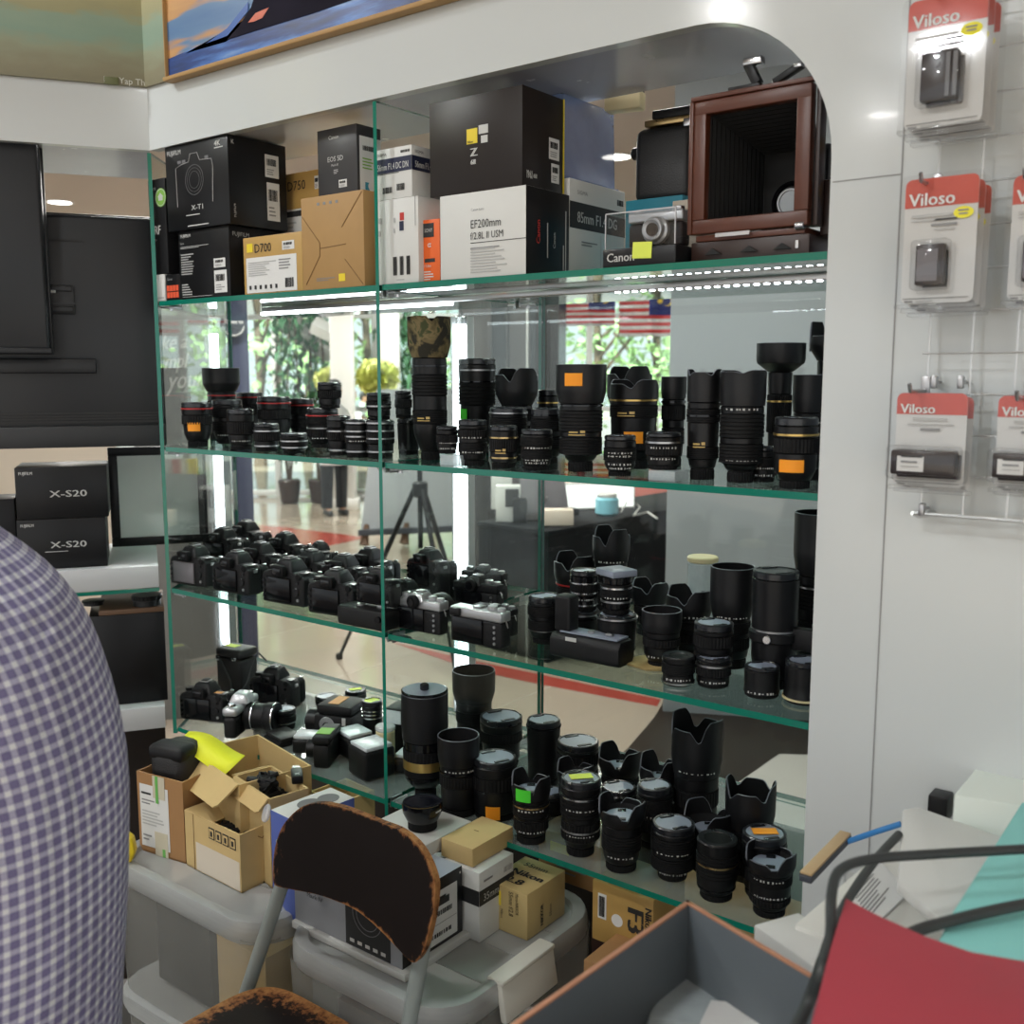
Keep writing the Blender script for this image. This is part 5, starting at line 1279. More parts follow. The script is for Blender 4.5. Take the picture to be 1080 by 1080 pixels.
def d_5d(d):
    d.text('front', .30, .84, 'Canon', .055, 'mark_white', sx=1.1); d.text('front', .26, .52, 'EOS 5D', .075, 'mark_white', bold=.0005); d.text('front', .36, .45, 'Mark III', .035, 'mark_white'); d.lines('front', .42, .34, .12, .07, 3, 'ink_light'); d.label('front', .54, .13, .20, .11, 5)
    d.rect('right', .10, .04, .88, .80, 'paper'); d.bars('right', .22, .64, .5, .07, 'ink', 4, .0012); d.lines('right', .2, .38, .6, .18, 4, 'green_seal', 4, .0012); d.rect('right', .30, .08, .5, .11, 'bx_teal', .0012); d.b.cyl(.008, .0004, 'paper', d.M('right') @ T(d.D*.55, d.H*.14, .0018), 20)
shelfbox('dark grey box lettered EOS 5D standing on top of the brown carton', 340.5, 381, 133, 1.275, .058, 'bx_grey_dark' if 'bx_grey_dark' in MATS else 'bx_brownblack', zb=zk, dec=d_5d)
# right of the divider
def d_w(d):
    d.lines('front', .05, .58, .08, .30, 2, 'ink_light'); d.rect('front', .56, .62, .10, .11, 'bx_navy'); d.rect('front', .57, .74, .10, .09, 'mark_red'); d.lines('front', .42, .6, .05, .25, 2, 'ink_light')
    for k in range(3): d.bars('front', .40+.16*k, .10, .09, .22, 'ink', k+2)
    d.lines('front', .48, .04, .3, .03, 1, 'ink_light'); d.rect('front', .93, .66, .012, .34, 'ink_grey')
zw = shelfbox('plain white box with a small red and navy emblem, first right of the divider', 400, 443, 209, 1.250, .085, 'bx_white', dec=d_w)
def d_s56(d):
    for f in ('front', 'right'):
        d.rect(f, 0, .52, 1, .28, 'bx_navy'); d.text(f, .08, .58, '56mm F1.4 DC DN', .13, 'mark_white', sx=.60, bold=.0005); d.text(f, .08, .86, 'SIGMA', .055, 'ink', sx=1.2)
    d.bars('front', .22, .12, .26, .12, 'ink', 3); d.bars('front', .60, .15, .22, .13, 'ink', 4); d.bars('front', .72, .87, .24, .05, 'ink', 5); d.rect('front', .06, .50, .6, .01, 'ink')
shelfbox('white box with a navy band lettered 56mm F1.4, stacked beside the divider', 399, 437, 155, 1.252, .080, 'bx_white', zb=zw, dec=d_s56)
def d_sony(d):
    d.rect('front', .05, .72, .62, .22, 'ink'); d.text('front', .12, .80, 'SONY', .06, 'mark_white', sx=.8); d.text('front', .30, .56, 'α', .08, 'paper', bold=.001); d.rect('front', .12, .32, .6, .06, 'ink'); d.text('front', .08, .24, '11.0m', .05, 'paper', sx=.9); d.lines('front', .08, .04, .6, .16, 4, 'paper')
shelfbox('narrow orange box with a black square, between the white boxes', 447.5, 465, 231, 1.262, .07, 'bx_orange', dec=d_sony)
def d_ef(d):
    d.text('front', .38, .78, 'Canon Lens', .03, 'ink_grey'); d.text('front', .37, .58, 'EF200mm', .10, 'ink', sx=.85); d.text('front', .37, .45, 'f/2.8L II USM', .085, 'ink', sx=.82); d.rect('front', .37, .405, .63, .008, 'ink')
    d.lines('front', .37, .06, .5, .30, 9, 'ink_light', 7); d.lines('front', .37, .34, .55, .03, 1, 'ink_grey')
    d.text('right', .30, .36, 'Canon', .075, 'mark_red', rot=pi/2, bold=.0008); d.rect('right', .47, .22, .02, .40, 'ink_light'); d.text('right', .66, .34, 'Canon', .05, 'mark_white', rot=pi/2); d.lines('right', .84, .1, .03, .7, 1, 'mark_white'); d.rect('right', .90, .06, .02, .74, 'mark_white')
ze = shelfbox('white box lettered EF200mm with a black end, under the big black box', 465.5, 554.5, 201, 1.248, .113, 'bx_white', faces={'right': 'bx_black'}, dec=d_ef)
def d_z6(d):
    d.rect('front', .42, .50, .115, .155, 'bx_yellow'); d.text('front', .43, .508, 'Nikon', .026, 'ink', sx=.85, bold=.0004)
    d.rect('front', .55, .585, .10, .09, 'mark_white'); d.rect('front', .575, .49, .07, .075, 'mark_white')
    d.text('front', .455, .37, 'Z', .085, 'mark_white', sx=1.2, bold=.003); d.text('front', .46, .285, '6II', .052, 'mark_white', sx=1.0, bold=.0015)
    d.text('right', .08, .085, 'N', .085, 'mark_white', bold=.003); d.text('right', .24, .10, '6II', .045, 'mark_white', bold=.0012); d.label('right', .62, .34, .25, .22, 5); d.label('right', .68, .10, .19, .2, 7)
    d.rect('right', .965, 0, .035, 1, 'bx_yellow')
shelfbox('large dark box with a yellow logo square and the letter Z', 455.5, 550.5, 99, 1.250, .108, 'bx_brownblack', zb=ze, dec=d_z6)
def d_s85(d):
    d.rect('right', 0, .52, 1, .26, 'ink'); d.text('right', .12, .585, '85mm F1.4 DG', .11, 'mark_white', sx=.80, bold=.0005); d.text('right', .12, .86, 'SIGMA', .04, 'ink_grey', sx=1.2); d.lines('right', .2, .36, .3, .06, 2, 'ink_grey'); d.bars('right', .84, .84, .12, .06, 'ink', 3); d.rect('right', .55, .05, .006, .44, 'ink_light')
zq = shelfbox('white box with a black band lettered 85mm F1.4, under the blue plastic tub', 577, 599.5, 189, 1.366, .165, 'bx_white', dec=d_s85)
a = placeY(592, 1.375, zq); r_ = thing('plastic_tub', 'upturned blue translucent plastic tub on the 85mm box', 'tub', (a.x-.062, 1.455, zq), 0)
ht = onPlane(592, 95, Vector((0, 1.375, 0)), Vector((0, 1, 0))).z-zq
b = MB(); b.prism([(-.055, -.078), (.060, -.078), (.060, .085), (-.055, .085)], ht, 'tub_blue', I4, bev=.008, taper=.96); b.build('tub_body', r_)
b = MB(); b.box(.122, .170, .008, 'tub_blue', T(.0025, .0035, 0), bev=.003); b.build('rim', r_)
# small camera in a clear case
p0 = placeY(634, 1.252, Z1); p1 = placeY(710, 1.252, Z1); W = p1.x-p0.x; Dc = .085
hh = onPlane(672, 222, Vector((0, 1.252, 0)), Vector((0, 1, 0))).z-Z1
r_ = thing('acrylic_case', 'clear display case with black base lettered Canon and a yellow sticker', 'display case', ((p0.x+p1.x)/2, 1.252+Dc/2, Z1+.0006), 0)
b = MB(); b.box(W, Dc, .026, 'bx_black', I4, bev=.002); b.build('base', r_)
b = MB()
e = .0012
for (sx, sy, x, y) in ((W-.006, e, 0, -Dc/2+.003), (W-.006, e, 0, Dc/2-.003), (e, Dc-.006, -W/2+.003, 0), (e, Dc-.006, W/2-.003, 0)): b.box(sx, sy, hh-.028, 'acrylic', T(x, y, .0265))
b.box(W-.005, Dc-.005, e, 'acrylic', T(0, 0, hh-.0015)); b.build('cover', r_)
b = MB()
for x in (-1, 1):
    for y in (-1, 1): b.box(.0016, .0016, hh-.028, 'alu', T(x*(W/2-.003), y*(Dc/2-.003), .0265))
for y in (-1, 1): b.box(W-.006, .0016, .0016, 'alu', T(0, y*(Dc/2-.003), hh-.0016))
b.build('cover_edges', r_)
b = MB(); b.text('Canon', .017, 'mark_white', T(-W*.44, -Dc/2-.0007, .008) @ RX(pi/2), bold=.0006); b.build('lettering', r_)
b = MB(); b.box(.030, .001, .022, 'st_yellow', T(.006, -Dc/2-.0008, .010) @ RY(.05)); b.build('price_sticker', r_)
z_ = Z1+.028; r2_ = thing('rangefinder_camera', 'small silver camera inside the clear display case', 'camera', ((p0.x+p1.x)/2+.008, 1.252+Dc/2, z_), .05)
b = MB(); b.box(.084, .026, .034, 'lens_matte', I4, bev=.005, seg=3); b.build('body', r2_)
b = MB(); b.box(.085, .028, .014, 'silver_paint', T(0, 0, .0345), bev=.003, seg=3); b.cyl(.008, .006, 'silver', T(.030, 0, .049), 18, bev=.001); b.cyl(.007, .005, 'silver', T(-.032, 0, .049), 18, bev=.001); b.build('top_plate', r2_)
b = MB(); b.lathe([(.019, 0), (.019, .008), (.016, .010), (.015, .018), (.013, .019), (.009, .016), (.001, .015)], 'silver_paint', T(.004, -.013, .022) @ RX(pi/2), 32); b.build('lens_barrel', r2_)
b = MB(); b.cyl(.009, .001, 'front_glass', T(.004, -.0295, .022) @ RX(pi/2), 24); b.build('front_element', r2_)
# teal box behind
p = placeY(686, 1.42, Z1); h1 = onPlane(690, 209, Vector((0, 1.42, 0)), Vector((0, 1, 0))).z-Z1
rbox('teal box lying behind the clear display case', .10, .12, h1, (p.x, 1.48, Z1+.0006), 'bx_teal')
p = placeY(716, 1.40, Z1)
rbox('cream box beside the teal box, behind the wooden camera', .055, .12, h1-.01, (p.x+.005, 1.47, Z1+.0006), 'paper_cream')
zt_ = Z1+h1+.0012
# black folding camera on top of the teal box
p = placeY(700, 1.46, zt_); r_ = thing('folding_camera', 'old black leather box camera standing on the teal box, left of the wooden camera', 'camera', (p.x-.012, 1.485, zt_), .06)
hh_ = onPlane(700, 128, Vector((0, 1.44, 0)), Vector((0, 1, 0))).z-zt_
b = MB(); b.box(.098, .055, hh_, 'leather_case', I4, bev=.014, seg=4); b.build('body', r_)
b = MB(); b.box(.076, .05, .010, 'brass', T(.006, 0, hh_+.0005), bev=.002); b.box(.066, .044, .014, 'lens_matte', T(.012, 0, hh_+.011), bev=.003); b.build('viewfinder_hood', r_)
b = MB(); b.cyl(.010, .012, 'lens_black', T(-.052, .0, hh_*.72) @ RY(-pi/2), 18, bev=.002); b.cyl(.009, .010, 'silver', T(.049, -.014, hh_*.14) @ RY(pi/2), 16, bev=.002); b.build('side_knobs', r_)
b = MB(); b.box(.016, .006, .012, 'silver', T(.046, -.029, hh_*.93), bev=.001); b.build('catch', r_)
# ------------------------------------------------------------------ wooden plate camera
def plate_camera():
    Yc = 1.285
    P = lambda px, py: onPlane(px, py, Vector((0, Yc, 0)), Vector((0, 1, 0)))
    a, c = P(728.5, 250), P(851, 240); W = c.x-a.x; ztop = (P(729, 108).z+P(851, 88).z)/2; z0 = Z1+.040; Hh = ztop-z0
    r_ = thing('wooden_plate_camera', 'large red brown wooden plate camera with black bellows, right end of top shelf', 'camera', ((a.x+c.x)/2, Yc, Z1+.0006), 0)
    zr = z0-Z1; fw = W*.115; b = MB()
    fr = .016
    b.box(W, fr, fw, 'wood_red', T(0, fr/2, zr), bev=.002); b.box(W, fr, fw*.95, 'wood_red', T(0, fr/2, zr+Hh-fw*.95), bev=.002)
    for x in (-1, 1): b.box(fw, fr, Hh-fw*1.9, 'wood_red', T(x*(W/2-fw/2), fr/2, zr+fw), bev=.001)
    b.box(W+.006, .010, .006, 'wood_red', T(0, .002, zr+Hh), bev=.001); b.box(.006, .012, Hh, 'wood_red', T(-W/2-.002, .004, zr), bev=.001); b.build('rear_frame', r_)
    # bellows: tapering pleats seen from inside
    b = MB(); n = 13; wi, hi = W-2*fw+.004, Hh-2*fw+.01; L = .140
    rings = []
    for k in range(2*n+1):
        t = k/(2*n); sc = 1-.30*t-(.030 if k % 2 else 0); y = fr*.6+L*t
        ww, h2 = wi*sc/2, hi*sc/2; zc = zr+Hh/2-.012*t
        rings.append([Vector((-ww, y, zc-h2)), Vector((ww, y, zc-h2)), Vector((ww, y, zc+h2)), Vector((-ww, y, zc+h2))])
    b.loft(rings, 'bellows', cap=False); o = b.build('bellows', r_, sharp=5, recalc=False)
    for p_ in o.data.polygons: p_.use_smooth = False
    sw = o.modifiers.new('t', 'SOLIDIFY'); sw.thickness = .0012; sw.offset = 0
    ye = fr*.6+L; zc = zr+Hh/2-.012
    b = MB(); b.box(wi*.76, .016, hi*.76, 'bellows', T(0, ye+.009, zc-hi*.38), bev=.002); b.build('lens_board', r_)
    b = MB(); b.lathe([(.030, -.008), (.030, .0), (.024, .002), (.022, -.004), (.001, -.006)], 'lens_gloss', T(-wi*.02, ye, zc-hi*.14) @ RX(pi/2), 32); b.lathe([(.0165, 0), (.0165, .003), (.019, .003), (.019, 0)], 'steel', T(-wi*.02, ye-.003, zc-hi*.14) @ RX(pi/2), 32); b.cyl(.016, .002, 'flash_diff', T(-wi*.02, ye-.002, zc-hi*.14) @ RX(pi/2), 28); b.build('lens', r_)
    # base bed
    b = MB(); b.box(W+.004, .14, .030, 'wood_dark', T(.0, .075, 0), bev=.002); b.box(W*.94, .13, .008, 'wood_red', T(0, .07, .0305), bev=.001)
    for x in (-.30, .02, .30): b.prism([(-.012, 0), (.012, 0), (0, .008)], .004, 'bellows', T(x*W, -.0045+.008, .012) @ RX(pi/2))
    b.build('base_board', r_)
    b = MB(); b.box(W*.30, .004, .005, 'silver', T(-.02, -.0, .034)); b.cyl(.006, .012, 'silver', T(W*.40, .004, .040) @ RY(pi/2), 14, bev=.001); b.box(.004, .003, .010, 'silver', T(W*.42, .003, .012)); b.build('metal_fittings', r_)
    # side standards and knobs on the right side
    b = MB()
    b.box(.006, .020, Hh*.98, 'wood_dark', T(W/2+.006, .020, zr), bev=.001); b.box(.014, .10, Hh*.4, 'wood_dark', T(W/2+.010, .085, .03), bev=.002)
    b.build('side_rail', r_)
    b = MB()
    for z in (.25*Hh, .60*Hh): b.lathe([(.012, 0), (.013, .002), (.013, .010), (.009, .012), (.006, .016)], 'brass', T(W/2+.016, .045, zr+z) @ RY(pi/2), 24, rib=.0008, nrib=20, capb=True, capt=True)
    b.build('brass_knobs', r_)
    b = MB(); b.tube([(W/2+.022, .06, zr+.10*Hh), (W/2+.030, .10, zr+.62*Hh)], .005, 'steel', 8); b.tube([(W/2+.022, .10, zr+.06*Hh), (W/2+.028, .05, zr+.5*Hh)], .004, 'lens_black', 8); b.tube([(W/2+.004, .03, zr+Hh*.88), (W/2+.022, .03, zr+Hh*.88)], .004, 'steel', 8); b.build('strut', r_)
    # latches on top
    b = MB(); zt = zr+Hh+.0065
    b.box(.045, .012, .006, 'lens_black', T(-W*.08, .012, zt), bev=.001); b.box(.012, .012, .030, 'lens_black', T(W*.02, .014, zt+.006) @ RY(R(-28)), bev=.001); b.box(.026, .014, .010, 'silver', T(-W*.02, .014, zt+.030), bev=.002); b.box(.040, .012, .008, 'lens_black', T(W*.28, .014, zt+.008) @ RY(R(-24)), bev=.001); b.box(.010, .010, .006, 'silver', T(W*.36, .012, zt+.016), bev=.001)
    b.build('top_latch', r_)
plate_camera()
# fittings at the back edge of the soffit
q = onPlane(659, 108, Vector((0, 1.50, 0)), Vector((0, 1, 0))); r_ = thing('junction_box', 'small cream junction box under the back edge of the arch', 'junction box', (q.x, 1.50, q.z-.014), R(12))
b = MB(); b.box(.062, .030, .028, 'cream', I4, bev=.003); b.build('body', r_)
b = MB(); b.box(.058, .026, .004, 'sign_dark', T(0, 0, .0285)); b.build('lid', r_)
# folded things behind the left boxes
rbox('flat black box at the back of the top shelf, behind the D750 box', .10, .06, .20, (placeY(322, 1.56, Z1).x, 1.60, Z1+.0006), 'bx_black')
# ================================================================== BINS, CARTONS, CHAIR
LB = LID
def bin_(label, x0, x1, y0, y1, lidz, body_h, clipx=None):
    cx, cy = (x0+x1)/2, (y0+y1)/2; W, D = x1-x0, y1-y0
    r_ = thing('storage_bin', label, 'storage bin', (cx, cy, 0), 0, 'translucent storage bins')
    zb = .012 
    def rr(w, d_, rad, n=6):
        o = []
        for (sx, sy, a) in ((1, 1, 0), (-1, 1, 90), (-1, -1, 180), (1, -1, 270)):
            for k in range(n+1):
                t = R(a+90*k/n); o.append((sx*(w/2-rad)+rad*cos(t), sy*(d_/2-rad)+rad*sin(t)))
        return o
    b = MB(); top = lidz-.030
    for (k, z0, z1, sc) in ((0, zb, .30, .90), (1, .335, top, .94)):
        rings = []
        for t, z in ((0, z0), (.02, z0+.004), (1, z1)):
            s = sc+.04*t-(.01 if t == 0 else 0); rings.append([Vector((x, y, z)) for x, y in rr(W*s, D*s, .05)])
        b.loft(rings, 'bin_body', cap=False)
        b._add([v for v in rings[0]], [tuple(reversed(range(len(rings[0]))))], 'bin_body')
    b.build('tub', r_, recalc=False)
    b = MB(); b.prism(rr(W*.99, D*.99, .06), .030, 'bin_lid', T(0, 0, .302), bev=.006); b.build('lower_lid', r_)
    b = MB()
    # lid: rounded rim with a sunk panel
    prof = ((.985, -.040), (1.0, -.034), (1.0, -.012), (.985, -.002), (.955, 0.0), (.90, -.002), (.885, -.010), (.87, -.012))
    rings = [[Vector((x, y, lidz+dz)) for x, y in rr(W*s, D*s, .075*s)] for s, dz in prof]
    b.loft(rings, 'bin_lid', cap=False); b._add(rings[-1], [tuple(range(len(rings[-1])))], 'bin_lid')
    for k in range(1, 4): b.box(W*.86, .004, .0012, 'bin_lid', T(0, -D*.43+D*.86*k/4, lidz-.0119))
    b.build('lid', r_, recalc=False)
    if clipx is not None:
        b = MB(); b.box(.012, .13, .060, 'clip_ivory', T(W/2+.010, clipx, lidz-.062) @ RY(R(-10)), bev=.004); b.box(.030, .13, .008, 'clip_ivory', T(W/2-.006, clipx, lidz-.006), bev=.003); b.build('clip_handle', r_)['label'] = 'ivory clip handle'
    return r_
# bin positions measured at lid height
c0 = onZ(288, 985, LB); c1 = onZ(468, 1079, LB); c2 = onZ(607, 962, LB)
BX0, BX1, BY0 = c0.x, c1.x, (c0.y+c1.y)/2; BY1 = max(c2.y, BY0+.40)
bin_('translucent storage bin in front of the cabinet, carrying the white and gold boxes', BX0, BX1, BY0, BY1, LB, .55, clipx=-.02)
l0 = onZ(128, 921, LB); l1 = onZ(250, 977, LB)
bin_('translucent storage bin behind the chair, carrying the open cartons', l0.x-.10, BX0-.02, BY0-.012, BY0+.40, LB, .55)
PZ = LB-.0112       # sunk lid panel
# things in the left bin
rbox('kraft carton seen dimly inside the left bin', .13, .10, .15, (l1.x-.085, BY0+.10, .345), 'carton', group='contents of the bins')
rbox('dark case seen dimly inside the left bin', .16, .10, .17, (l1.x-.25, BY0+.10, .345), 'bx_black', group='contents of the bins')
rbox('kraft carton lying inside the lower left bin', .22, .14, .20, (l1.x-.14, BY0+.13, .035), 'carton_brown', group='contents of the bins')
rbox('grey case seen dimly inside the right bin', .22, .14, .13, ((BX0+BX1)/2, BY0+.14, .345), 'ink_grey', group='contents of the bins')
# ---- open cartons
def open_carton(label, pos, W, D, Hh, rz, m='carton', flaps=((0, 40), (1, 40), (2, 40), (3, 40)), dec=None, group='open cartons on the left bin', fl=.06):
    r_ = thing('open_carton', label, 'carton', pos, rz, group); t = .0035
    b = MB()
    b.box(W, D, t, m, I4)
    for (sx, sy, x, y) in ((W, t, 0, -D/2+t/2), (W, t, 0, D/2-t/2), (t, D-2*t, -W/2+t/2, 0), (t, D-2*t, W/2-t/2, 0)): b.box(sx, sy, Hh, m, T(x, y, 0))
    b.build('walls', r_)
    for side, ang in flaps:
        w = (W if side in (0, 2) else D)-.004; a = R(ang); bb = MB(); e = .006
        out = [(-w/2, 0), (w/2, 0), (w/2-.004, fl*.86), (w/2-.012, fl), (-w/2+.012, fl), (-w/2+.004, fl*.86)]
        off = {0: (0, -D/2, 0), 1: (W/2, 0, pi/2), 2: (0, D/2, pi), 3: (-W/2, 0, -pi/2)}[side]
        bb.prism(out, .003, m, T(off[0], off[1], Hh) @ RZ(off[2]) @ RX(R(180)-a+R(0)) @ T(0, 0, -.0015)); bb.build('flap', r_)
    d = Dec(W, D, Hh)
    if dec: dec(d)
    d.build(r_)
    return r_
G = 'open cartons on the left bin'
def at_lid(px, py, dz=0.): return onZ(px, py, PZ+dz)
def frame3(p0, p1, p2):
    """floor rectangle from front left, front right and back right corners -> centre, W, D, rz"""
    u = (p1-p0); u.z = 0; W = u.length; u.normalize(); v = Vector((-u.y, u.x, 0)); D = abs((p2-p1).dot(v)); c = p0+u*(W/2)+v*(D/2)
    return c, W, D, math.atan2(u.y, u.x)
# front open carton
p0, p1, p2 = at_lid(197, 912), at_lid(255, 942), at_lid(286, 916)
ctr, W, D, RZF = frame3(p0, p1, p2); ctr.z = PZ
Hh = onPlane(255, 882, Vector((0, p1.y, 0)), Vector((0, 1, 0))).z-PZ
def d_front(d):
    d.rect('front', .20, .02, .78, .50, 'paper_cream'); d.rect('front', .16, 0, .010, 1, 'fold')
    for k in range(4):
        u = .45+.125*k; d.rect('front', u, .70, .105, .20, 'ink', .0005); d.rect('front', u+.012, .722, .081, .155, 'carton', .0009)
        d.rect('front', u+.034, .75, .036, .09, 'ink', .0013)
    d.b.tube([(d.D*.42, d.H*.86, .001), (d.D*.52, d.H*.80, .001), (d.D*.60, d.H*.86, .001)], .0008, 'fold', 5, d.M('right'))
open_carton('small kraft carton standing open in front with handling symbols and a cream panel', ctr, W, D, Hh, RZF, 'carton', flaps=((3, 205),), dec=d_front, fl=.05)
def junk(label, ctr, n, z, spread, name='cable_pile', seed=1):
    rnd = random.Random(seed); b = MB()
    for k in range(n):
        p = Vector(ctr)+Vector((rnd.uniform(-spread, spread), rnd.uniform(-spread*.7, spread*.7), rnd.uniform(0, z)))
        pts = [p+Vector((rnd.uniform(-.02, .02), rnd.uniform(-.02, .02), rnd.uniform(-.006, .012))) for _ in range(5)]; b.tube(pts, .004, 'lens_matte', 6)
        b.box(.018, .014, .008, 'lens_matte', T(*p) @ RZ(rnd.uniform(0, 6)) @ RX(rnd.uniform(-.8, .8)), bev=.002)
    o = b.build(name); tag(o, label, 'cables', kind='stuff'); return o
junk('tangle of black straps and leads in the small front carton', ctr+Vector((0, 0, Hh-.05)), 26, .022, min(W, D)*.30, seed=3)
# tall label carton at the left
q0, q1 = at_lid(148, 896), at_lid(196, 911); u = (q1-q0).normalized(); q2 = q1+Vector((-u.y, u.x, 0))*.115
c2_, W2, D2, RZ2 = frame3(q0, q1, q2); c2_.z = PZ; H2 = onPlane(144, 813, Vector((0, q0.y, 0)), Vector((0, 1, 0))).z-PZ
def d_lab(d):
    d.rect('front', .06, .08, .62, .78, 'paper'); d.lines('front', .10, .74, .34, .06, 1, 'ink'); d.lines('front', .10, .62, .3, .08, 2, 'ink_grey'); d.lines('front', .10, .36, .5, .20, 5, 'ink_light'); d.lines('front', .10, .16, .2, .1, 2, 'ink_grey')
    d.rect('front', .36, 0, .28, .30, 'tape', .0012); d.rect('front', .36, .72, .26, .28, 'tape', .0012); d.rect('front', .42, .66, .06, .34, 'tape_green', .0016); d.rect('front', .52, 0, .06, .10, 'tape_green', .0016)
open_carton('brown carton with a white address label and green edged tape, leftmost on the bin', c2_, W2, D2, H2, RZ2, 'carton_brown', flaps=(), dec=d_lab, fl=.06)
r_ = thing('camera_bag', 'soft black bag bulging out of the labelled brown carton', 'bag', c2_+Vector((-.012, .004, .012)), RZ2+.1)
b = MB(); b.box(W2*.74, D2*.80, H2*1.22, 'leather_case', I4, bev=.028, seg=4); b.build('body', r_)
b = MB(); b.box(W2*.70, .05, .03, 'lens_matte', T(0, -.020, H2*1.04), bev=.012, seg=3); b.build('flap', r_)
# rear carton with the yellow note
ZR = PZ+.165
c3, W3, D3, RZ3 = frame3(onZ(200, 792, ZR), onZ(252, 828, ZR), onZ(297, 789, ZR)); c3.z = PZ
open_carton('wide kraft carton standing open at the back with a yellow note in it', c3, W3, D3, .165, RZ3, 'carton', flaps=((0, -38),), group=G, fl=.055)
b = MB(); n = 8; L_ = .145; pts = [(-L_/2+L_*k/n, .0, .008*sin(k*.7)) for k in range(n+1)]
vs = [(x, y*(.55+.45*min(1, (x+L_/2)/.06)), z) for x, _, z in pts for y in (-.026, .026)]
b._add(vs, [(2*k, 2*k+2, 2*k+3, 2*k+1) for k in range(n)], 'yellow_note', I4)
o = b.build('yellow_note', recalc=False); sm = o.modifiers.new('t', 'SOLIDIFY'); sm.thickness = .0006
na, nb_ = onZ(192, 776, ZR+.030), onZ(248, 806, ZR+.008); d = nb_-na
o.location = na.lerp(nb_, .5); o.rotation_euler = (R(28), -math.asin((nb_.z-na.z)/d.length), math.atan2(d.y, d.x))
tag(o, 'bright yellow folded note sticking out of the back carton', 'note')
# small carton with black plugs
ZC = PZ+.160
c4, W4, D4, RZ4 = frame3(onZ(247, 818, ZC), onZ(284, 843, ZC), onZ(314, 824, ZC)); c4.z = PZ
open_carton('small kraft carton with black plugs heaped in it, beside the blue box', c4, W4, D4, .160, RZ4, 'carton', flaps=((0, -50), (3, -20)), group=G, fl=.030)
junk('heap of black plugs and leads in the carton beside the blue box', c4+Vector((0, 0, .122)), 20, .040, min(W4, D4)*.30, seed=9)
# carton behind the blue box
ZD = PZ+.115
c5, W5, D5, RZ5 = frame3(onZ(309, 838, ZD), onZ(338, 852, ZD), onZ(359, 829, ZD)); c5.z = PZ
open_carton('plain kraft carton standing open behind the blue box', c5+Vector((.012, .030, 0)), W5, D5, .115, RZ5, 'carton_in', flaps=(), group=G)
q = onZ(313, 812, ZC+.02); r_ = thing('cable_plug', 'black plug with a bright metal end lying across the carton rims', 'plug', Vector((q.x, q.y, ZC+.002)), R(-38))
b = MB(); b.box(.046, .020, .015, 'lens_black', I4, bev=.003); b.build('body', r_)
b = MB(); b.box(.018, .014, .008, 'silver', T(-.033, 0, .003), bev=.001); b.build('contact', r_)
b = MB(); b.text('X', .012, 'mark_white', T(.006, -.004, .0153)); b.build('lettering', r_)
# white and blue box
ZB_ = PZ+.172
cb, Wb, Db, RZb = frame3(onZ(285, 854, ZB_), onZ(310, 866, ZB_), onZ(357, 834, ZB_)); cb.z = PZ+.0004
def d_bl(d):
    for (u, v, r2) in ((.46, .46, .30), (.54, .74, .27)): d.b.cyl(r2*d.W, .0006, 'ink_dim', d.M('top') @ T(u*d.W, v*d.D, 0) @ Matrix.Diagonal((1, 1.1, 1, 1)), 28)
    d.rect('top', .36, .50, .28, .20, 'ink_dim'); d.rect('right', 0, .86, .45, .14, 'paper')
rbox('white topped blue box with a dark figure of eight on its lid', Wb, Db, .172, cb, 'bx_blue', faces={'top': 'bx_white', 'back': 'bx_white'}, rz=RZb, group=None, dec=d_bl)
q = onZ(283, 858, PZ+.150); r_ = thing('white_disc_cap', 'round pale translucent cap leaning between the front carton and the blue box', 'cap', Vector((q.x, q.y, q.z)), R(-30))
b = MB(); b.cyl(.015, .007, 'bag_clear', RX(R(70)), 28, bev=.002); b.build('disc', r_)
# ---- stack on the right bin
def d_eos(d):
    d.text('front', .05, .56, 'EOS 5D', .12, 'ink', sx=1.0); d.text('front', .13, .45, 'Mark IV', .075, 'ink')
    d.rect('front', .50, .02, .40, .94, 'ink'); M = d.M('front') @ T(d.W*.70, d.H*.55, .0010)
    for r2 in (.030, .022): d.b.lathe([(r2, 0), (r2, .0004), (r2+.0012, .0004), (r2+.0012, 0)], 'ink_dim', M, 32)
    for k in range(5): d.rect('front', .54+.07*k, .08+.0*k, .04, .05, 'mark_white', .0012)
    d.rect('right', .34, .06, .56, .76, 'paper'); d.rect('right', .54, .60, .22, .10, 'ink', .0012); d.rect('right', .60, .69, .10, .04, 'ink', .0012); d.bars('right', .50, .46, .32, .07, 'ink', 4, .0012); d.bars('right', .40, .16, .42, .06, 'ink', 6, .0012); d.rect('right', .36, .34, .52, .006, 'ink_grey', .0012); d.rect('right', .945, .9, .02, .03, 'mark_white')
a = onZ(425, 1032, PZ); c_ = onZ(497, 994, PZ); g_ = onZ(334, 986, PZ)
De = (c_-a).length; 
b_ = onY(498, 917, c_.y); He = b_.z-PZ
We = .235
zE = PZ+.0004+.012
rbox('white tray lying under the EOS 5D box on the right bin', We+.012, De+.012, .012, (a.x-We/2+.004, (a.y+c_.y)/2, PZ+.0002), 'bx_white', group=None)
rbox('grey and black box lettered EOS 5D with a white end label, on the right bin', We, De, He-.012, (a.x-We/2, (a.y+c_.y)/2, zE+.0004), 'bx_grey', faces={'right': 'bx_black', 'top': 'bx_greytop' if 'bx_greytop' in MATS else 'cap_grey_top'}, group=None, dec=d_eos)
r_ = thing('plastic_wrap', 'crumpled clear plastic wrapper left of the EOS 5D box', 'wrapper', (a.x-We-.035, (a.y+c_.y)/2-.01, PZ+.0004), .1)
b = MB(); b.prism([(-.028, -.05), (.028, -.05), (.030, .05), (-.022, .045)], .075, 'bag_clear', I4, bev=.006, taper=.55); b.build('film', r_)
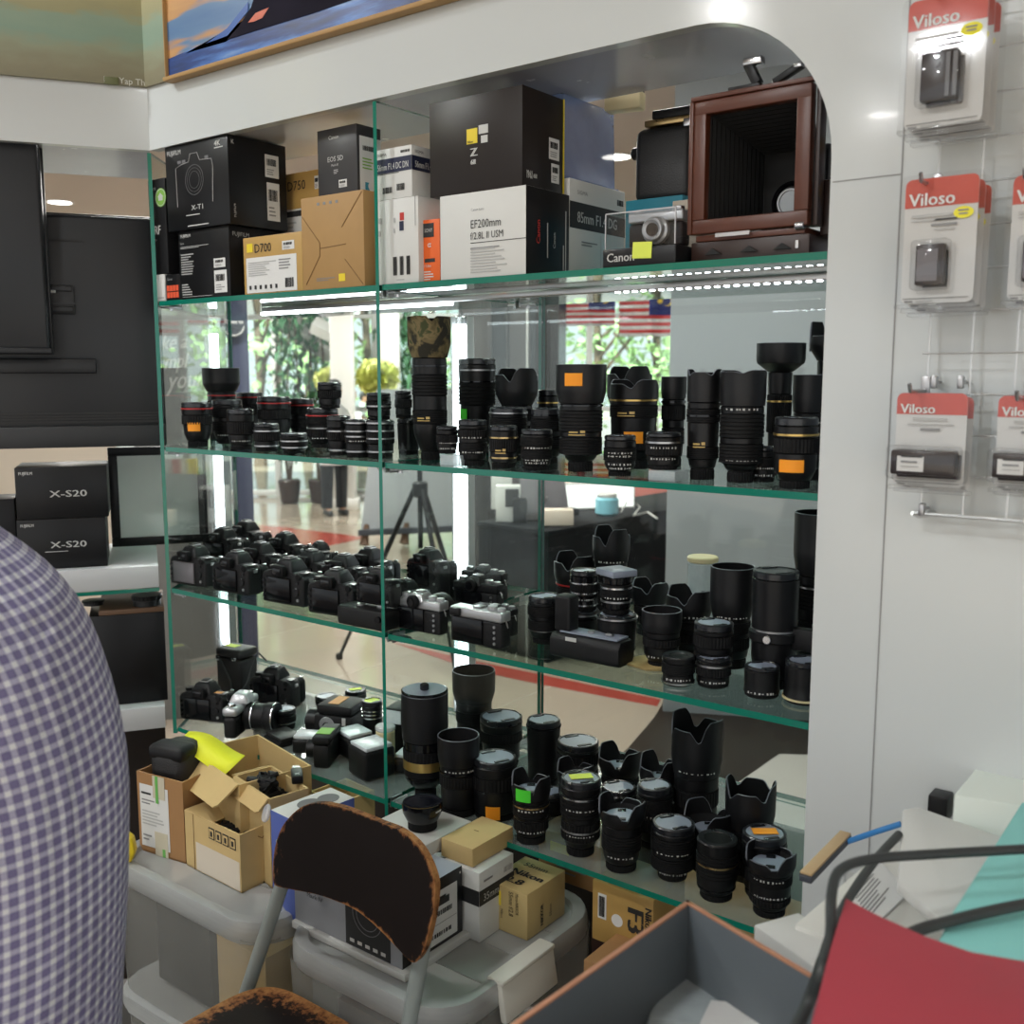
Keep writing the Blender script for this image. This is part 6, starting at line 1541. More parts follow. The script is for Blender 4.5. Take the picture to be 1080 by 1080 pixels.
# tall white box with black band and what lies on it
ys = c_.y+.006; sx0 = placeY(503, ys, 0).x; ztan = min(onY(503, 915, ys).z, Z4-TH-.001)
if ztan < Z4-.03: ztan = Z4-.02
P4 = [onZ(466, 886, ztan+.03), onZ(503, 896, ztan+.03), onZ(540, 870, ztan+.03)]
Wt = (P4[1]-P4[0]).length; Dt = (P4[2]-P4[1]).length
ct = (P4[0]+P4[2])/2; ct.z = ztan+.0006
def d_sg(d):
    d.rect('right', 0, .52, 1, .22, 'ink'); d.text('right', .10, .57, '35mm', .11, 'mark_white', sx=.9); d.lines('right', .12, .84, .4, .07, 1, 'ink_grey'); d.rect('front', 0, .52, 1, .22, 'ink'); d.bars('right', .70, .80, .24, .08, 'ink_light', 4)
Wsg = .075; Dsg = Y0-.003-ys
rbox('white box with a black band, standing under the small flat tan box', Wsg, Dsg, ztan-PZ-.001, (sx0-Wsg/2, ys+Dsg/2, PZ+.0004), 'bx_white', group=None, dec=d_sg)
rbox('flat tan box lying on the white black banded box at the shelf edge', Wt, Dt, .030, ct, 'carton', group=None, dec=lambda d: d.lines('top', .38, .5, .24, .04, 1, 'fold'))
# wide white flat box with lens cap like ring
zw_ = zE+He-.012+.0012; w0 = onZ(400, 864, zw_+.022); wx0 = w0.x; wx1 = min(P4[0].x, ct.x-Wt/2)-.003; wy0 = a.y+.055
0 and print('EOS', a, c_, We, De, He, 'tall', sx0, ys, ztan, zw_, wx0, wx1)
rbox('wide flat white box carrying a black lens ring, lying on the EOS 5D box', wx1-wx0, Y0-.004-wy0, .022, ((wx0+wx1)/2, (Y0-.004+wy0)/2, zw_), 'bx_white', group=None)
q = onZ(441, 876, zw_+.023); r_ = thing('converter_lens', 'short black lens ring standing on the wide flat white box', 'lens', q+Vector((-.004, .015, 0)), 0)
k = depth(q)/FPX*21
b = MB(); b.lathe([(k*.74, 0), (k*.74, k*.42), (k*.80, k*.46)], 'rubber', I4, 40, rib=.0006, nrib=40, capb=True); b.build('mount_ring', r_)
b = MB(); b.lathe([(k*.80, k*.44), (k*1.0, k*.86), (k*1.02, k*1.2), (k*1.0, k*1.34), (k*.96, k*1.36)], 'lens_gloss', I4, 44, capb=True); b.build('barrel', r_)
b = MB(); b.lathe([(k*.96, k*1.36), (k*.9, k*1.33), (k*.5, k*1.345), (.0004, k*1.35)], 'front_glass', I4, 44); b.build('front_element', r_)
b = MB(); patch(b, k*1.02, k*1.02, k*1.02, k*1.10, math.atan2(-q.y, -q.x)+.7, math.atan2(-q.y, -q.x)+1.1, 'mark_white'); b.build('lettering', r_)
# gold box on the lid
f = onZ(556, 993, PZ); l_ = onZ(511, 977, PZ); r3 = onZ(586, 961, PZ)
Wm = (f-l_).length; Dm = (r3-f).length; Hm = onY(557, 945, f.y).z-PZ
def d_mn(d):
    d.rect('front', .08, .56, .28, .32, 'bx_yellow'); d.text('front', .72, .95, 'Micro-NIKKOR', .085, 'ink', rot=-pi/2, sx=.62); d.text('front', .56, .95, '55mm f/2.8', .12, 'ink', rot=-pi/2, sx=.72); d.text('front', .36, .5, 'Nikon', .06, 'ink', rot=-pi/2); d.b.cyl(.005, .0006, 'ink', d.M('front') @ T(d.W*.13, d.H*.10, 0), 16)
    d.text('top', .25, .16, '2.8', .16, 'ink', rot=.0, sx=1.2, bold=.002); d.text('top', .14, .42, 'Nikon', .16, 'ink', bold=.002, sx=1.1); d.text('top', .2, .72, '55mm', .12, 'ink', sx=1.1)
    d.text('right', .40, .12, 'NIKKOR', .10, 'ink', rot=pi/2, sx=.9, bold=.001); d.text('right', .62, .2, '55mm', .08, 'ink', rot=pi/2)
rbox('gold box lettered 55mm f/2.8 on the bin lid, below the shelf edge', Wm, Dm, Hm, ((f.x+l_.x)/2, f.y+Dm/2, PZ+.0006), 'bx_goldpale', group='gold lens boxes', dec=d_mn)
# boxes stored under the cabinet
def d_f3(d):
    d.rect('front', .10, .40, .14, .42, 'paper'); d.bars('front', .12, .44, .10, .34, 'ink', 4, .0012); d.text('front', .60, .80, 'F3', .30, 'ink', rot=-pi/2, sx=1.1, bold=.004); d.text('front', .88, .86, 'Nikon', .12, 'ink', rot=-pi/2, bold=.001); d.b.cyl(.010, .0005, 'paper', d.M('front') @ T(d.W*.42, d.H*.46, 0), 20); d.rect('right', .1, .1, .8, .1, 'fold')
yf = Y0+.03; a = onY(625, 928, yf); c_ = onY(689, 960, yf); zf = onY(625, 990, yf).z
rbox('dark brown storage carton standing under the cabinet, holding up the F3 box', .26, .28, zf-.006, (a.x+.11, yf+.17, .005), 'carton_brown', group=None, faces={'front': 'wood_dark', 'right': 'wood_dark'})
rbox('gold box lettered F3 standing under the bottom shelf', c_.x-a.x, .10, a.z-zf, ((a.x+c_.x)/2, yf+.05, zf+.0006), 'bx_gold', group='gold lens boxes', dec=d_f3)
p = onY(600, 925, yf+.12); rbox('brown box with a yellow tab under the shelf, left of the F3 box', .13, .10, .085, (p.x, yf+.17, zf+.0006), 'carton_brown', group=None, dec=lambda d: (d.rect('front', .2, .6, .3, .2, 'bx_yellow'), d.lines('front', .3, .2, .5, .3, 3, 'ink_grey')))
p = onY(640, 1022, Y0-.06); rbox('brown printed carton standing on the floor between the bin and the open grey box', .15, .10, p.z-.005, (p.x+.035, Y0-.01, .005), 'carton_brown', group=None, dec=lambda d: (d.lines('front', .1, .84, .5, .08, 3, 'mark_white'), d.b.cyl(.008, .0005, 'mark_white', d.M('front') @ T(.03, d.H*.93, 0), 16)))
# ------------------------------------------------------------------ chair
def chair():
    Yb = .955
    P = lambda px, py, y=Yb: onPlane(px, py, Vector((0, y, 0)), Vector((0, 1, 0)))
    ctrl = [(284, 935), (283, 925), (285, 908), (290, 889), (300, 869), (319, 851), (337, 846), (359, 849.5), (380, 857.5), (402, 867), (423, 876), (439.5, 890), (450, 906), (457.8, 927), (458.8, 946), (455.6, 970), (449, 997), (442, 1011), (436, 1015.5), (429, 1011), (415, 996), (396.5, 977), (375, 959.6), (353.5, 950), (335, 944), (310, 940), (292, 938)]
    pts = [P(*c) for c in ctrl]
    cx0 = sum(p.x for p in pts)/len(pts); cz0 = sum(p.z for p in pts)/len(pts)
    pts = [P(c[0], c[1], Yb-.55*(p.x-cx0)**2+(p.z-cz0)*.18) for c, p in zip(ctrl, pts)]
    # smooth closed outline
    n = len(pts); out = []
    for i in range(n):
        p0, p1, p2, p3 = pts[i-1], pts[i], pts[(i+1) % n], pts[(i+2) % n]
        for k in range(5):
            t = k/5; out.append(.5*((2*p1)+(p2-p0)*t+(2*p0-5*p1+4*p2-p3)*t*t+(3*p1-p0-3*p2+p3)*t**3))
    cx = sum(p.x for p in out)/len(out); cz = sum(p.z for p in out)/len(out)
    r_ = thing('plywood_chair', 'worn dark plywood stacking chair with grey metal legs, in front of the bins', 'chair', (cx, Yb, 0), 0)
    # curved panel: rings from outline to the centre, both faces
    N = len(out); th = .010
    def curve(x): return .55*(x-cx)**2
    b = bmesh.new(); lay = b.verts.layers.float.new('wear')
    scs = (1.0, .97, .90, .72, .45, .2); fr = []; bk = []
    rnd = random.Random(5)
    for si, s in enumerate(scs):
        fr.append([]); bk.append([])
        for j, p in enumerate(out):
            x = cx+(p.x-cx)*s; z = cz+(p.z-cz)*s; lean = (z-cz)*.18
            w = {0: .30, 1: .13, 2: .02, 3: -.03, 4: -.05, 5: -.06}[si]
            fx = j/N
            if .74 < fx < .84: w += .20 if si <= 1 else (.16 if si == 2 else 0)
            if .38 < fx < .60 and si <= 1: w += .08
            v = b.verts.new((x-cx, -curve(x)+lean, z)); v[lay] = w; fr[-1].append(v)
            v = b.verts.new((x-cx, -curve(x)+lean+th, z)); v[lay] = w; bk[-1].append(v)
    def strip(A, B):
        for j in range(N): b.faces.new((A[j], A[(j+1) % N], B[(j+1) % N], B[j]))
    for i in range(len(scs)-1): strip(fr[i], fr[i+1]); strip(bk[i+1], bk[i])
    b.faces.new(fr[-1]); b.faces.new(bk[-1][::-1]); strip(bk[0], fr[0])
    bmesh.ops.recalc_face_normals(b, faces=b.faces)
    me = bpy.data.meshes.new('backrest'); b.to_mesh(me); b.free(); me.materials.append(MATS['chair_wood']); 
    for p in me.polygons: p.use_smooth = True
    me.set_sharp_from_angle(angle=R(40)); o = bpy.data.objects.new('backrest', me); COL.objects.link(o); o.parent = r_
    # seat
    sz = .515; A = onZ(205, 1078, sz); Bk = onZ(292, 1041, sz); Cr = onZ(376, 1079, sz)
    sy1 = Bk.y+.005; sx0, sx1 = A.x-.01, Cr.x+.09
    b = bmesh.new(); lay = b.verts.layers.float.new('wear'); th = .011
    w2 = (sx1-sx0)/2; scx = (sx0+sx1)/2; L = .36
    outl = []
    for k in range(72):
        t = 2*pi*k/72; e = 5.0
        outl.append((w2*math.copysign(abs(cos(t))**(2/e), cos(t)), L/2*math.copysign(abs(sin(t))**(2/e), sin(t))))
    tops = []; bots = []
    for si, s in enumerate((1.0, .95, .86, .7, .4)):
        rt_ = []; rb_ = []
        for x, y in outl:
            w = (.42, .26, .10, -.02, -.06)[si]+rnd.uniform(-.05, .05)
            if y > 0 and si in (1, 2): w += .10
            dz = .05*(y*s)**2*(1 if y > 0 else -2)
            v = b.verts.new((scx+x*s-cx, sy1-L/2+y*s-Yb, sz+dz)); v[lay] = w; rt_.append(v)
            v = b.verts.new((scx+x*s-cx, sy1-L/2+y*s-Yb, sz+dz-th)); v[lay] = w; rb_.append(v)
        tops.append(rt_); bots.append(rb_)
    N = 72
    for i in range(4): strip(tops[i], tops[i+1]); strip(bots[i+1], bots[i])
    b.faces.new(tops[-1]); b.faces.new(bots[-1][::-1]); strip(bots[0], tops[0])
    bmesh.ops.recalc_face_normals(b, faces=b.faces)
    me = bpy.data.meshes.new('seat'); b.to_mesh(me); b.free(); me.materials.append(MATS['chair_wood'])
    for p in me.polygons: p.use_smooth = True
    me.set_sharp_from_angle(angle=R(40)); o = bpy.data.objects.new('seat', me); COL.objects.link(o); o.parent = r_
    # legs
    def leg(pts, name='leg'):
        bb = MB(); q = [Vector(p)-Vector((cx, Yb, 0)) for p in pts]; bb.tube(q, .0115, 'chair_metal', 12); bb.build(name, r_)
        f_ = MB(); e = q[-1]; f_.cyl(.014, .020, 'rubber', T(e.x, e.y, 0), 12, bev=.003); f_.build('rubber_foot', r_)
    yb_ = Yb+.018
    ul = P(300, 925, yb_); ml = P(262, 1040, yb_-.03); ur = P(447, 990, yb_); mr = P(432, 1079, yb_-.02)
    dl = (ml-ul).normalized(); dr = (mr-ur).normalized()
    leg([ul+Vector((0, 0, .06)), ul, ml, ml+dl*.12, Vector((ml.x-.06, yb_-.11, .012))]); leg([ur+Vector((.004, 0, .06)), ur, mr, mr+dr*.12, Vector((mr.x-.02, yb_-.09, .012))])
    leg([Vector((sx0+.05, sy1-.03, sz-.035)), Vector((sx0+.05, sy1-L+.06, sz-.035)), Vector((sx0+.03, sy1-L-.0, .012))], 'front_leg'); leg([Vector((sx1-.05, sy1-.03, sz-.035)), Vector((sx1-.05, sy1-L+.06, sz-.035)), Vector((sx1-.03, sy1-L-.0, .012))], 'front_leg')
chair()
# ================================================================== LEFT CABINET
def lbox(px0, px1, py0, py1, yl):
    a = onL(px0, py1, yl); c = onL(px1, py0, yl); return a[0], c[0], a[1], c[1]
# shelves
def lshelf(z, th, m, label, depth_=.34, xl0=-.9, name='wall_shelf', y0=.03):
    b = MB(); b.box(-xl0-.02, depth_, th, m, ML @ T((xl0-.02)/2, y0+depth_/2, z-th), bev=.001)
    o = b.build(name); tag(o, label, 'shelf'); return o
_, z_a = onL(140, 598, .03); _, z_b = onL(140, 621, .03)
lshelf(z_a, z_a-z_b, 'shelf_white', 'thick white shelf under the black camera cartons, left cabinet')
b = MB(); b.box(.86, .30, .008, 'shelf_glass', ML @ T(-.45, .18, z_b-.009)); b.bm.normal_update()
for f in b.bm.faces: f.smooth = False; f.material_index = b.mi('glass_edge') if abs(f.normal.z) < .5 else 0
tag(b.build('glass_shelf'), 'glass shelf with green edge directly under the thick white shelf, left cabinet', 'glass shelf')
_, z_c = onL(140, 748, .03); _, z_d = onL(140, 771, .03)
lshelf(z_c, z_c-z_d, 'shelf_white', 'thick white shelf under the large black case, left cabinet')
b = MB(); b.box(.90, .012, z_d-.06, 'brown_dark', ML @ T(-.47, .20, .04)); structure(b, 'wall_left_shade')  # dark board put in for the shade of the open cavity
b = MB(); b.box(.90, .006, z_a-z_d+.1, 'salmon_wall', ML @ T(-.47, .345, z_d-.05)) if False else None
# camera cartons
def d_xs(d):
    d.text('front', .04, .86, 'FUJIFILM', .06, 'mark_white', sx=.8, bold=.0004); d.text('front', .36, .42, 'X-S20', .13, 'mark_white', sx=1.5, bold=.0008); 
def d_xs2(d):
    d_xs(d); d.lines('front', .30, .34, .42, .03, 1, 'mark_white')
def lrbox(label, px0, px1, py0, py1, yl, D, m, dec=None, zb=None, grp=None, cat='box', name='product_box', **k):
    x0, x1, z0, z1 = lbox(px0, px1, py0, py1, yl); zb = z0 if zb is None else zb; p = LP((x0+x1)/2, yl+D/2, zb)
    rbox(label, x1-x0, D, z1-zb, p, m, rz=RZL, dec=dec, group=grp, cat=cat, name=name, **k); return z1+.0006
zz1 = lrbox('black camera carton lettered X-S20, lower of the two stacked on the left shelf', 20, 111, 545, 596, .06, .14, 'bx_black', d_xs2, zb=z_a+.0006, grp='stacked black camera cartons')
lrbox('black camera carton lettered X-S20, upper of the two stacked on the left shelf', 18, 112, 491, 545, .058, .14, 'bx_black', d_xs, zb=zz1, grp='stacked black camera cartons')
lrbox('black carton at the left picture edge, beside the stacked X-S20 cartons', -22, 15, 526, 596, .09, .10, 'bx_black', None, zb=z_a+.0006)
# framed pale board leaning behind
x0, x1, z0, z1 = lbox(119, 216, 470, 585, .315)
r_ = thing('framed_board', 'pale board in a black frame leaning at the back of the left cabinet', 'framed board', LP((x0+x1)/2, .315, z_a+.0006), RZL)
W = x1-x0; Hh = z1-z_a; fw = .020; b = MB()
b.box(W, .014, fw, 'bx_black', T(0, 0, 0), bev=.002); b.box(W, .014, fw, 'bx_black', T(0, 0, Hh-fw), bev=.002)
for s_ in (-1, 1): b.box(fw, .014, Hh-2*fw, 'bx_black', T(s_*(W/2-fw/2), 0, fw), bev=.002)
b.build('frame', r_)
b = MB(); b.box(W-2*fw+.002, .006, Hh-2*fw+.002, 'frosted', T(0, .002, fw-.001)); b.build('board', r_)
# black case in the lower bay with two caps
zc1 = lrbox('large black case on the lower left shelf', 99, 173, 645, 747, .07, .20, 'bx_black', None, zb=z_c+.0006, cat='case', name='black_case')
x0, x1, z0, z1 = lbox(104, 173, 636, 646, .07)
b = MB(); b.box(x1-x0, .19, z1-z0, 'wood_tan', ML @ T((x0+x1)/2, .165, zc1), bev=.001); tag(b.build('wooden_tray'), 'thin brown wooden tray on top of the large black case', 'tray')
def lcap(label, px, py, w, hpx, yl):
    xl, z = onL(px, py, yl); p = LP(xl, yl+.02, zc1+(z1-z0)+.0006); k = depth(p)/FPX
    r_ = thing('body_cap', label, 'cap', p, 0); b = MB(); r2 = w*k/2
    b.lathe([(r2*.92, 0), (r2*.9, hpx*k*.5), (r2, hpx*k*.55), (r2, hpx*k*.95), (r2*.95, hpx*k)], 'lens_black', I4, 32, capb=True, capt=True); b.build('cap_body', r_)
    b = MB(); b.lathe([(r2*.99, hpx*k*.6), (r2*1.02, hpx*k*.65), (r2*1.02, hpx*k*.9), (r2*.99, hpx*k*.94)], 'rubber', I4, 32, rib=.001, nrib=24); b.build('rim', r_)
lcap('round black cap on the wooden tray, nearest the glass side panel', 155, 638, 30, 11, .08)
lcap('flat round black cap on the wooden tray, left of the other cap', 98, 640, 22, 5, .12)
b = MB(); x0, x1, z0, z1 = lbox(176, 202, 665, 720, .30); b.box(x1-x0, .004, z1-z0, 'aqua_board', ML @ T((x0+x1)/2, .30, z0)) if 'aqua_board' in MATS else None
# hanging displays seen from behind
def tv(label, px0, px1, py0, py1, yl, D, extra):
    x0, x1, z0, z1 = lbox(px0, px1, py0, py1, yl); W, Hh = x1-x0, z1-z0
    r_ = thing('television', label, 'television', LP((x0+x1)/2, yl, z0), RZL)
    b = MB(); b.box(W, .014, Hh, 'tv_black', T(0, D, 0), bev=.003); b.box(W*.98, D, Hh*.97, 'tv_black', T(0, D/2, Hh*.012), bev=.008, seg=3); b.build('back_housing', r_)
    b = MB(); b.box(W*.97, .003, Hh*.96, 'lcd', T(0, D+.009, Hh*.02)); b.build('screen', r_)
    extra(r_, W, Hh, x0, z0, yl); return r_
def ex1(r_, W, Hh, x0, z0, yl):
    def at(px, py): a = onL(px, py, yl); return a[0]-x0-W/2, a[1]-z0
    u, v = at(61, 316); b = MB(); b.box(.064, .010, .058, 'tv_grey', T(u, -.006, v-.029), bev=.002)
    b.box(.070, .004, .004, 'tv_black', T(u, -.012, v-.010)); b.box(.058, .006, .012, 'tv_black', T(u, -.012, v+.016), bev=.002); b.box(.058, .006, .012, 'tv_black', T(u, -.012, v-.026), bev=.002); b.box(.012, .002, .006, 'mark_white', T(u-.008, -.0155, v+.012), bev=.001); b.build('mount_plate', r_)
    b = MB(); u2, v2 = at(60, 254); b.box(.10, .002, .004, 'ink', T(u2+.0, -.001, v2))
    for k in range(4):
        _, v3 = at(60, 437+3*k); b.box(W*.96, .003, .003, 'ink', T(0, -.0012, v3))
    b.build('vent_grille', r_)
    u3, v3 = at(30, 386); b = MB(); b.box(.26, .022, .030, 'tv_black', T(u3, -.011, v3-.015), bev=.003); b.build('speaker_bar', r_)
    _, v4 = at(60, 462); b = MB(); b.box(W*.99, .012, .045, 'tv_grey', T(0, -.004, v4-.02), bev=.003); b.build('lower_trim', r_)
tv('black flat screen seen from behind, hanging at the left beside the glass panel', -60, 166, 226, 476, .10, .05, ex1)
def ex2(r_, W, Hh, x0, z0, yl):
    b = MB(); b.box(W*1.0, .010, .012, 'tv_black', T(0, -.004, .0), bev=.002); b.build('lower_trim', r_)
tv('second dark flat screen back, in front at the left picture edge', -140, 42, 146, 372, .025, .045, ex2)

# ================================================================== WIRE GRID WITH BATTERY PACKS
YG = Y0-.022
gx0 = onY(977, 420, YG).x; gz0 = onY(965, 541, YG).z; gx1 = .42; gz1 = 2.0; pitch = .0455
b = MB(); n = int((gx1-gx0)/pitch)
for k in range(n+1): b.tube([(gx0+k*pitch, YG, gz0), (gx0+k*pitch, YG, gz1)], .0013, 'wire', 6)
nz = int((gz1-gz0)/pitch)
for k in range(nz+1): b.tube([(gx0-.006, YG-.0024, gz0+k*pitch), (gx1, YG-.0024, gz0+k*pitch)], .0013 if k else .0022, 'wire', 6)
b.tube([(gx0-.008, YG-.0024, gz0), (gx0-.004, YG+.006, gz0-.004), (gx0+.012, YG+.020, gz0-.002)], .003, 'wire', 6)
g_ = b.build('wire_grid'); tag(g_, 'white wire grid panel fixed to the right white wall', 'wire grid')
for (px, py) in ((986, 403), (1014, 403), (973, 537)):
    q = onY(px, py, YG); bb = MB(); bb.box(.006, .010, .014, 'steel', T(q.x, YG-.002, q.z-.007), bev=.001); bb.tube([(q.x, YG-.004, q.z), (q.x, Y0-.001, q.z)], .002, 'steel', 6); bb.build('wall_clip', g_)['label'] = 'steel wall clip'
def pack(label, px0, px1, pyt, pyb, y, style, off=(0, 0), name='battery_pack', detail=True, tiltz=0.):
    a = onY(px0, pyt, y); W = onY(px1, pyt, y).x-a.x; Hh = a.z-onY(px0, pyb, y).z; 
    r_ = thing(name, label, 'battery pack', (a.x+W/2+off[0], y, a.z-Hh+off[1]), tiltz, 'battery packs hanging on the wire grid')
    rr = .008; out = []
    for sx, sz, an in ((W/2-rr, Hh-rr, 0), (-W/2+rr, Hh-rr, 90), (-W/2+rr, rr, 180), (W/2-rr, rr, 270)):
        for k in range(5): t = R(an+90*k/4); out.append((sx+rr*cos(t), sz+rr*sin(t)))
    Mf = RX(pi/2)
    rz0 = Hh*.76
    b = MB(); b.prism([(x*.86, Hh*.05+z*.92) for x, z in out], .0006, 'paper', T(0, .0012, 0) @ Mf); b.build('card', r_)
    top = [(x*.86, max(rz0, Hh*.05+z*.92)) for x, z in out if z > Hh*.4]; b = MB(); b.prism(top+[(-W*.43, rz0), (W*.43, rz0)], .0003, 'card_red', T(0, .0004, 0) @ Mf)
    b.build('red_header', r_)
    b = MB(); 
    b.prism(out, .0004, 'blister', T(0, -.0004, 0) @ Mf)
    bx, bz, bw, bh, bd = {0: (-.02, .22, .40, .34, .014), 1: (-.06, .18, .34, .30, .012), 2: (-.03, .17, .78, .24, .016)}[style]
    m_ = .010; b.box(bw*W+m_, bd+.004, bh*Hh+m_, 'blister', T(bx*W, -(bd+.004)/2-.001, bz*Hh-m_/2), bev=.004)
    b.box(W*.94, .012, .004, 'blister', T(0, -.006, .002), bev=.001); b.build('blister_shell', r_)
    b = MB(); b.box(bw*W, bd, bh*Hh, 'battery', T(bx*W, -bd/2-.0012, bz*Hh), bev=.002)
    if style == 0:
        for k in range(2): b.box(.004, .002, bh*Hh*.9, 'ink_dim', T(bx*W+bw*W*.26+.007*k, -bd-.002, bz*Hh+.002))
    if style == 1: b.box(bw*W*.72, .0006, bh*Hh*.78, 'lcd_grey', T(bx*W-.002, -bd-.0018, bz*Hh+.004))
    if style == 2: b.box(bw*W*.42, .0006, bh*Hh*.62, 'paper', T(bx*W-.012, -bd-.0018, bz*Hh+.004))
    b.build('battery', r_)
    b = MB(); b.text('Viloso', Hh*.105*1.25, 'paper', T(-W*.38, -.0014, rz0+Hh*.012) @ Mf, bold=.0009)
    d = MB()
    yy = -.0010
    def ln(u, v, w, h, m): b.box(w*W, .0003, h*Hh, m, T((u+w/2-.5)*W, yy, v*Hh))
    if style < 2:
        ln(.16, .685, .48, .020, 'ink_light'); ln(.16, .655, .30, .012, 'ink_light'); ln(.44, .655, .26, .014, 'ink'); ln(.40, .615, .30, .018, 'ink_grey'); ln(.44, .585, .24, .010, 'ink_light')
        b.cyl(W*.115, .0004, 'oval_yellow', T(W*.27, yy+.0004, rz0-Hh*.06) @ Matrix.Diagonal((1, 1, .62, 1)) @ Mf, 28); b.box(W*.12, .0003, .0016, 'ink_grey', T(W*.27, yy-.0006, rz0-Hh*.05)); b.box(W*.10, .0003, .0016, 'ink_grey', T(W*.27, yy-.0006, rz0-Hh*.075))
    else:
        ln(.28, .70, .42, .026, 'ink_light'); ln(.22, .655, .56, .014, 'ink_light'); ln(.38, .60, .24, .026, 'ink_grey')
        yy = -bd-.0030; ln(.22, .345, .26, .018, 'ink'); ln(.22, .29, .2, .02, 'ink_grey'); ln(.22, .25, .22, .010, 'ink_light')
        yy = -.0010
    ln(.10, .085, .78, .004, 'ink'); ln(.12, .06, .10, .012, 'ink_grey'); ln(.26, .06, .2, .012, 'ink_light'); b.build('lettering', r_)
    return r_
def hook(px, py, L, label):
    q = onY(px, py, YG); b = MB(); b.tube([(q.x, YG-.003, q.z+.004), (q.x, YG-.006, q.z), (q.x, YG-L, q.z), (q.x, YG-L-.004, q.z+.008)], .0022, 'steel', 8)
    b.box(.010, .004, .022, 'steel', T(q.x, YG-.004, q.z-.006), bev=.001)
    o = b.build('display_hook'); tag(o, label, 'hook', 'hooks on the wire grid'); return q
nth = ['front', 'second', 'third', 'rearmost']
def hang(where, hpx, hpy, px0, px1, pyt, pyb, style, n, dy=.012):
    yf = YG-.012-n*dy
    for k in range(n):
        y = yf+k*dy*1.15
        pack(f'red topped battery pack, {nth[k]} on the {where} hook', px0, px1, pyt, pyb, yf, style, off=(.0015*k, -.0025*k-.0)) if k == 0 else pack(f'red topped battery pack, {nth[k]} on the {where} hook', px0, px1, pyt, pyb, yf, style, off=(.003*k, -.004*k)).__setitem__('k', k)
        o = [x for x in bpy.data.objects if x.get('label', '') == f'red topped battery pack, {nth[k]} on the {where} hook'][0]; o.location.y = y
        if 'k' in o: del o['k']
hook(1000, 8, .075, 'steel hook at the top left of the grid, holding the upper battery packs')
hook(990, 200, .065, 'steel hook in the middle of the grid, holding the middle battery packs')
hook(977, 412, .060, 'steel hook at the lower left of the grid, holding wide battery packs')
hook(1094, 196, .060, 'steel hook at the right edge of the grid, middle row')
hook(1086, 420, .060, 'steel hook at the right edge of the grid, lower row')
hang('top left', 1000, 8, 953, 1050, 0, 146, 0, 3)
hang('middle left', 990, 200, 950, 1040, 187, 328, 1, 3)
hang('lower left', 977, 412, 941, 1028, 411, 516, 2, 2)
hang('middle right', 1094, 196, 1064, 1150, 182, 324, 1, 2)
hang('lower right', 1086, 420, 1048, 1135, 414, 520, 2, 2)

# ================================================================== FOREGROUND COUNTER
CZ = .86
kc = onZ(725, 950, .960); ka = onZ(540, 1080, .960); kr = onZ(862, 1031, .960); k1 = (ka-kc).normalized(); k2 = (kr-kc).normalized()
kp = [kc+k1*.34, kc, kc+k2*.17, Vector((XR+.075, 1.17, 0)), Vector((.6, 1.17, 0)), Vector((.6, .1, 0)), kc+k1*.34+k2*.25]
r_ = thing('shop_counter', 'pale counter at the lower right, under the papers and the open grey box', 'counter', (0, 0, 0))
b = MB(); b.prism([(p.x, p.y) for p in kp], .03, 'counter', T(0, 0, CZ-.03), bev=.003); b.build('worktop', r_)
kcx = sum(p.x for p in kp)/len(kp); kcy = sum(p.y for p in kp)/len(kp)
b = MB(); b.prism([(kcx+(p.x-kcx)*.93, kcy+(p.y-kcy)*.93) for p in kp], CZ-.031, 'shelf_white', T(0, 0, .0)); b.build('base', r_)
def slabz(name, label, cat, pxs, z, th, m, bev=.001, lab=None, kids=()):
    P = [onZ(x, y, z) for x, y in pxs]; b = MB(); b.prism([(p.x, p.y) for p in P], th, m, T(0, 0, z-th), bev=bev); o = b.build(name); tag(o, label, cat); return o
# open grey box with copper rim
def obox():
    zt = .960; c0 = onZ(725, 950, zt); a = onZ(540, 1080, zt); r = onZ(862, 1031, zt)
    d1 = (a-c0).normalized(); d2 = (r-c0).normalized(); L1 = .30; L2 = .215
    r_ = thing('open_box', 'large open box with grey lining and copper edges, at the bottom of the photo', 'box', (c0.x, c0.y, CZ+.0006)); t = .005; Hh = zt-CZ-.0006
    def wall(p, q, inward):
        o = [p, q, q+inward*t, p+inward*t]; b = MB(); b.prism([(v.x, v.y) for v in o], Hh-.0008, 'box_grey'); b.build('wall', r_)
        b = MB(); b.prism([(v.x, v.y) for v in o], .0022, 'copper', T(0, 0, Hh-.0008), bev=.0006); b.build('copper_edge', r_)['label'] = 'copper coloured edge'
    z0 = Vector((0, 0, 0)); 
    wall(z0, d1*L1, d2); wall(d1*t, d1*t+d2*L2-d1*t, d1) if False else wall(z0+d1*t, d1*t+d2*L2, -d1)
    wall(d2*L2, d2*L2+d1*L1, -d2); wall(d1*L1, d1*L1+d2*L2, -d1)
    b = MB(); o = [z0, d1*L1, d1*L1+d2*L2, d2*L2]; b.prism([(v.x, v.y) for v in o], .004, 'box_grey'); b.build('bottom', r_)
    w_ = onZ(752, 1060, CZ+.02); ctr = w_
    rr = thing('plastic_wrap', 'clear plastic sleeve lying inside the open grey box', 'wrapper', (ctr.x, ctr.y, CZ+.006), .4)
    b = MB(); b.prism([(-.06, -.045), (.05, -.05), (.06, .03), (-.05, .05)], .02, 'riser', I4, bev=.004, taper=.9); b.build('film', rr)
    rr = thing('paper_slip', 'torn white paper slip inside the open grey box', 'paper', (ctr.x+.035, ctr.y-.02, CZ+.028), .2)
    b = MB(); b.prism([(-.03, -.02), (.03, -.025), (.025, .02), (0, .012), (-.012, .024), (-.03, .018)], .002, 'paper'); b.build('sheet', rr)
obox()
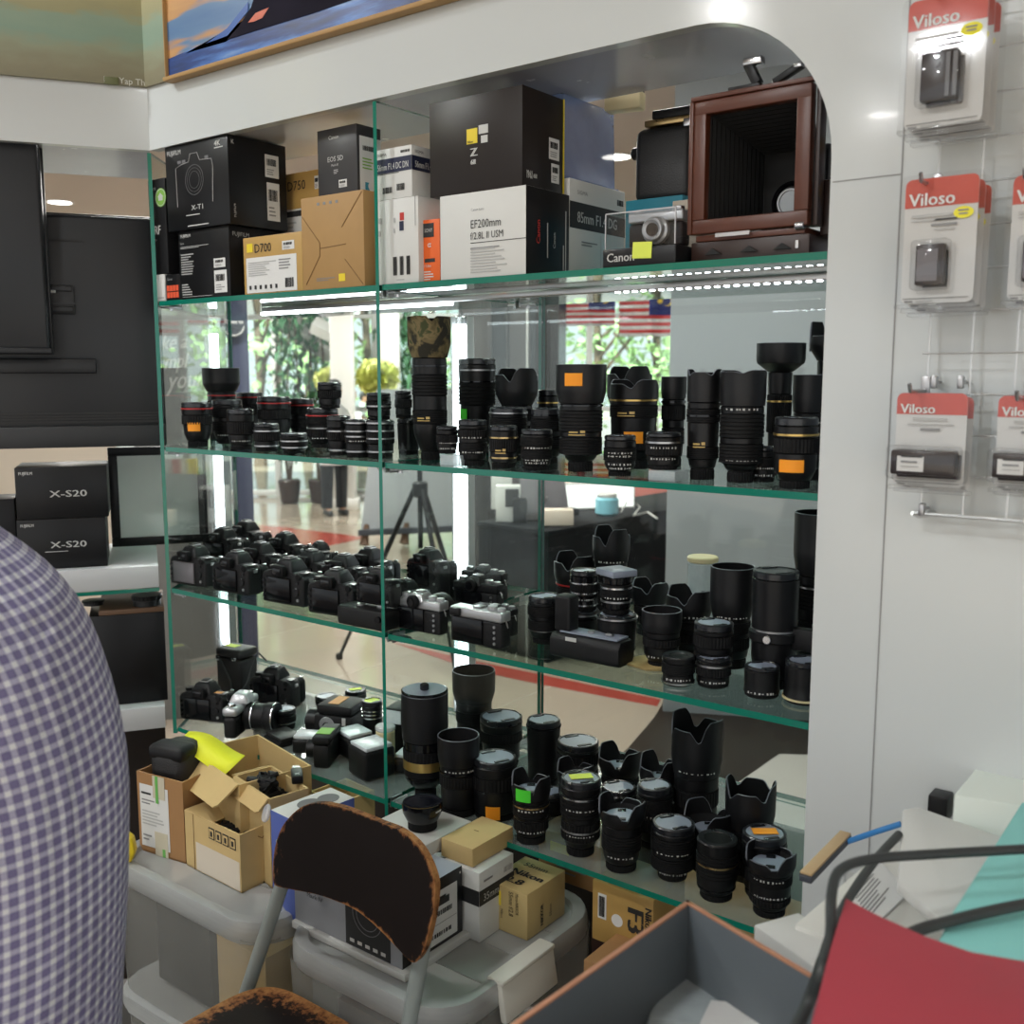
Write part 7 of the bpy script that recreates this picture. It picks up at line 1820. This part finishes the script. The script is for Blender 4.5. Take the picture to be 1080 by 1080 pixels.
slabz('paper_stack', 'long stack of pale papers and boxes beside the white wall', 'paper stack', [(838, 975), (1052, 792), (1110, 800), (1110, 900), (930, 1010)], .905, .043, 'off_white', .002)
slabz('flat_box', 'pale green white flat box on top of the paper stack at the right', 'box', [(1048, 788), (1130, 797), (1130, 858), (1006, 838)], .995, .088, 'pale_green', .002)
slabz('folded_tissue', 'folded white tissue paper standing out of the paper stack', 'paper', [(952, 853), (968, 850), (1062, 884), (1010, 985), (946, 930)], .965, .012, 'bx_white', .003)
slabz('teal_folder', 'teal folder lying on the papers at the right edge', 'folder', [(1078, 846), (1140, 850), (1140, 1040), (986, 1000), (1004, 964)], 1.000, .006, 'teal_card', .001)
slabz('maroon_folder', 'maroon red folder in the right foreground', 'folder', [(892, 947), (925, 966), (975, 988), (1025, 1005), (1120, 1020), (1120, 1100), (850, 1100), (876, 1000)], 1.018, .006, 'maroon_card', .001)
slabz('flat_box', 'small white flat box between the grey box and the papers', 'box', [(795, 975), (842, 962), (900, 1000), (862, 1022)], .900, .036, 'bx_white', .002)
o = slabz('printed_slip', 'white slip with fine printed lines on the paper stack', 'paper', [(893, 940), (925, 905), (960, 940), (918, 980)], .9075, .0012, 'paper', 0)
P4 = [onZ(*q, .9080) for q in [(893, 940), (925, 905), (960, 940), (918, 980)]]
b = MB(); rnd = random.Random(3)
for k in range(9):
    t = .12+.085*k; p = P4[0].lerp(P4[3], t)+(P4[1]-P4[0])*.1; q = p+(P4[1]-P4[0])*rnd.uniform(.45, .75); b.tube([p, q], .0006, 'ink_grey', 5)
b.build('lettering', o)
# black corner block at the wall, cables, dongle
q = onY(992, 845, Y0-.016); b = MB(); b.box(.022, .028, .03, 'bx_black', T(q.x, Y0-.016, q.z-.02), bev=.002); tag(b.build('wall_bracket'), 'small black bracket on the white wall above the papers', 'bracket')
def cable(label, pxz, r, m):
    P = [onZ(x, y, z) for x, y, z in pxz]; out = []
    n = len(P)
    for i in range(n-1):
        p0, p1, p2, p3 = P[max(i-1, 0)], P[i], P[i+1], P[min(i+2, n-1)]
        for k in range(8):
            t = k/8; out.append(.5*((2*p1)+(p2-p0)*t+(2*p0-5*p1+4*p2-p3)*t*t+(3*p1-p0-3*p2+p3)*t**3))
    out.append(P[-1]); b = MB(); b.tube(out, r, m, 10); o = b.build('cable'); tag(o, label, 'cable'); return o
cable('thick black cable looping from the right edge over the papers', [(1130, 893, 1.03), (1000, 900, 1.03), (920, 906, 1.03), (886, 918, 1.03), (877, 945, 1.025), (876, 985, 1.01), (868, 1020, 1.01), (852, 1060, .98), (830, 1110, .97)], .0044, 'cable')
cable('second black cable crossing behind the looped cable', [(948, 880, .965), (925, 905, .965), (900, 940, .965), (880, 975, .965), (868, 1010, .97), (850, 1060, .97), (826, 1110, .97)], .0044, 'cable')
cable('third black cable lying over the teal folder', [(1130, 945, 1.013), (1060, 958, 1.010), (1000, 972, 1.007), (962, 984, 1.003), (930, 1004, 1.003)], .0050, 'cable')
cable('blue cable behind the papers, leading to the tan adapter', [(950, 869, .935), (925, 877, .920), (893, 888, .910)], .0034, 'cable_blue')
p = onZ(849, 931, .9055); q = onZ(892, 886, .9055); q.z = p.z; d = q-p; r_ = thing('usb_adapter', 'flat tan and black adapter at the end of the blue cable', 'adapter', p.lerp(q, .5), math.atan2(d.y, d.x))
b = MB(); b.box(d.length, .014, .008, 'sign_dark', I4, bev=.001); b.build('body', r_)
b = MB(); b.box(d.length*.98, .013, .003, 'dongle_tan', T(0, 0, .0082), bev=.0006); b.build('tan_cover', r_)
# yellow tool behind the man
q = onZ(133, 905, LID); r_ = thing('tape_dispenser', 'yellow rounded tool on the bin edge behind the man', 'tool', (q.x+.004, q.y, LID+.001), R(40))
b = MB(); b.prism([(-.02, 0), (.012, -.0), (.020, .02), (.016, .045), (0, .058), (-.02, .058)], .02, 'plastic_yellow', RX(pi/2), bev=.004, seg=3); b.build('body', r_)
b = MB(); b.cyl(.004, .004, 'steel', T(.006, -.021, .014) @ RX(pi/2), 12); b.tube([(-.01, -.01, .06), (-.02, -.0, .075)], .001, 'steel', 5); b.build('screw', r_)
# ================================================================== PEOPLE
def shirt_mat(name, base):
    m = mat(name, base, .85); nt = m.node_tree; b = nt.nodes['Principled BSDF']
    uv = nt.nodes.new('ShaderNodeUVMap'); uv.uv_map = 'UVMap'
    sp = nt.nodes.new('ShaderNodeSeparateXYZ'); nt.links.new(uv.outputs[0], sp.inputs[0])
    def node(op, a, b2=None, c=None):
        n = nt.nodes.new('ShaderNodeMath'); n.operation = op
        for i, v in enumerate((a, b2, c)):
            if v is None: continue
            if isinstance(v, (int, float)): n.inputs[i].default_value = v
            else: nt.links.new(v, n.inputs[i])
        return n.outputs[0]
    per = .0128
    def stripes(src):
        f = node('FRACT', node('DIVIDE', src, per))
        band = node('LESS_THAN', node('ABSOLUTE', node('SUBTRACT', f, .5)), .25)
        l1 = node('LESS_THAN', node('ABSOLUTE', node('SUBTRACT', f, .235)), .035); l2 = node('LESS_THAN', node('ABSOLUTE', node('SUBTRACT', f, .765)), .035)
        return band, node('MAXIMUM', l1, l2)
    bu, lu = stripes(sp.outputs['X']); bv, lv = stripes(sp.outputs['Y'])
    s = node('ADD', node('MULTIPLY', bu, .34), node('MULTIPLY', bv, .34)); s = node('ADD', s, node('MULTIPLY', node('MAXIMUM', lu, lv), .34)); 
    cr = nt.nodes.new('ShaderNodeValToRGB'); e = cr.color_ramp.elements; e[0].position = 0; e[0].color = (.80, .81, .84, 1); e[1].position = 1; e[1].color = (.055, .05, .13, 1)
    x = e.new(.34); x.color = (.46, .45, .60, 1); x = e.new(.68); x.color = (.20, .18, .34, 1)
    nt.links.new(s, cr.inputs[0]); nt.links.new(cr.outputs[0], b.inputs['Base Color'])
    n = nt.nodes.new('ShaderNodeTexNoise'); n.inputs['Scale'].default_value = 9; n.inputs['Detail'].default_value = 3; n.inputs['Distortion'].default_value = 1.2
    tc = nt.nodes.new('ShaderNodeTexCoord'); mp = nt.nodes.new('ShaderNodeMapping'); mp.inputs['Scale'].default_value = (1, 1, .5); nt.links.new(tc.outputs['Object'], mp.inputs[0]); nt.links.new(mp.outputs[0], n.inputs[0])
    bp = nt.nodes.new('ShaderNodeBump'); bp.inputs['Strength'].default_value = .8; bp.inputs['Distance'].default_value = .02; nt.links.new(n.outputs['Fac'], bp.inputs['Height']); nt.links.new(bp.outputs['Normal'], b.inputs['Normal'])
shirt_mat('shirt_check', (.5, .5, .55))
def skinbody(name, joints, edges, parent, m='skin', root=0):
    me = bpy.data.meshes.new(name); me.from_pydata([j[0] for j in joints], edges, []); me.materials.append(MATS[m])
    o = bpy.data.objects.new(name, me); COL.objects.link(o); o.parent = parent
    md = o.modifiers.new('skin', 'SKIN'); md.use_smooth_shade = True
    for i, j in enumerate(joints): 
        v = me.skin_vertices[0].data[i]; r = j[1]; v.radius = r if isinstance(r, tuple) else (r, r); v.use_root = (i == root)
    sb = o.modifiers.new('sub', 'SUBSURF'); sb.levels = 2; sb.render_levels = 2
    return o
def cloth_loft(name, rings, m, parent, cap=False, nseg=40, closed=True, wr=0., seed=1):
    """rings: (centre, rx, ry, axis x, axis y); uv in metres along the cloth"""
    rnd = random.Random(seed); bm = bmesh.new(); uvl = bm.loops.layers.uv.new('UVMap'); V = []; U = []; vv = 0; pc = None
    for (c, rx, ry, ax, ay) in rings:
        c = Vector(c); ax = Vector(ax).normalized(); ay = Vector(ay).normalized()
        if pc is not None: vv += (c-pc).length
        pc = c; row = []; per = pi*(rx+ry)
        for j in range(nseg+1):
            t = 2*pi*j/nseg; k = 1+wr*(sin(3*t+vv*23+seed)+.6*sin(7*t-vv*31))
            if j < nseg: row.append(bm.verts.new(c+ax*rx*k*cos(t)+ay*ry*k*sin(t)))
        V.append(row); U.append((per, vv))
    mid = sum(u[0] for u in U)/len(U)
    for i in range(len(V)-1):
        for j in range(nseg):
            f = bm.faces.new((V[i][j], V[i][(j+1) % nseg], V[i+1][(j+1) % nseg], V[i+1][j])); f.smooth = True
            for l, (jj, ii) in zip(f.loops, ((j, i), (j+1, i), (j+1, i+1), (j, i+1))): l[uvl].uv = (mid*jj/nseg, U[ii][1])
    if cap:
        bm.faces.new(V[-1]); bm.faces.new(V[0][::-1])
    bmesh.ops.recalc_face_normals(bm, faces=bm.faces)
    me = bpy.data.meshes.new(name); bm.to_mesh(me); bm.free(); me.materials.append(MATS[m]); o = bpy.data.objects.new(name, me); COL.objects.link(o); o.parent = parent
    so = o.modifiers.new('thick', 'SOLIDIFY'); so.thickness = .003; so.offset = 1
    sb = o.modifiers.new('sub', 'SUBSURF'); sb.levels = 1; sb.render_levels = 1
    return o
def hand(joints, edges, wrist_i, d, side_v, palm_n, s=1.):
    """five fingers rooted in the palm; d = pointing direction"""
    w = Vector(joints[wrist_i][0]); d = Vector(d).normalized(); sv = Vector(side_v).normalized(); pn = Vector(palm_n).normalized()
    pi_ = len(joints); joints.append((tuple(w+d*.05*s), (.034*s, .016*s))); edges.append((wrist_i, pi_))
    for k, (off, L) in enumerate(((-.030, .070), (-.010, .080), (.010, .074), (.029, .058))):
        a = len(joints); r0 = w+d*.082*s+sv*off*s; joints.append((tuple(r0), .0095*s)); edges.append((pi_, a))
        r1 = r0+d*L*.5*s+pn*.010*s; joints.append((tuple(r1), .0085*s)); edges.append((a, a+1))
        r2 = r1+d*L*.42*s+pn*.024*s; joints.append((tuple(r2), .007*s)); edges.append((a+1, a+2))
    a = len(joints); r0 = w+d*.030*s-sv*.034*s+pn*.006*s; joints.append((tuple(r0), .012*s)); edges.append((wrist_i, a)) if False else edges.append((pi_, a))
    r1 = r0+(d*.7-sv*.6+pn*.2).normalized()*.036*s; joints.append((tuple(r1), .010*s)); edges.append((a, a+1)); r2 = r1+(d*.9-sv*.1+pn*.4).normalized()*.030*s; joints.append((tuple(r2), .008*s)); edges.append((a+1, a+2))
def person(label, loc, rz, s, top, bottom, fore=False, hairm='hair', stoop=0.):
    r_ = thing('person', label, 'person', loc, rz); M = lambda x, y, z: (x*s, y*s, z*s)
    sh = 1.40; x0 = stoop; hx = .050 if fore else 0
    J = []; E_ = []
    def j(p, r): J.append((M(*p), r*s if not isinstance(r, tuple) else (r[0]*s, r[1]*s))); return len(J)-1
    pel = j((hx, 0, .94), (.13, .11)); wst = j((hx*.5, 0, 1.08), (.115, .10)); che = j((x0*.4+.01, 0, 1.26), (.105, .10)); nk0 = j((x0+.052, 0, 1.43), .054); nk1 = j((x0+.075, 0, 1.50), .052); x0 += .06; hd0 = j((x0+.06, 0, 1.565), (.068, .080)); hd1 = j((x0+.055, 0, 1.63), (.078, .094)); hd2 = j((x0+.045, 0, 1.69), (.070, .084)); hd3 = j((x0+.04, 0, 1.735), (.040, .048))
    ns = j((x0+.150, 0, 1.605), (.012, .012))
    E_ += [(pel, wst), (wst, che), (che, nk0), (nk0, nk1), (nk1, hd0), (hd0, hd1), (hd1, hd2), (hd2, hd3), (hd1, ns)]
    xh = x0; x0 -= .06
    for y in (1, -1):
        er = j((xh+.035, y*.088, 1.625), (.010, .018)); E_.append((hd1, er))
        s0 = j((x0*.8+.01, y*.150, 1.35), .050); el = j((x0+.03, y*.215, 1.12), .044); ha = j((x0+.20, y*.18, .98), .029) if fore else j((x0+.06, y*.225, .88), .029)
        E_ += [(che, s0), (s0, el), (el, ha)]
        d = Vector(J[ha][0])-Vector(J[el][0]); hand(J, E_, ha, d, (0, y, 0) if fore else (1, 0, 0), (0, 0, -1) if fore else (0, -y, 0), s)
        h0 = j((hx, y*.095, .86), .088); kn = j((hx+.02, y*.10, .48), .060); an = j((hx-.01, y*.10, .09), .040); to = j((hx+.13, y*.11, .035), (.036, .026)); E_ += [(pel, h0), (h0, kn), (kn, an), (an, to)]
    skinbody('body', J, E_, r_)
    X, Y_ = (1, 0, 0), (0, 1, 0)
    cloth_loft('trouser_seat', [(M(hx, 0, 1.02), .122*s, .168*s, X, Y_), (M(hx, 0, .94), .128*s, .176*s, X, Y_), (M(hx, 0, .84), .128*s, .176*s, X, Y_), (M(hx, 0, .78), .112*s, .165*s, X, Y_)], bottom, r_)
    for y in (1, -1): cloth_loft('trouser_leg', [(M(hx, y*.09, .86), .112*s, .092*s, X, Y_), (M(hx+.01, y*.097, .66), .095*s, .086*s, X, Y_), (M(hx+.02, y*.10, .46), .080*s, .075*s, X, Y_), (M(hx, y*.10, .25), .074*s, .070*s, X, Y_), (M(hx-.01, y*.10, .085), .074*s, .068*s, X, Y_)], bottom, r_)
    for y in (1, -1):
        b = MB(); b.prism([((-.07)*s, (y*.10-.04)*s), (.10*s, (y*.105-.045)*s), (.165*s, (y*.11-.028)*s), (.165*s, (y*.11+.028)*s), (.10*s, (y*.105+.045)*s), (-.07*s, (y*.10+.04)*s)], .075*s, 'shoe', T(hx*s, 0, .002), bev=.02*s, seg=3, taper=.86); b.build('shoe', r_)
    b = MB(); b.sphere(.104*s, hairm, T(*M(xh+.032, 0, 1.685)), 24, 14, sc=(1.02, .88, .80)); b.sphere(.07*s, hairm, T(*M(xh-.01, 0, 1.635)), 20, 12, sc=(.9, 1.08, 1.1)); b.build('hair', r_)
    b = MB()
    for y in (1, -1): b.sphere(.011*s, 'mark_white', T(*M(xh+.133, y*.032, 1.635)), 12, 8); b.sphere(.0055*s, 'ink', T(*M(xh+.1415, y*.032, 1.635)), 10, 6)
    b.build('eyes', r_)
    b = MB(); b.box(.006*s, .042*s, .008*s, 'st_lip' if 'st_lip' in MATS else 'skin_lip', T(*M(xh+.134, 0, 1.56)), bev=.002*s); b.build('mouth', r_)
    return r_
mat('skin_lip', (.30, .11, .08), .5)
def sleeves(r_, s, x0, top, fore=False, short=True):
    for y in (1, -1):
        a = Vector((x0*.8+.012, y*.105, 1.375)); b_ = Vector((x0+.03, y*.215, 1.12)); d = (b_-a).normalized(); u = Vector((1, 0, 0)); u = (u-d*u.dot(d)).normalized(); v = d.cross(u)
        n = 7; L = .86 if short else 1.0
        R_ = [( (a.lerp(b_, t*L))*s, (.090-.022*t)*s*min(1, .45+3*t), (.088-.022*t)*s*min(1, .45+3*t), u, v) for t in [k/(n-1) for k in range(n)]]
        cloth_loft('shirt_sleeve', R_, top, r_, wr=.022, seed=3+y)
def torso(r_, s, x0, top, hunch=0.):
    X, Y_ = (1, 0, 0), (0, 1, 0)
    rows = [(.046, .66, .146, .192), (.046, .74, .144, .188), (.040, .84, .142, .185), (.032, .92, .142, .185), (.022, 1.0, .140, .182), (.010, 1.08, .140, .182), (0, 1.16, .142, .188), (.004, 1.24, .140, .196), (.010, 1.30, .134, .198), (.020, 1.345, .122, .192), (.034, 1.38, .104, .172), (.048, 1.41, .088, .135), (.058, 1.435, .076, .098), (.064, 1.452, .070, .078), (.066, 1.475, .066, .071)]
    cloth_loft('shirt', [((x*s+x0*s*max(0, (z-1.0)/.45), 0, z*s), rx*.91*s, ry*s, X, Y_) for x, z, rx, ry in rows], top, r_, wr=.008, nseg=64)
    c = []
    for k, (z, rr, tl) in enumerate(((1.452, .070, 0), (1.480, .0685, 0), (1.500, .071, 0), (1.498, .076, 0), (1.465, .083, 0))):
        c.append((((.066+x0)*s, 0, z*s), rr*s, rr*1.05*s, X, Y_))
    cloth_loft('shirt_collar', c, top, r_)
# the man in the checked shirt at the left: seen from behind his left side
sc = .925
hd_ = hdir(-17); pos = hd_*1.07
ang = math.atan2(-RT.y*1.0+FW.y*-.25, -RT.x*1.0+FW.x*-.25)
pm = person('person in a blue and white checked shirt seen from behind, at the left edge', (pos.x, pos.y, 0), ang, sc, 'shirt_check', 'trousers', fore=True, stoop=.045)
torso(pm, sc, .045, 'shirt_check'); sleeves(pm, sc, .045, 'shirt_check', True)
# shoppers far off in the mall
q = onZ(353, 543, 0); p1 = person('person in dark trousers and dark shoes standing on the mall floor', (q.x, q.y, 0), R(-20), .80, 'shirt_white', 'trousers'); torso(p1, .80, 0, 'shirt_white'); sleeves(p1, .80, 0, 'shirt_white')
def far(label, px, pyhead, dist, top, s):
    d = hdir(px)*dist; zt = onPlane(px, pyhead, d, hdir(px)).z; s = zt/1.76
    p = person(label, (d.x, d.y, 0), R(60), s, top, 'trousers', hairm='hair' if top != 'shirt_pink' else 'shirt_pink'); torso(p, s, 0, top); sleeves(p, s, 0, top)
far('person in a pink head cover and pink top, far off beyond the topiary', 367, 411, 17.0, 'shirt_pink', .9)
far('person with dark hair in a pale shirt, far off right of the pink one', 379, 414, 17.6, 'shirt_white', .9)
# ================================================================== LIGHT AND CAMERA
w = bpy.data.worlds.new('World'); SC.world = w; w.use_nodes = True
bg = w.node_tree.nodes['Background']; bg.inputs['Color'].default_value = (.88, .95, 1.0, 1); bg.inputs['Strength'].default_value = 1.5
def area(name, loc, size, power, col=(1, 1, 1), rot=(0, 0, 0), shape='DISK'):
    l = bpy.data.lights.new(name, 'AREA'); l.shape = shape; l.size = size; l.energy = power; l.color = col
    o = bpy.data.objects.new(name, l); COL.objects.link(o); o.location = loc; o.rotation_euler = rot; return o
for i, q in enumerate(DL): area('downlight_lamp', (q.x, q.y, CEIL-.03), .16, 25, (1, .95, .88))
# downlights over the shop whose reflections show on the glossy wall
for (px, py) in ((930, 115), (768, 3)):
    p = onY(px, py, Y0); d = ray(px, py); d = Vector((d.x, -d.y, d.z)); t = (CEIL-p.z)/d.z; q = p+d*t
    downlight(0, 0, 'round downlight over the shop, mirrored in the glossy white wall'+(' beside the battery packs' if px > 900 else ' above the arch'), (q.x, q.y, CEIL)); area('downlight_lamp', (q.x, q.y, CEIL-.03), .12, 7, (1, .99, .97))
for k, (x, y, pw) in enumerate(((-2.4, .3, 30), (-.9, -.4, 16), (.6, -.2, 5), (-1.2, -2.0, 28), (.4, -2.2, 7))):  # lamps added out of view to brighten the shop side
    downlight(0, 0, f'round downlight in the ceiling over the shop floor, {["left", "middle", "right", "rear left", "rear right"][k]}', (x, y, CEIL)); area('downlight_lamp', (x, y, CEIL-.03), .22, pw, (.95, .985, 1))
for i, (x, y, pw) in enumerate(((-1.3, 2.35, 45), (-3.4, 2.5, 50), (-3.6, 3.6, 50), (-5.6, 5.0, 70), (-9.2, 6.4, 130), (-6.6, 8.0, 130))):  # panels added to brighten the mall behind the glass
    r_ = thing('added_panel_light', 'added square light panel in the mall ceiling, '+['nearest the cabinet', 'left of the cabinet', 'over the tripod', 'far along the mall', 'by the left of the glazing', 'by the middle of the glazing'][i], 'ceiling light', (x, y, CEIL), R(40), 'added panel lights in the mall ceiling')
    b = MB(); b.box(.66, .66, .012, 'frame_white', T(0, 0, -.012), bev=.002); b.build('frame', r_)
    b = MB(); b.box(.60, .60, .003, 'fill_glow', T(0, 0, -.0155)); b.build('glowing_panel', r_)
    area('mall_fill_lamp', (x, y, CEIL-.03), .6, pw, (1, .98, .95), shape='SQUARE')
sl = bpy.data.lights.new('sun', 'SUN'); sl.energy = 20.0; sl.angle = R(3); sl.color = (1, .97, .9); so = bpy.data.objects.new('sun', sl); COL.objects.link(so); so.rotation_euler = (R(48), 0, R(20))
cd = bpy.data.cameras.new('Camera'); co = bpy.data.objects.new('Camera', cd); COL.objects.link(co)
cd.sensor_fit = 'HORIZONTAL'; cd.sensor_width = 36.0; cd.lens = 36.0*FPX/1080.0; cd.clip_start = .01; cd.clip_end = 200
co.location = CAM; co.rotation_euler = (pi/2-PITCH, 0, YAW)
cd.dof.use_dof = True; cd.dof.focus_distance = 1.68; cd.dof.aperture_fstop = 6.3
SC.camera = co
SC.view_settings.view_transform = 'Standard'; SC.view_settings.look = 'None'; SC.view_settings.gamma = 1.0; SC.view_settings.exposure = -0.2; SC.view_settings.use_curve_mapping = False
SC.cycles.max_bounces = 10; SC.cycles.diffuse_bounces = 3; SC.cycles.glossy_bounces = 4; SC.cycles.transmission_bounces = 6; SC.cycles.transparent_max_bounces = 40
SC.cycles.caustics_reflective = False; SC.cycles.caustics_refractive = False; SC.cycles.sample_clamp_indirect = 6.0; SC.cycles.sample_clamp_direct = 0
SC.cycles.use_denoising = True
try: SC.cycles.denoiser = 'OPENIMAGEDENOISE'
except Exception: pass
